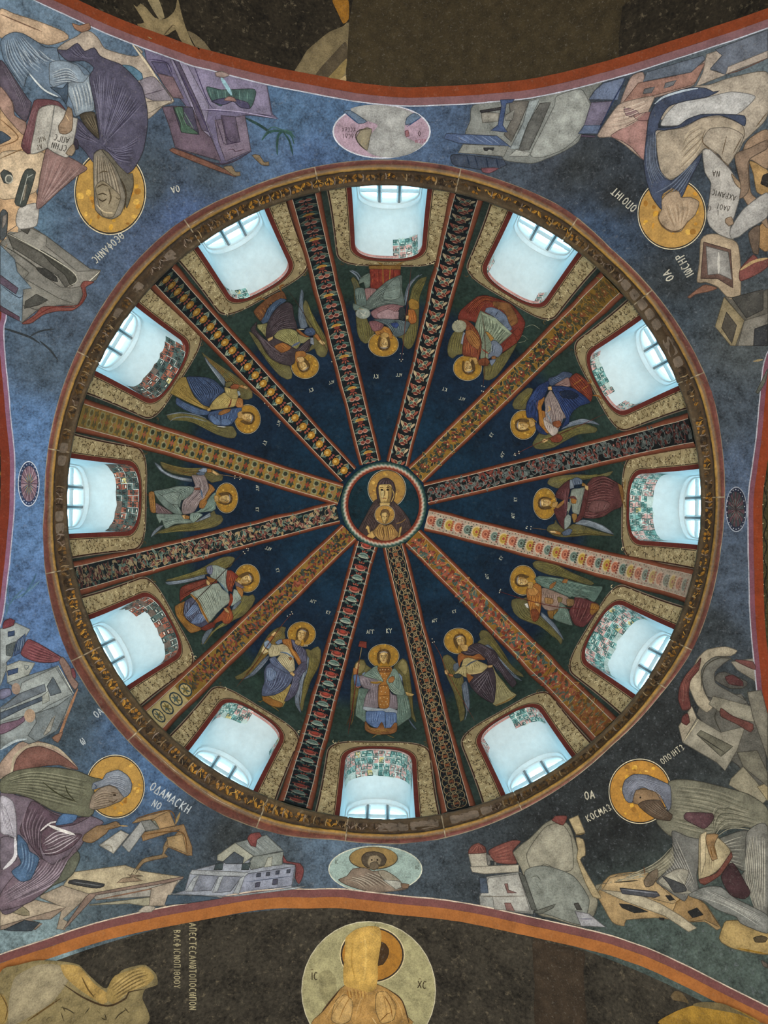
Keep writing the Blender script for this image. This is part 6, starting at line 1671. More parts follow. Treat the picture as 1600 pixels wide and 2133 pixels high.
PAINT_pend = '''
S pend
T painted_bench|cream and ochre painted throne behind the writer in violet cloak, upper left corner|fresco
F 0 0 4
P seat
#c3a27c 0,75 110,110 330,180 530,262 570,320 400,372 150,300 0,310
-#6d5444 10 0,115 200,200 350,262
#ad9c88 480,410 560,340 640,300 700,255 760,265 820,320 870,400 1000,445 1130,470 1190,430 1070,330 1120,370 1230,520 1330,680 1450,840 1360,880 1230,990 1150,900 1000,640 700,470
-#c9bda4 16 1090,350 1230,540 1330,690 1440,838
#8a808c 1165,675 1285,640 1430,828 1330,850 1200,800
-#574d58 8 1190,790 1290,765 1370,740
#b5a690 1210,850 1430,840 1330,890 1230,940
#4f83a0 1010,540 1100,550 1180,610 1190,650 1140,670 1080,600
#a0704e 600,190 660,210 740,190 750,240 680,265 620,235
#5a4f60 0,500 60,560 150,700 230,820 260,850 215,1010 110,910 100,840 0,720
*6 #7a6f80,#3a3142 12 20,560 130,760 200,960 / 60,570 200,800 240,920
#a5806e 0,720 100,850 120,960 215,1020 190,1120 0,900
T painted_writing_table|ochre painted table with ink boxes and pens at the left edge|fresco
F 0 0 4
P table_top
#c59c68 0,890 80,960 160,1070 200,1120 250,1240 390,1240 345,1400 300,1600 320,1660 290,1880 160,1930 60,2030 0,2060
-#7a5a3c 10 0,990 150,1145 0,1220
#3f5468 0,1090 90,1150 40,1180 0,1200
#d0b48a 0,1280 230,1260 370,1280 330,1450 290,1600 0,1650
-#7d6242 9 0,1320 150,1255 210,1235
#b9b4aa 160,1730 290,1690 322,1730 300,1880 160,1905 130,1840
#8d6a64 385,1240 560,1300 725,1400 640,1465 480,1600 330,1735 300,1700
*7 #a98a84,#6a4a48 12 400,1270 360,1500 320,1700 / 690,1400 560,1520 350,1700
P ink_box
#444c47 190,1450 228,1405 295,1432 212,1710 155,1716 120,1680
#9a9078 205,1540 225,1530 200,1660 185,1670
-#b5b8ae 6 220,1480 275,1450
-#b5b8ae 6 230,1450 165,1700
P ink_pot
#444c4a 0,1440 30,1410 90,1440 105,1490 70,1530 30,1520
o#b0aea0 72,1490 34,38
o#5f625c 72,1490 24,28
P pen_case
#4d5458 0,1770 20,1742 60,1770 50,1960 0,2000
#8a8076 20,1800 55,1780 45,1860 15,1900
T writer_fresco|upside-down painted elderly writer in blue robe and violet cloak, upper left corner|fresco
F 0 0 4
P halo
N 917,1600 300,358 #a88440
P blue_robe
#5f7890 0,340 40,290 110,262 190,275 300,340 380,390 470,395 500,500 640,520 740,600 770,760 780,910 690,940 620,970 560,900 545,860 500,810 440,800 340,720 230,610 215,640 190,720 130,640 60,540 20,470
*15 #93a8b8,#2c4058 11 30,330 60,500 180,700 / 180,290 330,440 480,510
*7 #aebcc6,#2c4058 11 130,400 200,560 230,600 / 320,400 420,480 500,500
#7d92a4 410,520 520,500 640,540 700,620 740,620 690,700 560,680 440,720 410,690
*9 #b3c0c8,#344a62 11 430,600 560,560 660,650 / 440,700 560,690 680,700
#879aa8 570,680 690,680 745,620 775,760 780,910 700,930 630,960 600,860 560,760
*8 #c0c8c8,#4a6078 11 580,700 620,830 640,950 / 730,660 760,780 770,900
#3f566c 415,720 520,730 560,680 560,800 545,860 500,790
-#c9d0d0 14 240,610 360,740 480,800
P violet_cloak
#4d4a62 470,410 550,410 640,352 700,420 780,390 830,460 920,500 1000,530 1100,620 1180,720 1222,900 1225,1050 1190,1250 1120,1390 1060,1440 960,1400 880,1290 830,1240 780,1270 775,1350 700,1250 650,1200 600,1130 640,980 820,1160 790,900 740,640 780,560 700,500 560,500
*24 #6f6c88,#2a2640 13 850,1190 880,800 900,560 / 860,1200 1100,960 1200,850
*12 #6f6c88,#2a2640 12 860,1210 1000,1230 1190,1100 / 870,1220 960,1330 1090,1380
*8 #7d7a96,#2d2944 12 760,640 820,900 840,1140 / 870,600 850,900 860,1140
*6 #736f8a,#2d2944 10 560,420 640,470 800,480 / 640,360 720,470 820,460
*7 #6a6680,#262238 12 640,1000 720,1100 820,1180 / 620,1130 700,1160 820,1190
#3a3244 590,1140 640,1160 650,1230 610,1250 590,1200
#4a4130 660,950 780,930 810,1080 820,1150 720,1060
*5 #7a6c50,#2d2618 10 680,960 810,1130 / 770,940 820,1120
P head
#7d7462 780,1280 850,1240 930,1330 1000,1450 1040,1600 1035,1690 1000,1780 930,1820 850,1800 790,1740 780,1600 775,1450
*12 #a5967a,#574b38 12 800,1290 790,1500 800,1720 / 900,1310 980,1500 1020,1680
#8f8060 790,1560 850,1500 930,1560 1000,1640 940,1800 850,1790
#6a6350 840,1240 900,1270 980,1370 1060,1445 1100,1440 1105,1560 1050,1730 1035,1600 960,1400
-#3a3020 12 1000,1480 1045,1600 1030,1740
-#3a3020 12 815,1650 850,1672 885,1650
-#3a3020 10 805,1622 850,1606 890,1625
-#4d4230 10 960,1640 985,1655 1005,1640
-#4d4230 12 900,1560 920,1640 900,1700
-#4d4230 11 800,1560 850,1530 900,1550
-#4d4230 10 820,1440 860,1420 900,1430
-#c0b090 10 800,1700 860,1760 940,1770
P open_book
#6f3f46 280,830 390,820 480,840 540,910 500,890 450,870 320,900 250,1270 170,1210 230,1000
*9 #96666c,#4d272e 7 290,840 230,1000 190,1210 / 320,890 270,1100 240,1250
#b0aca0 320,900 450,872 420,1060 390,1220 250,1272 280,1080
#b5b1a6 450,872 540,915 600,970 640,980 600,1200 550,1305 390,1222 420,1060
-#7a7a76 7 450,875 420,1060 392,1220
P inscription
A NIC 375,1165,166 40 #5a5248
A AR 350,1230,160 42 #5a5248
A APGC 560,1190,195 50 #3f3b38
A CGHN 540,1255,195 50 #3f3b38
P hand
#9a7c5c 560,880 590,900 600,980 590,1080 540,1110 490,1100 480,1040 520,980
-#5d4228 7 490,1050 540,1060
-#5d4228 7 500,1085 550,1090
-#cdb48c 7 540,950 570,1000
P foot
#a08868 540,1270 600,1190 620,1240 590,1290
T painted_pavilion|violet painted pavilion with green curtained openings left of the top roundel|fresco
F 300 0 4
P wall
!#675f80 0,390 250,460 420,520 600,580 910,670 1020,690 1070,950 1120,990 900,960 840,960 890,1260 660,1370 640,1370 440,1000 300,820 90,600 20,500
!#7d7494 340,520 500,570 1020,690 1062,960 480,900 400,650
!#8c84a2 220,500 330,480 540,880 520,1010 620,1300 600,1330 440,1000
!#5a4f6a 230,460 270,470 470,900 540,1100 480,1080 400,850
-#3a3350 8 410,530 540,860 600,900
-#3a3350 8 220,460 450,900 650,1360
-#3a3350 8 480,915 780,930 1060,968
-#3a3350 8 30,490 190,520 240,640
-#a8a0bc 8 490,905 800,930 1100,985
!#565074 60,510 180,520 235,640 110,600
!#80646e 110,610 240,640 330,820 240,810 160,700
!#665264 150,890 240,880 400,890 480,1080 560,1150 640,1340 260,1230 210,1050
!#443f58 240,890 400,890 460,1120 310,1100
!#7a6a80 590,1000 840,960 890,1250 680,1340 620,1180
!#5d4f68 640,960 760,970 800,1180 690,1200
-#3a2f44 7 650,960 700,1160 800,1180
-#3a2f44 7 590,960 650,1150 680,1200 820,1170
-#4a3a44 8 690,1250 740,1240 760,1260 840,1240
-#3a2f3c 10 270,1230 640,1365 900,1255
P roof_rail
#80503c 210,1245 240,1230 500,1330 700,1420 780,1450 760,1470 560,1400 260,1280
#86704e 660,1390 730,1380 760,1430 800,1430 800,1460 750,1460
#86704e 900,1290 960,1290 1000,1350 1040,1345 1040,1375 980,1370
P curtain
#3c5f5c 520,720 650,745 920,740 910,850 880,900 800,880 760,840 700,820 640,880 560,830
*9 #5d8a80,#243e40 9 530,730 560,830 / 910,740 900,860
#4f4a70 560,840 660,870 740,840 800,890 880,900 860,850 700,810
#3f6450 250,895 320,890 330,990 360,1040 450,1110 310,1095 300,1020
*4 #6a9078,#243e34 8 260,900 320,1080 / 320,900 440,1100
-#8fb4c0 30 640,640 690,720 730,790
#a0746c 665,830 700,800 750,810 770,840 700,835
#a58c84 590,600 650,590 710,620 660,640 600,630
T painted_tree|dark green painted weeping tree on blue ground beside the violet pavilion|fresco
P foliage
-#26403e 22 840,980 960,1040 1060,1110
-#2d4a46 20 980,1170 1040,1100 1130,1090 1220,1120 1250,1200
-#2d4a46 20 1110,1290 1110,1180 1130,1110 1200,1090 1260,1150
-#26403e 16 1160,1100 1210,1170 1240,1290
-#3d5c5a 10 980,1160 1060,1060 1150,1080 1250,1100
T painted_church|grey painted church with arched niche and red cloth at the left edge|fresco
F 0 300 4
P wall
!#75736a 55,735 200,635 250,680 390,770 560,900 750,1040 840,1050 800,1130 760,1150 690,1200 690,1260 640,1350 620,1360 480,1340 300,1390 180,1490 160,1470 0,1340 0,830
!#8a877c 260,700 390,770 380,850 520,960 640,1060 830,1055 700,1180 600,1200 500,1190 400,1120 300,1030 120,900 60,760
!#5d5b52 60,740 180,800 400,930 560,1060 640,1130 600,1180 540,1190 480,1100 300,990 100,860
!#4d4b44 160,690 200,640 260,680 230,750 180,720
#3a3a36 300,1030 380,1040 470,1110 480,1150 400,1120 330,1070
#48483f 330,880 470,960 600,1060 640,1130 590,1180 540,1090 430,1000
-#b0ad9e 9 60,745 230,830 420,940 600,1060 640,1140 560,1190
-#35342e 7 130,800 330,900 520,1030 580,1120 550,1170
-#35342e 7 0,830 200,950 330,1050
!#7d7b70 130,980 240,1070 200,1120 480,1280 640,1340 500,1340 300,1380 180,1340 150,1130
!#4a4a44 210,1310 300,1250 400,1300 320,1340 200,1370
!#688498 0,840 120,960 140,1060 260,1200 190,1210 180,1480 160,1470 0,1340
!#5a4a5e 0,1090 150,1200 130,1250 0,1160
!#5a3f50 0,1345 160,1440 160,1475 0,1390
-#2f3a48 7 0,1170 160,1280 200,1220
-#d0ccba 8 700,1180 830,1060
P red_cloth
#8a4438 780,1150 700,1140 670,1180 690,1250 660,1320 620,1360 540,1360 420,1350 340,1360 290,1420 180,1495 260,1490 360,1420 480,1390 600,1385 680,1330 720,1260 710,1190
-#5d2620 8 690,1160 705,1250 650,1340 420,1365 250,1470
T painted_shrub|faint dark painted shrub at left edge below the grey church|fresco
P foliage
-#2d3338 18 10,1530 110,1560 250,1610 330,1660
-#2d3338 14 240,1610 330,1560 460,1540
-#2d3338 16 330,1640 420,1720 480,1800
T left_inscription|pale Greek letters on blue ground between writer's halo and dome ring, upper left|lettering
P inscription
A OA 1500,395,165 56 #b9b8ac
A QEOFANHC 1040,775,137 62 #b9b8ac
T top_roundel|oval painted roundel with bare grey plaster patch and pink ground, top|fresco
F 640 0 4
P ground
o#c5c9d2 620,1095 410,226
o#a08a98 620,1095 398,216
P plaster_loss
#9d9f9c 360,905 480,875 640,875 780,900 880,940 820,1000 815,1130 900,1180 960,1210 860,1280 720,1312 580,1300 490,1250 530,1120 590,1040 480,1000 400,960
P blue_sleeve
#5f7a98 310,930 360,920 470,990 500,1010 430,1030
-#2c4466 9 315,935 430,1030
#5f7a98 820,1040 830,980 890,940 945,970 900,1010
-#2c4466 9 830,1055 955,970
P halo
#8f8464 410,1150 440,1090 500,1060 540,1075 520,1150 500,1250 440,1210
-#2c2620 9 495,1255 420,1180 405,1120 440,1080 540,1070
P inscription
A KCCDX 400,1095,180 34 #4a3a40
A DCDI 385,1150,180 36 #4a3a40
A O 945,1130,180 40 #4a3a40
A ACCIA 990,1185,175 30 #7d4450
P pink_spot
#a5646e 815,1090 840,1080 850,1130 825,1140
T painted_palace|faded grey and blue painted palace right of the top roundel|fresco
F 940 0 4
P wall
#7a7f7a 180,880 420,830 640,830 880,770 1080,720 1260,680 1190,760 1150,830 1180,900 1100,1080 1060,1180 940,1260 800,1320 680,1360 500,1345 440,1330 400,1290 160,1260 100,1250 120,1100 160,1000
#90958f 880,800 1080,740 1150,850 1160,900 1080,1110 940,1240 760,1310 660,1290 760,1080 860,880
!#8d9a9c 650,840 740,820 620,1080 560,1240 490,1240 600,1020
!#5f605c 740,860 830,850 740,1060 650,1250 565,1250 640,1030
!#a8aca4 540,1245 660,1270 640,1300 480,1300
!#6a665e 480,840 650,840 560,1060 500,1180 440,1120 500,1000
!#8f8c80 250,930 400,940 390,1010 260,1020
!#35343a 240,920 420,890 420,910 250,940
!#8a8a82 450,960 530,910 510,1000 450,1000
!#3d5686 410,830 530,825 510,850 460,860 430,1040 470,1100 330,1085 390,1040 420,880
!#4a6490 -40,1110 380,1130 500,1225 420,1215 60,1190 -60,1150
*8 #2a3c60,#7d92b4 7 -20,1120 120,1190 / 360,1130 470,1215
!#878a82 100,1200 480,1215 440,1300 60,1270
!#303438 270,1230 360,1228 350,1252 315,1240 300,1255 275,1250
#38465c 0,1290 140,1290 440,1330 460,1370 340,1420 180,1400 20,1370
-#1f2a3c 12 130,1290 155,1390
-#1f2a3c 12 195,1290 225,1400
-#1f2a3c 12 290,1300 310,1400
-#1f2a3c 12 375,1310 395,1400
#7d4550 250,1400 360,1395 400,1400 320,1440 260,1430
!#5f7090 1270,690 1450,640 1420,720 1390,830 1150,825 1200,750
!#6e6680 1170,850 1340,840 1300,950 1240,1040 1110,1040
!#5a7094 1110,1040 1250,1040 1220,1110 1060,1110
!#5d4a64 1090,1120 1210,1130 1200,1140 1080,1135
-#26324e 12 1450,660 1330,880 1220,1110
-#26304a 8 1290,770 1310,730
T painted_canopy|pink and cream painted building and hanging behind the faceless writer, upper right|fresco
F 1200 0 4
P wall
#a5887a 460,640 560,600 600,680 960,600 1080,500 1010,660 960,720 700,800 500,850 370,870
!#9c6f5e 520,690 830,630 1080,520 1000,680 960,710 700,780 520,830 380,870
!#5d6a7c 590,600 1060,460 1080,490 960,600 700,650 560,680
!#6e7076 570,740 660,720 630,770 560,780
!#6e7076 745,690 840,665 810,710 735,735
!#b0a08e 1090,450 1180,420 1220,460 1120,580 1250,620 1000,720 1060,600
!#5f6878 1160,410 1600,245 1600,420 1270,560 1250,620 1120,570 1220,460
!#b0a090 1270,555 1600,420 1600,480 1250,615
-#5a4038 8 1265,615 1400,570 1600,480
#b59c88 180,1130 330,900 400,850 650,800 600,950 590,1330 400,1200 300,1140
#a5766e 290,1130 420,1050 590,990 580,1330 470,1230 380,1170
#8f6a70 400,890 530,930 480,970 420,960
#9a6a66 480,960 620,930 600,1000 520,1000
*7 #cdbca6,#8a7262 8 220,1100 420,1060 580,960 / 330,900 450,880 640,810
#9f8060 1400,1230 1450,1150 1600,1080 1600,1400 1450,1330 1460,1600 1560,1700 1600,1900 1400,1650 1380,1400
T faceless_writer_fresco|upside-down painted writer with lost face, pale robe and slate blue scarf, upper right corner|fresco
F 1200 0 4
P halo
N 800,1780 286,300 #a88242
P robe
#a59884 980,720 1120,700 1300,640 1600,600 1600,960 1480,1100 1400,1180 1330,1300 1220,1230 1080,1200 1040,1300 960,1400 850,1480 740,1500 680,1380 660,1200 650,1090 900,1040 1100,960 740,1000 700,960 800,860 1050,800
#b2b2b0 760,940 860,850 1080,810 1300,760 1500,800 1340,950 1100,950 960,1000 860,1040 710,1040
#a3937a 680,1110 900,1060 1050,980 1230,970 1390,1040 1400,1150 1200,1280 1080,1230 1000,1320 900,1440 780,1490 700,1400
#a89a84 1060,1180 1120,1070 1280,1060 1400,1130 1330,1290 1260,1380 1200,1290
*7 #c9b692,#6f5a3a 9 900,1150 960,1060 1100,1000 / 860,1440 1000,1300 1060,1180
-#5d4c38 8 1080,1080 1060,1180 1180,1290 1300,1400
-#5d4c38 7 1260,1130 1220,1290
-#5d4c38 7 1390,1130 1310,1280
-#6a5842 8 1500,1060 1560,980 1600,930
P scarf
#3d4a66 660,870 720,800 850,750 980,722 1090,730 1150,760 1200,750 1100,800 900,840 780,880 720,960 690,1060 850,1045 930,990 1040,950 1200,945 1410,960 1410,1045 1330,1000 1200,955 1050,975 900,1050 740,1080 665,1090 680,1300 720,1450 800,1500 930,1400 1050,1270 1040,1330 950,1500 880,1650 860,1590 800,1560 720,1620 720,1745 640,1640 590,1500 570,1350 600,1050 620,950
*12 #66748c,#20293a 10 610,1100 590,1350 640,1560 / 670,1100 690,1380 800,1510
*7 #6a7890,#20293a 10 660,1600 800,1520 1000,1330 / 730,1720 880,1600 1030,1320
-#aab6c0 18 660,860 740,800 900,750 1020,730
P head
#a98e6c 720,1660 780,1600 860,1590 880,1640 960,1640 1030,1680 1000,1780 930,1850 880,1920 800,1930 720,1880 690,1800 720,1740
*8 #c0a684,#8a6e4a 10 720,1700 760,1800 820,1900 / 960,1650 960,1760 900,1880
-#54402c 8 700,1750 690,1820 740,1890 820,1925 890,1900 940,1830
P scroll
#a8a49c 1060,1250 1120,1240 1220,1330 1300,1420 1380,1560 1370,1640 1330,1780 1290,1900 1320,1990 1200,1950 1120,1880 1095,1800 1110,1700 1130,1520 1080,1430
#a5a39e 1290,1910 1400,1740 1600,1600 1600,1800 1450,1900 1360,1970 1300,1980
P inscription
A NA 1200,1470,185 50 #3f3a34
A AXRANIC 1330,1670,195 46 #3f3a34
A DAOI 1280,1760,195 44 #3f3a34
A I 1200,1790,180 44 #3f3a34
A O 1130,1750,180 40 #3f3a34
P hand
#a08460 1300,1440 1380,1520 1420,1540 1380,1570 1330,1520
#a08464 1250,1820 1300,1800 1320,1860 1280,1880 1250,1850
P stool
#8a7058 1330,1290 1450,1230 1600,1160 1600,1230 1480,1300 1440,1350 1450,1560 1420,1620 1370,1650 1380,1540
T painted_writing_desk|ochre painted desk with dark drawer at the right edge beside pale scroll|fresco
P desk
#b0873e 1450,1340 1600,1420 1600,1620 1510,1600 1480,1450
!#2f2a28 1560,1460 1600,1440 1600,1560 1540,1530
#a57a3a 1520,1900 1600,1840 1600,2090 1520,2050
T painted_book_stand|cream painted reading stand holding an open grey book, below pale scroll|fresco
F 1200 320 4
P stand
#a58f6e 1040,720 1090,675 1180,670 1340,740 1370,900 1370,1180 1280,1210 1180,1110 1080,1070 1010,1070 1030,900
!#6a4c40 1065,735 1290,800 1310,1120 1180,1040 1040,1040
!#8d8a84 1085,770 1270,820 1300,1050 1190,1000 1100,1010
-#b5b2aa 20 1190,820 1190,1000
#8a5a40 930,1195 1010,1130 1080,1090 1180,1120 1100,1150 1000,1170 950,1205
#7d3f38 1370,960 1480,840 1520,880 1600,870 1600,940 1500,1010 1370,1060
-#a58c64 24 1370,970 1480,900 1600,870
#6a5644 1440,660 1530,600 1520,840 1480,830
T painted_chest|grey painted chest with cream lozenge panel at the right edge|fresco
P wall
!#5d594e 1240,1190 1370,1210 1600,1130 1600,1600 1330,1600 1400,1390
!#45443f 1300,1200 1560,1130 1560,1300 1420,1370
!#8a7a52 1235,1195 1405,1390 1330,1600 1290,1600 1160,1440
!#4f493e 1255,1320 1340,1430 1300,1580 1215,1450
!#777266 1405,1390 1600,1330 1600,1600 1350,1600
!#33363a 1490,1460 1600,1420 1600,1600 1480,1600
-#8a7a58 20 1480,1730 1560,1715
#5a5d52 1500,1990 1550,1890 1600,1790 1580,1900 1520,2000
T right_inscription|pale Greek letters on dark ground around the faceless writer's halo, upper right|lettering
P inscription
A OPOIHT 470,490,222 66 #b5b2a4
A IWCHR 930,1045,240 70 #b5b2a4
A OA 760,1070,240 70 #b5b2a4
T left_rosette|small oval painted rosette in pink, blue and gold at far left|fresco
F 0 700 2.05
P ground
o#c9d0da 122,631 46,97
o#2c3a58 122,631 43,93
P petals
!#a8889a 122.0,631.0 157.0,631.0 155.6,652.4
-#b09a68 2.2 122.0,631.0 143.5,637.7
D #9aa6c0 2.6 160.6,643.1
!#8d6a80 122.0,631.0 155.6,652.4 151.4,672.1
-#6a9aa2 2.2 122.0,631.0 141.7,650.6
D #9aa6c0 2.6 157.5,666.3
!#a8889a 122.0,631.0 151.4,672.1 144.9,688.4
-#b09a68 2.2 122.0,631.0 138.4,661.9
D #9aa6c0 2.6 151.5,686.7
!#8d6a80 122.0,631.0 144.9,688.4 136.5,700.1
-#6a9aa2 2.2 122.0,631.0 133.7,670.6
D #9aa6c0 2.6 143.1,702.5
!#a8889a 122.0,631.0 136.5,700.1 127.0,706.2
-#b09a68 2.2 122.0,631.0 128.1,676.2
D #9aa6c0 2.6 133.0,712.6
!#8d6a80 122.0,631.0 127.0,706.2 117.0,706.2
-#6a9aa2 2.2 122.0,631.0 122.0,678.1
D #9aa6c0 2.6 122.0,716.0
!#a8889a 122.0,631.0 117.0,706.2 107.5,700.1
-#b09a68 2.2 122.0,631.0 115.9,676.2
D #9aa6c0 2.6 111.0,712.6
!#8d6a80 122.0,631.0 107.5,700.1 99.1,688.4
-#6a9aa2 2.2 122.0,631.0 110.3,670.6
D #9aa6c0 2.6 100.9,702.5
!#a8889a 122.0,631.0 99.1,688.4 92.6,672.1
-#b09a68 2.2 122.0,631.0 105.6,661.9
D #9aa6c0 2.6 92.5,686.7
!#8d6a80 122.0,631.0 92.6,672.1 88.4,652.4
-#6a9aa2 2.2 122.0,631.0 102.3,650.6
D #9aa6c0 2.6 86.5,666.3
!#a8889a 122.0,631.0 88.4,652.4 87.0,631.0
-#b09a68 2.2 122.0,631.0 100.5,637.7
D #9aa6c0 2.6 83.4,643.1
!#8d6a80 122.0,631.0 87.0,631.0 88.4,609.6
-#6a9aa2 2.2 122.0,631.0 100.5,624.3
D #9aa6c0 2.6 83.4,618.9
!#a8889a 122.0,631.0 88.4,609.6 92.6,589.9
-#b09a68 2.2 122.0,631.0 102.3,611.4
D #9aa6c0 2.6 86.5,595.7
!#8d6a80 122.0,631.0 92.6,589.9 99.1,573.6
-#6a9aa2 2.2 122.0,631.0 105.6,600.1
D #9aa6c0 2.6 92.5,575.3
!#a8889a 122.0,631.0 99.1,573.6 107.5,561.9
-#b09a68 2.2 122.0,631.0 110.3,591.4
D #9aa6c0 2.6 100.9,559.5
!#8d6a80 122.0,631.0 107.5,561.9 117.0,555.8
-#6a9aa2 2.2 122.0,631.0 115.9,585.8
D #9aa6c0 2.6 111.0,549.4
!#a8889a 122.0,631.0 117.0,555.8 127.0,555.8
-#b09a68 2.2 122.0,631.0 122.0,583.9
D #9aa6c0 2.6 122.0,546.0
!#8d6a80 122.0,631.0 127.0,555.8 136.5,561.9
-#6a9aa2 2.2 122.0,631.0 128.1,585.8
D #9aa6c0 2.6 133.0,549.4
!#a8889a 122.0,631.0 136.5,561.9 144.9,573.6
-#b09a68 2.2 122.0,631.0 133.7,591.4
D #9aa6c0 2.6 143.1,559.5
!#8d6a80 122.0,631.0 144.9,573.6 151.4,589.9
-#6a9aa2 2.2 122.0,631.0 138.4,600.1
D #9aa6c0 2.6 151.5,575.3
!#a8889a 122.0,631.0 151.4,589.9 155.6,609.6
-#b09a68 2.2 122.0,631.0 141.7,611.4
D #9aa6c0 2.6 157.5,595.7
!#8d6a80 122.0,631.0 155.6,609.6 157.0,631.0
-#6a9aa2 2.2 122.0,631.0 143.5,624.3
D #9aa6c0 2.6 160.6,618.9
T right_rosette|small oval painted rosette in dark red and grey at far right|fresco
F 1460 700 2.05
P ground
o#8f95a0 152,740 46,97
o#22283a 152,740 43,93
P petals
!#5a3a46 152.0,740.0 187.0,740.0 185.6,761.4
-#6d7a74 2.2 152.0,740.0 173.5,746.7
D #989ca4 2.6 190.6,752.1
!#3a4448 152.0,740.0 185.6,761.4 181.4,781.1
-#7a4a50 2.2 152.0,740.0 171.7,759.6
D #989ca4 2.6 187.5,775.3
!#5a3a46 152.0,740.0 181.4,781.1 174.9,797.4
-#6d7a74 2.2 152.0,740.0 168.4,770.9
D #989ca4 2.6 181.5,795.7
!#3a4448 152.0,740.0 174.9,797.4 166.5,809.1
-#7a4a50 2.2 152.0,740.0 163.7,779.6
D #989ca4 2.6 173.1,811.5
!#5a3a46 152.0,740.0 166.5,809.1 157.0,815.2
-#6d7a74 2.2 152.0,740.0 158.1,785.2
D #989ca4 2.6 163.0,821.6
!#3a4448 152.0,740.0 157.0,815.2 147.0,815.2
-#7a4a50 2.2 152.0,740.0 152.0,787.1
D #989ca4 2.6 152.0,825.0
!#5a3a46 152.0,740.0 147.0,815.2 137.5,809.1
-#6d7a74 2.2 152.0,740.0 145.9,785.2
D #989ca4 2.6 141.0,821.6
!#3a4448 152.0,740.0 137.5,809.1 129.1,797.4
-#7a4a50 2.2 152.0,740.0 140.3,779.6
D #989ca4 2.6 130.9,811.5
!#5a3a46 152.0,740.0 129.1,797.4 122.6,781.1
-#6d7a74 2.2 152.0,740.0 135.6,770.9
D #989ca4 2.6 122.5,795.7
!#3a4448 152.0,740.0 122.6,781.1 118.4,761.4
-#7a4a50 2.2 152.0,740.0 132.3,759.6
D #989ca4 2.6 116.5,775.3
!#5a3a46 152.0,740.0 118.4,761.4 117.0,740.0
-#6d7a74 2.2 152.0,740.0 130.5,746.7
D #989ca4 2.6 113.4,752.1
!#3a4448 152.0,740.0 117.0,740.0 118.4,718.6
-#7a4a50 2.2 152.0,740.0 130.5,733.3
D #989ca4 2.6 113.4,727.9
!#5a3a46 152.0,740.0 118.4,718.6 122.6,698.9
-#6d7a74 2.2 152.0,740.0 132.3,720.4
D #989ca4 2.6 116.5,704.7
!#3a4448 152.0,740.0 122.6,698.9 129.1,682.6
-#7a4a50 2.2 152.0,740.0 135.6,709.1
D #989ca4 2.6 122.5,684.3
!#5a3a46 152.0,740.0 129.1,682.6 137.5,670.9
-#6d7a74 2.2 152.0,740.0 140.3,700.4
D #989ca4 2.6 130.9,668.5
!#3a4448 152.0,740.0 137.5,670.9 147.0,664.8
-#7a4a50 2.2 152.0,740.0 145.9,694.8
D #989ca4 2.6 141.0,658.4
!#5a3a46 152.0,740.0 147.0,664.8 157.0,664.8
-#6d7a74 2.2 152.0,740.0 152.0,692.9
D #989ca4 2.6 152.0,655.0
!#3a4448 152.0,740.0 157.0,664.8 166.5,670.9
-#7a4a50 2.2 152.0,740.0 158.1,694.8
D #989ca4 2.6 163.0,658.4
!#5a3a46 152.0,740.0 166.5,670.9 174.9,682.6
-#6d7a74 2.2 152.0,740.0 163.7,700.4
D #989ca4 2.6 173.1,668.5
!#3a4448 152.0,740.0 174.9,682.6 181.4,698.9
-#7a4a50 2.2 152.0,740.0 168.4,709.1
D #989ca4 2.6 181.5,684.3
!#5a3a46 152.0,740.0 181.4,698.9 185.6,718.6
-#6d7a74 2.2 152.0,740.0 171.7,720.4
D #989ca4 2.6 187.5,704.7
!#3a4448 152.0,740.0 185.6,718.6 187.0,740.0
-#7a4a50 2.2 152.0,740.0 173.5,733.3
D #989ca4 2.6 190.6,727.9
T painted_town|grey and white painted town houses with red flag, lower left edge|fresco
F 0 1250 4
P wall
!#95a0a0 0,240 60,220 130,190 250,245 200,320 130,350 100,470 50,520 60,560 0,720
!#2f4a70 65,265 120,255 120,295 65,305
!#5a6668 50,380 130,345 100,470 50,460
!#35507a 140,340 210,280 200,420 110,470
*5 #7a94ac,#223a5c 7 150,340 120,460 / 205,290 190,420
!#a0a69c 50,550 160,505 290,525 240,620 200,640 60,690
!#35507a 60,590 150,565 145,605 65,630
-#3a4a5a 6 200,545 240,550 215,580 200,545
!#7d8888 60,690 200,640 480,550 610,790 560,940 480,1080 300,1180 240,1200 150,1160 0,1240 0,900 180,760
!#919b98 180,690 460,560 600,780 400,880 330,930 0,1020 0,960 150,800
!#5a6872 390,720 440,640 510,770 420,800
!#6a7680 160,780 370,700 380,760 60,900 0,910
!#4a5a6c 0,940 260,840 380,790 370,830 200,900 0,1000
!#9aa095 350,800 400,760 410,840 350,870
!#717d80 290,950 480,880 600,790 540,950 470,1090 300,1180 230,1130 300,1020
!#9a988a 360,1120 430,990 460,960 420,1090 370,1130
-#39485a 7 470,560 605,790 490,1080
-#c0c4b8 8 480,545 610,780
#6a6a88 0,750 80,740 90,790 0,830
o#8d7a6c 130,740 36,48
#7a5a70 0,1040 150,1000 210,960 200,1010 100,1080 0,1120
o#a08a74 245,965 46,56
-#a8b4b8 20 0,1250 120,1180 220,1160
P red_flag
#803c44 170,450 230,330 330,370 430,430 520,490 440,520 330,520 250,500
*8 #a05a5e,#4d1f28 8 240,350 400,420 510,490 / 190,460 330,510 500,510
#7a303e 30,180 80,155 120,170 110,210 20,240
#7d3a44 560,590 610,570 630,640 590,690 550,640
#8a6a5c 490,510 520,475 580,560 600,640 650,700 620,750 560,660
-#8f6a50 22 645,740 560,950 475,1180
#8d6248 430,1150 520,1100 480,1190
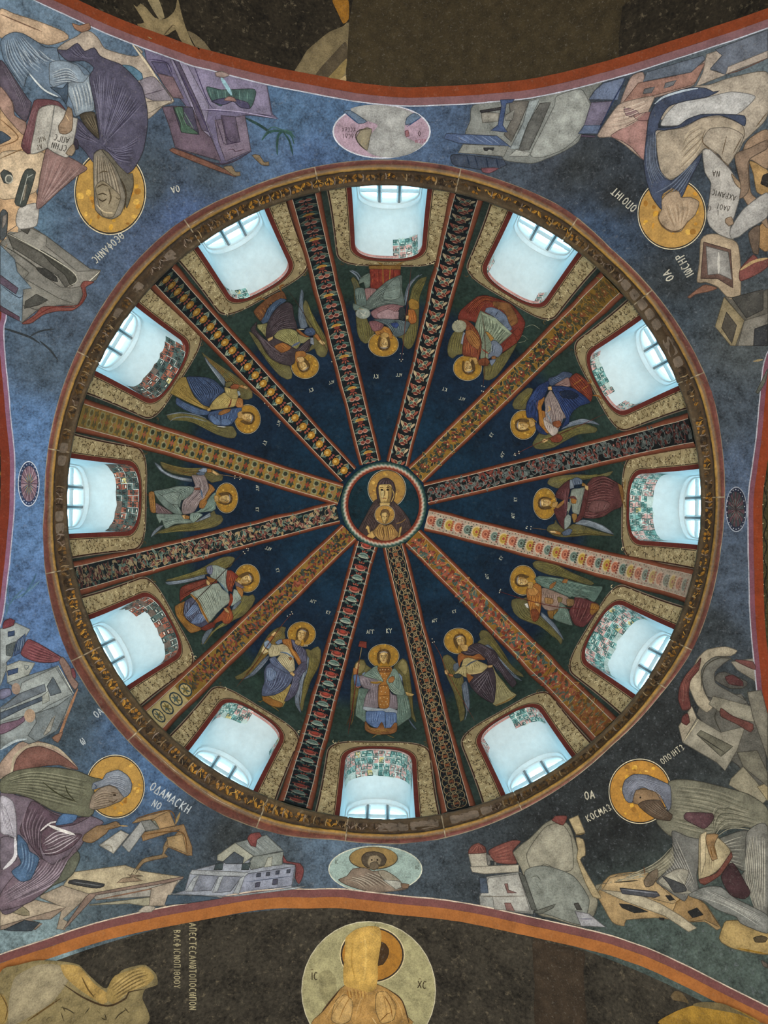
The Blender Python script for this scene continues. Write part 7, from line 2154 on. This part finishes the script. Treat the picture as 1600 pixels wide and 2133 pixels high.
T painted_tree|faint green painted tree on blue ground above town houses, lower left|fresco
P foliage
-#4a6a80 18 40,140 60,60 20,-20
-#4a6a80 14 60,60 120,-20 200,-100
-#557488 14 130,-10 240,-80 330,-160
-#3f5f78 16 180,-20 260,-130 300,-220
-#4a6a80 12 80,20 60,-100 90,-200
T turbaned_writer_fresco|bowed painted writer in grey turban, olive cloak and plum robe, lower left corner|fresco
F 0 1540 4
P chair_back
#a58a74 0,200 160,30 330,20 480,70 600,180 650,250 560,240 400,180 200,200 90,290 0,330
#7d4f42 110,270 140,160 220,80 330,60 450,100 560,170 650,255 500,215 350,225 200,260
-#a59a84 22 0,330 90,280 120,150 210,70 330,40 480,80 600,190
P halo
N 960,395 246,266 #a5803c
P plum_robe
#6a5a68 0,450 130,470 260,500 420,600 620,660 740,640 860,700 700,800 690,860 640,930 540,1000 420,1060 560,980 520,1120 380,1260 220,1370 0,1430
*20 #a59aa8,#3a2a3c 13 30,470 100,600 130,900 / 0,620 60,800 100,1020
#a8a4b0 0,480 100,520 130,650 130,830 60,800 0,780
*8 #c9c8d0,#6a5f74 11 20,520 70,640 120,820 / 0,560 20,700 60,790
#5a4452 160,760 260,520 400,600 480,640 620,660 740,650 600,720 400,740 330,790 320,900 350,1000 280,930 200,820
*9 #84707e,#33212e 12 220,560 180,720 240,900 / 420,620 340,760 330,960
#5f4654 340,790 420,730 600,790 680,800 600,900 480,960 380,970 340,900
*9 #c0b4bc,#3a2430 11 350,960 480,940 680,800 / 360,840 460,760 590,790
-#d3d0cc 26 400,720 500,760 620,800
-#c9c4c4 14 330,770 420,700 520,690
#726674 0,830 130,840 130,1010 40,1060 0,1090
-#c9c8cc 30 120,820 120,980 20,1090
#75606e 330,1000 430,1050 560,980 620,900 640,990 540,1130 400,1250 230,1370 0,1430 0,1290 130,1130 280,1180
*17 #a2909e,#40303e 13 320,1010 200,1160 0,1300 / 620,1000 480,1190 10,1410
P olive_cloak
#64654c 0,340 120,270 300,240 460,240 640,270 760,320 850,340 770,380 780,450 740,560 780,600 740,650 560,630 420,590 260,500 130,460 0,445
*13 #8a8a6a,#3d3e2c 11 40,340 300,270 760,350 / 60,440 300,500 720,610
-#33331f 10 350,360 480,460 640,530
-#33331f 10 540,390 560,450 620,520
#5f6350 640,940 660,1000 600,1130 520,1190 430,1230 330,1310 480,1170 560,1020
P blue_lining
#3d6a9a 490,650 520,625 640,640 600,700 460,720
#41688f 140,800 180,830 220,880 240,940 320,1000 250,1170 160,1190 90,1110 170,1040 140,960
*6 #6a90b4,#223f66 11 150,820 180,1000 120,1110 / 300,990 270,1100 240,1160
P head
#8a7862 760,480 820,420 900,390 980,420 1030,490 1000,520 950,540 880,570 800,590 740,580
*9 #a08c70,#5d4c3a 10 760,500 860,440 1000,480 / 760,580 880,560 980,520
o#33271a 950,470 14,9
-#4d3a28 9 920,450 980,455
-#4d3a28 8 980,500 940,530 900,520
#7d8896 770,370 850,340 880,290 980,260 1060,310 1095,380 1080,450 1030,490 960,400 900,385 790,420 760,420
*10 #a5aeba,#4a5870 9 860,340 960,300 1060,330 / 900,380 1000,420 1060,460
-#3f4c66 8 770,370 800,400 770,430
P hand
#8a6a3e 700,800 800,730 880,720 960,690 1000,730 900,760 880,790 760,870 680,850
-#5d4222 8 860,760 940,740
-#a58a58 12 980,725 1060,730
P letter
!#a8a598 820,890 1000,765 1070,800 940,960
-#7d786a 7 830,900 910,890 940,955
!#9a9c98 1010,890 1170,690 1210,760 1070,950
!#7d7f7a 1170,690 1250,680 1320,750 1210,770
T painted_lectern|ochre painted folding lectern beside the turbaned writer's letter, lower left|fresco
P stand
#8a6f44 1080,1150 1190,1000 1350,960 1360,900 1390,840 1420,870 1370,950 1400,980 1200,1030 1110,1150
!#a5814a 1100,700 1140,665 1410,590 1420,620 1300,660 1160,690
!#a8834a 1320,640 1410,600 1460,720 1320,750 1240,690
!#94703c 1170,780 1530,710 1600,900 1600,970 1560,970 1380,890 1500,750 1190,850
!#a5854c 1390,820 1520,790 1555,950 1400,890
-#5d4222 10 1190,800 1400,770 1530,790 1560,960
-#5d4222 10 1130,660 1410,595 1470,720
!#8f9480 1180,690 1290,680 1330,750 1220,770
-#8a744a 20 1460,710 1500,610
T painted_long_table|cream painted long table with dark pen case, lower left|fresco
P table_top
!#b0a078 600,1110 1040,1050 1180,1100 1530,1150 1480,1170 900,1270 740,1290 520,1230
!#a5947a 340,1300 520,1220 740,1290 720,1320 520,1500 560,1520 540,1590 470,1580 520,1400 330,1320
!#b5a284 290,1340 550,1400 0,1560 0,1420 220,1370
!#9a968a 740,1290 1530,1150 1480,1200 1400,1300 800,1340
!#a5a080 740,1380 1400,1300 1380,1400 1280,1380 1200,1390 1080,1370 740,1385
!#8a7060 740,1290 1530,1145 1520,1165 1380,1200 800,1300 560,1560 520,1590 700,1330
-#765a48 12 800,1340 1100,1280 1390,1220
!#a5957e 1260,1240 1480,1180 1380,1390 1240,1390
!#96806a 0,1560 550,1400 420,1500 260,1510 350,1540 290,1590 210,1560 0,1590
!#38454f 30,1590 200,1510 330,1530 260,1600 120,1600
#b5ac98 1150,1440 1210,1390 1290,1400 1260,1440
!#a58a68 1020,1160 1190,1140 1060,1130 1190,1180 970,1200
#3a3c3e 565,1200 620,1170 870,1210 830,1240 760,1240
-#66686a 7 600,1190 840,1225
P foot
#8f8460 10,1440 100,1380 160,1380 240,1440 240,1470 180,1470 80,1440
T painted_pale_hall|white and lilac painted hall with gabled roof left of bottom roundel|fresco
F 240 1640 4
P wall
!#8d95a2 620,720 660,690 850,640 1040,600 1500,650 1510,680 1470,830 1560,830 900,920 460,900 580,860
!#a5acb0 620,720 640,690 1100,710 1120,740 860,740 640,725
!#7d8494 700,730 860,740 800,860 600,870
!#7d8494 890,740 1050,750 960,870 830,880
!#858ca0 1110,720 1500,660 1470,820 980,890 1060,760
-#4a5266 7 1090,790 1480,740
!#3f4658 1180,720 1215,715 1210,745 1175,750
!#3f4658 1260,712 1290,708 1285,735 1255,740
!#3f4658 1340,700 1370,695 1365,725 1335,728
!#3f4658 1430,690 1460,685 1455,715 1428,718
!#4a4a60 1170,800 1210,790 1200,830 1165,835
!#4a4a60 1315,770 1355,765 1350,810 1308,815
!#a5adb2 650,760 700,730 640,870 585,870
!#a5adb2 860,750 900,740 850,870 810,880
!#a5adb2 1040,760 1080,740 1030,890 985,885
!#b0bcc0 460,890 900,915 1590,825 1500,850 1000,910 620,905
!#3f5668 440,900 700,905 900,925 600,970 410,985
!#a0a18c 850,570 1000,465 1150,575 1060,640 1050,590 990,540 900,620 850,610
!#77807c 1000,465 1100,440 1260,400 1400,530 1160,580
*6 #4a5458,#98a2a0 7 1030,470 1170,575 / 1260,410 1390,530
!#4a5560 900,620 990,540 1070,590 1060,640 920,640
!#808880 1150,580 1400,540 1390,650 1260,660 1130,690 1110,640
!#a8aa98 1270,590 1310,580 1300,660 1240,670
!#3f5054 840,640 900,635 890,690 820,690
!#3f5054 1060,640 1130,630 1110,690 1050,690
P red_cloth
#803a36 1100,430 1130,390 1200,380 1220,410 1180,440 1170,500 1130,490
-#4d1c1c 8 1120,440 1150,480
#803a3a 1400,570 1430,620 1540,640 1570,690 1560,750 1530,810 1500,760 1500,650 1400,630
T bottom_roundel|oval painted roundel of haloed bearded man with book, pale green ground, below the dome|fresco
F 560 1733 4
P ground
o#bcbfae 888,312 393,198
o#8fa39c 888,312 384,189
P halo
o#2c2418 872,220 204,96
o#80683a 872,218 198,90
P robe
#84705c 580,400 650,370 700,310 800,300 870,330 960,320 1050,370 1110,430 1170,450 1140,480 1000,500 880,505 760,480 640,440
*11 #b0a48c,#4a382c 10 620,400 720,420 800,480 / 860,330 960,380 1080,460
#a59a80 910,330 960,320 1050,370 1110,430 1060,440 960,400
!#b5b5a6 950,400 1080,410 1140,450 1060,480
#8a6a4c 1100,430 1170,440 1160,470 1110,470
P head
#4f4230 780,260 775,210 810,175 880,165 950,185 980,230 960,280 900,290 820,300
#96815a 820,260 840,205 900,195 940,230 930,270 880,290 840,300
#6a5a40 850,260 900,250 920,290 880,320 840,310
D #241a10 8 858,235 905,235
-#4a3820 7 880,220 880,260
P inscription
A IC 545,235,0 34 #4a5048
A XC 1220,285,0 30 #4a5048
T painted_castle|cream painted castle with red domes right of bottom roundel|fresco
F 900 1640 2.38
P wall
#87836c 490,250 560,180 620,155 680,190 720,300 740,420 820,560 800,640 740,690 600,650 520,620 440,400 400,330 450,280
#948f78 560,200 640,180 690,250 700,400 640,420 560,380 500,420 470,330
#7d8378 460,420 560,390 700,440 780,560 740,680 600,640 500,600
!#a8a08c 180,330 270,325 280,390 200,410
!#b0a892 190,395 430,385 430,420 260,430 200,420
!#8d8f88 270,445 440,420 510,600 500,630 300,605 240,595 235,545
!#a3a298 280,450 430,430 490,620 310,605 300,540 240,540
!#7d7a72 270,330 310,350 320,385 275,385
!#30363a 290,365 310,368 308,388 292,386
!#4a5a6e 235,450 270,450 280,525 240,525
!#8a5f58 360,480 375,478 380,510 420,525 375,525
!#8a5f58 360,575 390,575 410,615 370,610
-#6d675c 4 240,545 460,540
!#5d6058 430,425 460,440 520,610 495,610
!#66695e 500,620 615,580 600,600 540,630
-#55584e 4 490,450 520,440 540,465
-#55584e 5 520,480 535,505
-#55584e 4 520,530 550,525
!#b09a66 680,160 725,140 760,225 715,235
#b09a66 715,250 750,260 760,300 760,340 735,360 800,480 840,550 800,545 760,470 720,360 725,310
-#6d5a34 4 710,240 760,230
-#6d5a34 4 735,362 715,350
!#45443e 705,580 725,575 745,610 720,610
!#a0a0a4 710,615 780,630 860,695 740,690
-#55556a 4 735,655 800,655
P red_roof
#7d4034 180,330 195,295 230,278 265,300 270,325
*5 #a5604c,#54241c 4 190,325 230,285 / 265,325 235,285
#7d4034 280,320 330,290 400,265 440,270 400,320 420,380 320,375
*7 #a05a46,#50221a 4 290,325 400,280 / 330,370 410,370
#7d3a30 595,165 610,145 670,145 650,190
T painted_vaulted_shrine|cream and grey painted arched shrine with red draped cloth, lower right edge|fresco
F 1200 1320 2.38
P wall
!#57554c 600,400 620,330 700,310 820,300 900,420 940,560 952,800 800,650 760,620
#a5987a 560,260 565,220 600,130 650,80 740,65 800,85 770,110 690,115 640,150 620,200 630,270 660,330 690,350 650,390 600,350
#66645a 620,200 640,150 690,115 770,120 730,150 690,190 690,240 730,270 850,340 760,360 690,320 650,310
!#8c8670 680,310 870,360 900,440 760,420 700,380 660,350
#4d4b44 690,230 700,200 740,190 850,240 830,270 760,270
!#8a8270 770,140 900,120 952,280 952,300 880,230 800,180
#5a2c2c 740,215 780,205 830,240 830,260 760,250
!#75705f 850,290 920,280 952,400 952,620 880,420
!#a5987c 510,460 575,360 600,420 530,540
!#8a8470 530,540 600,420 720,490 840,460 800,580 740,680 700,640
!#65624f 600,500 620,480 780,560 720,610
-#2f2d26 5 600,500 740,590
!#8c8468 770,720 830,660 900,740 952,820 920,850 760,750
!#a08f60 900,760 952,740 952,830 930,800
!#6a6654 800,590 900,580 952,690 952,760 830,660
-#3a382f 5 720,490 690,420 700,380
-#3a382f 5 620,290 640,170 720,120 800,140
-#b5ab90 5 535,535 610,425
P red_cloth
#69302a 620,120 600,150 550,200 520,250 508,320 530,380 570,370 560,300 570,230 610,180
*6 #8f5040,#3c1512 4 610,130 530,240 530,370 / 615,160 560,240 560,370
#69302a 530,410 555,395 565,440 550,455 525,440
#6d3a30 720,370 780,410 880,450 870,490 800,450 720,410
#74403a 790,130 880,140 890,180 820,150
T hooded_writer_fresco|bowed painted writer in striped blue hood and grey robes, lower right corner|fresco
F 1200 1320 2.38
P chair_back
#827d63 440,890 465,960 480,1055 400,1140 250,1220 100,1247 115,1300 200,1200 340,1190 420,1220 520,1200 520,1000
*7 #a09a7c,#5a5742 5 470,1060 370,1150 110,1255 / 500,1130 400,1190 200,1230
P halo
N 318,782 156,162 #a8782c
P robe
#6f6d58 460,740 540,725 640,740 760,770 860,800 952,870 952,1030 880,980 850,960 700,980 680,1040 560,1030 460,1000 400,930 470,870
*16 #948f74,#45442f 5 480,750 700,780 940,880 / 480,960 640,1000 700,960
*7 #948f74,#3a3a2a 5 680,980 700,850 900,900 / 690,1020 780,970 940,990
#6a6a64 480,980 560,1010 680,1040 640,1100 660,1130 620,1130 600,1200 610,1280 560,1290 540,1330 420,1250 400,1230 440,1190 490,1140 485,1060
*15 #a8a598,#3d3c38 5 490,1000 560,1160 600,1270 / 440,1200 520,1280 550,1320
#9d9884 410,1230 500,1170 560,1180 540,1260 580,1290 500,1290
*6 #c9c4ae,#5d5a4c 4 420,1235 540,1290 / 520,1180 560,1260
#66665c 680,1040 760,1000 850,980 862,1080 840,1180 780,1150 660,1130
*11 #a5a290,#3a3a34 5 690,1060 780,1020 850,1000 / 680,1120 760,1140 840,1170
#74736a 850,990 952,960 952,1420 900,1430 870,1300 780,1220 840,1180
*15 #b0ac98,#45443c 6 860,1010 840,1200 900,1400 / 940,1000 940,1200 940,1400
#7b7d76 560,1300 640,1260 720,1260 800,1320 952,1400 952,1490 820,1440 800,1410 700,1370 640,1330
*10 #b3b4a8,#4a4c48 5 580,1300 760,1360 950,1480 / 660,1270 800,1340 950,1410
#5d3a40 550,890 680,895 680,930 640,970 590,950 540,920
#45484a 430,1205 470,1220 540,1250 550,1280 490,1285 460,1240
P hood
#6a7080 232,780 245,730 290,700 360,705 440,740 470,760 475,850 460,880 430,820 400,780 320,770 280,840 250,830
*13 #959cae,#3a4050 4 240,780 300,720 440,750 / 270,830 330,760 460,860
P head
#8d6d44 285,840 300,780 350,775 400,790 420,830 380,850 330,850
-#33241a 4 300,800 330,805
D #20150c 5 322,815
#5a4632 310,850 350,830 420,830 450,880 480,900 470,930 400,920 350,890
*9 #7a6650,#35271a 4 330,850 400,900 470,925 / 400,830 440,870 475,900
P open_book
#a8976a 620,1000 700,1010 770,1080 740,1140 690,1190 615,1225 612,1110
!#c9b584 620,1000 650,985 645,1130 620,1220
*4 #84744e 4 640,1010 640,1200 / 700,1030 690,1180
#7a4030 612,1225 700,1190 775,1085 780,1110 720,1200 640,1250
#43282c 725,1210 780,1140 850,1250 870,1290 840,1320 770,1300
P hand
#9a743c 650,1000 710,1000 690,1050 705,1120 680,1130 660,1080 650,1040
-#5d4018 4 668,1060 682,1115
-#5d4018 4 682,1050 698,1105
#77654c 340,1230 370,1190 405,1170 410,1200 385,1250 350,1260
-#6d4a30 5 340,1160 345,1200
T painted_writing_bench|ochre painted bench with dark tools and square openings, lower right|fresco
P bench
#a5854a 90,1300 170,1200 340,1180 420,1210 480,1290 560,1290 640,1340 720,1460 700,1470 640,1430 560,1430 400,1410 250,1420 240,1450 180,1430 110,1310
!#b0925a 170,1210 350,1180 500,1330 480,1340 360,1310 130,1270
!#967439 500,1330 560,1285 640,1340 720,1460 640,1420 560,1430 480,1380
-#6d4f24 5 490,1340 560,1285
!#b3a684 120,1270 300,1290 420,1340 520,1400 600,1460 560,1480 440,1400 250,1330
!#282a2a 215,1340 270,1345 360,1380 290,1385 230,1360
!#282a2a 555,1380 600,1360 632,1395 580,1410
!#282a2a 445,1300 470,1300 490,1320 465,1325
!#282a2a 412,1410 438,1412 438,1422 415,1420
!#4a4c54 218,1262 400,1280 418,1300 390,1310 230,1290
-#80828a 4 225,1268 405,1290
-#2a2820 6 190,1235 310,1225
T painted_footstool|ochre painted footstool in the lower right corner|fresco
P stool
#a88a3e 730,1450 745,1425 820,1425 952,1480 952,1590 790,1565 720,1530 710,1510
-#8a6a24 8 800,1560 952,1590
#57492a 880,1510 920,1498 952,1510 940,1530 890,1530
#5f5448 920,1620 952,1640 952,1660 930,1650
T lower_inscription|pale Greek letters on dark ground beside the hooded writer's halo, lower right|lettering
P inscription
A OA 40,785,-10 40 #b8b3a0
A KOCMAc 45,905,-28 34 #b8b3a0
A OPOIHTc 415,625,-36 30 #b8b3a0
T damask_inscription|pale Greek letters on blue ground right of turbaned writer's halo, lower left|lettering
F 0 1540 4
P inscription
A ODAMACKH 1280,355,33 72 #b0b8bc
A NO 1290,500,30 62 #b0b8bc
A W 660,0,-30 60 #b0b8bc
A OA 770,-220,-40 60 #b0b8bc
S bottom
T crowning_figure_fresco|damaged painted bust in a pale green disc under the bottom arch|fresco
F 560 1733 4
P disc
o#b5b095 832,1320 562,580
o#98946f 832,1320 554,572
#8f8a66 420,1180 500,1150 560,1220 560,1380 480,1440 430,1340
P halo
o#c9bc94 862,1020 272,236
o#241a10 862,1020 264,228
o#9a6a20 862,1020 250,216
P hair
#43301c 930,910 970,930 1000,980 990,1040 950,1100 910,1110
P robe
#a3804a 600,1300 700,1250 880,1260 1000,1310 1110,1400 1160,1540 1180,1610 380,1610 440,1500 480,1440
#b59660 560,1400 640,1350 700,1420 680,1560 600,1600 520,1560
#b8965c 900,1340 980,1330 1060,1440 1040,1560 940,1590 890,1480
*6 #c0a06a,#8a6430 9 620,1320 500,1460 420,1600 / 860,1290 800,1450 780,1600
*4 #c0a06a,#7a5628 9 900,1290 920,1440 900,1600 / 1020,1330 1110,1450 1160,1600
-#7a5424 9 960,1360 1010,1440 1030,1540
-#c9ac78 12 860,1540 900,1600
-#6d4a20 8 920,1580 990,1510 1020,1500
*9 #7d5220,#c4a058 12 640,1300 660,1390 / 820,1310 830,1400
-#3a2818 10 590,1310 480,1450 440,1500
-#3a2818 10 1000,1310 1110,1400 1170,1590
P plaster_loss
#b5944e 640,880 720,810 830,780 920,790 940,870 930,960 910,1090 910,1200 890,1300 830,1330 720,1300 630,1270 620,1150 635,1000
-#a58440 14 700,900 690,1080 720,1220
-#c4a45c 18 800,860 810,1060 790,1240
P inscription
A IC 345,1165,0 62 #3a3020
A ~~ 350,1140,0 40 #8a7a5a
A XC 1245,1235,4 60 #3a3020
A ~~ 1250,1218,0 40 #8a7a5a
T rocky_mound_fresco|ochre painted rocks and thorny plants under the bottom arch at left|fresco
F 0 1833 3.1733
P rock
#7d7250 0,610 120,560 250,530 400,535 520,560 600,640 700,715 800,600 880,570 960,560 1030,620 1040,690 960,720 940,780 945,960 0,960
#938a70 100,640 250,560 380,560 460,640 350,800 200,900 60,960 60,780
#a58a50 400,560 520,570 620,680 720,760 680,820 520,720 430,640
#96814e 720,690 760,630 870,590 960,570 1020,640 960,700 840,740 760,820 700,780
*8 #b39c66,#4d3c20 9 730,700 860,600 960,580 / 760,800 860,740 1020,660
-#3d2f1c 12 420,690 560,780 710,830 830,780 850,740 950,720
-#5a4624 10 180,930 280,860 400,780
-#5a4624 10 540,640 580,720 620,770
o#8f7a48 0,860 50,110
-#5a4624 8 0,750 45,840 30,930
P thorns
-#3a3220 8 400,840 440,850 490,880
-#3a3220 7 410,830 430,870
-#3a3220 7 400,870 420,930
-#3a3220 7 560,880 590,840
-#3a3220 7 640,860 660,880
-#3a3220 7 690,880 700,920 670,910
-#3a3220 7 760,920 780,890 830,855
-#3a3220 7 820,840 850,875
-#3a3220 7 300,920 330,900
T arch_inscription|two columns of pale Greek letters on dark ground under the bottom arch|lettering
F 300 1883 2.975
P inscription
A APECTECANWTOPOCWPON 322,118,90 42 #a09878
A BLEFICNOPIQOOU 224,160,90 40 #a09878
T patched_plaster|brown plaster patch on dark soffit under bottom arch at right|plaster
F 900 1883 2.38
P patch
#352c22 505,172 600,197 755,240 752,330 760,480 755,600 520,600 510,400 500,260
T ochre_mound_fresco|ochre painted ground under the bottom arch in the lower right corner|fresco
F 1240 1833 2.644
P mound
#94742e 360,793 430,730 540,690 680,680 800,720 900,793
#6d6142 540,690 600,670 720,685 900,780 952,793 952,810 800,740
#5a4c34 415,640 440,610 480,620 520,680 490,670 430,660
S top
T patched_plaster|large brown plaster patch on dark soffit under the top arch|plaster
F 640 0 4
P patch
#332c1c 380,0 350,180 335,400 325,700 480,735 700,760 900,752 1100,740 1600,715 2000,655 2300,600 2500,530 2590,490 2600,300 2625,60 2620,-60 380,-60
T star_fresco|pale painted star and curved bands on dark soffit under top arch, left|fresco
F 300 0 4
P star
#7d7052 -30,30 20,70 90,150 175,160 240,110 262,70 275,0 285,0 310,110 350,240 400,360 430,410 360,400 300,330 260,250 200,290 160,300 100,290 60,330 0,280 -60,200 0,190 -90,40 -60,60
#8f8364 30,0 120,0 170,150 130,170
-#4a3f2c 10 160,300 240,210 260,220
#6a5f48 360,260 430,290 500,350 570,450 480,440 440,410 400,340
T curved_band_fresco|pale curved painted bands on dark soffit under top arch beside brown patch|fresco
F 640 0 4
P band
#6d6248 350,190 300,220 180,270 80,350 0,420 -60,520 -110,610 0,650 60,660 200,690 320,705 330,500
#4d4434 320,350 200,470 100,580 60,650 160,670 240,600 330,500
#85744a 330,490 240,580 160,670 240,690 310,620
#b5a074 320,630 250,690 320,700
#8a6020 210,0 340,0 345,160 300,200 250,100
S left
T gilt_band_fresco|gold zigzag painted band on black under the left arch|fresco
F 0 700 2.05
P zigzag
-#8a6c34 5 4,390 14,400 4,440 18,470 4,510 18,540 4,590 18,620 4,660 18,690 4,730 16,760 4,800
D #a89a70 2.2 6,415 10,452 6,480 10,560 6,600 10,640 6,680 10,712 6,770
S right
T gilt_band_fresco|olive painted panels with white pearl dots under the right arch|fresco
F 1460 700 2.05
P panels
#4d4a20 284,520 284,1269 300,1269 300,500
-#15130c 5 284,520 276,560 284,600 270,650 282,700 266,760 282,800 268,850 282,900 268,950 282,1000 270,1060 284,1110 272,1170 284,1230
*12 #2a2810 3 270,540 300,540 / 270,1250 300,1250
D #c9c4a0 2.2 272,560 266,600 268,640 262,680 264,720 260,760 264,800 262,860 262,900 264,960 264,1010 266,1060 268,1110 266,1160 270,1210
'''
FIG.run(PAINT_pend)

# ================================================================== PAINTED EDGE OF THE FOUR ARCHES
ARCH = [('trim_2', [(60, -42), (145, 0), (250, 47), (400, 103), (425, 110), (550, 142), (700, 172), (765, 182), (865, 189), (1040, 179), (1140, 165), (1290, 127), (1400, 92), (1600, 25), (1680, -8)], (0, 1), 12, 18, '#74361a', '#76565a', '#b0b4c0'),
        ('trim_3', [(-60, 2046), (0, 2022), (95, 1990), (240, 1945), (440, 1904), (560, 1885), (640, 1884), (710, 1884), (810, 1895), (960, 1912), (1102, 1942), (1240, 1973), (1300, 1991), (1391, 2028), (1599, 2132), (1680, 2176)], (0, -1), 12, 18, '#9c6232', '#6f4644', '#c9b8a4'),
        ('trim_4', [(-14, 700), (0, 860), (8, 940), (9, 1000), (8, 1060), (2, 1130), (-14, 1270)], (1, 0), 9, 11, '#6d2c1a', '#805a72', '#a8a8b8'),
        ('trim_5', [(1614, 760), (1600, 895), (1590, 970), (1582, 1036), (1581, 1120), (1584, 1237), (1588, 1320), (1606, 1480)], (-1, 0), 9, 12, '#7a3418', '#6d4450', '#a0a0a8')]
for nm, pts, dr, w1, w2, c1, c2, c3 in ARCH:
    root = struct(empty(nm, tuple(hit('pend', np.array([pts[len(pts) // 2][0]]), np.array([pts[len(pts) // 2][1]]))[0][0])))
    # carry the band on along the arch towards its springings, outside the picture
    def arch_px(w):
        h = math.sqrt(RS * RS - w * w - (VA * VA if dr[0] == 0 else UA * UA))
        x, y = uv2xy(w, -VA * dr[1]) if dr[0] == 0 else uv2xy(-UA * dr[0], w)
        return (W / 2 + FPX * x / (HS + h), H / 2 + FPX * (y - CAM[1]) / (HS + h))
    k_ = 0 if dr[0] == 0 else 1
    ext = [arch_px(w) for w in np.linspace(-2.38, 2.38, 60)]
    pts = [e for e in ext if e[k_] < pts[0][k_] - 30] + pts + [e for e in ext if e[k_] > pts[-1][k_] + 30]
    base = catmull(pts, False, 9.0)
    t = np.gradient(base, axis=0); t /= np.linalg.norm(t, axis=1, keepdims=True); nn = np.stack([-t[:, 1], t[:, 0]], -1)
    sg = np.sign((nn * np.array(dr)).sum(1).mean()); nn = nn * sg
    def wv(a, s): return np.convolve(np.random.RandomState(s).normal(0, a, len(base)), np.ones(7) / 7, 'same')[:, None]
    for part, a0, a1, col in (('ochre_red_band', -9 if nm == 'trim_3' else -8, w1 + 2, c1), ('purple_band', w1 + 2, w1 + w2, c2), ('white_line', w1 + w2, w1 + w2 + 2.6, c3)):
        e0, e1 = base + nn * (a0 + wv(.8, 1)), base + nn * (a1 + wv(.8, 2))
        V = []; N_ = len(base); k_ = 3
        for j in range(k_ + 1):
            q = e0 + (e1 - e0) * j / k_; P, n_ = hit('pend', q[:, 0], q[:, 1]); V.append(P + n_ * .004)
        Fq = [(j * N_ + i, j * N_ + i + 1, (j + 1) * N_ + i + 1, (j + 1) * N_ + i) for j in range(k_) for i in range(N_ - 1)]
        mesh_obj(part, np.concatenate(V), Fq, 'fresco' if part == 'white_line' else 'rib', root, np.tile(lin(col), (N_ * (k_ + 1), 1)))
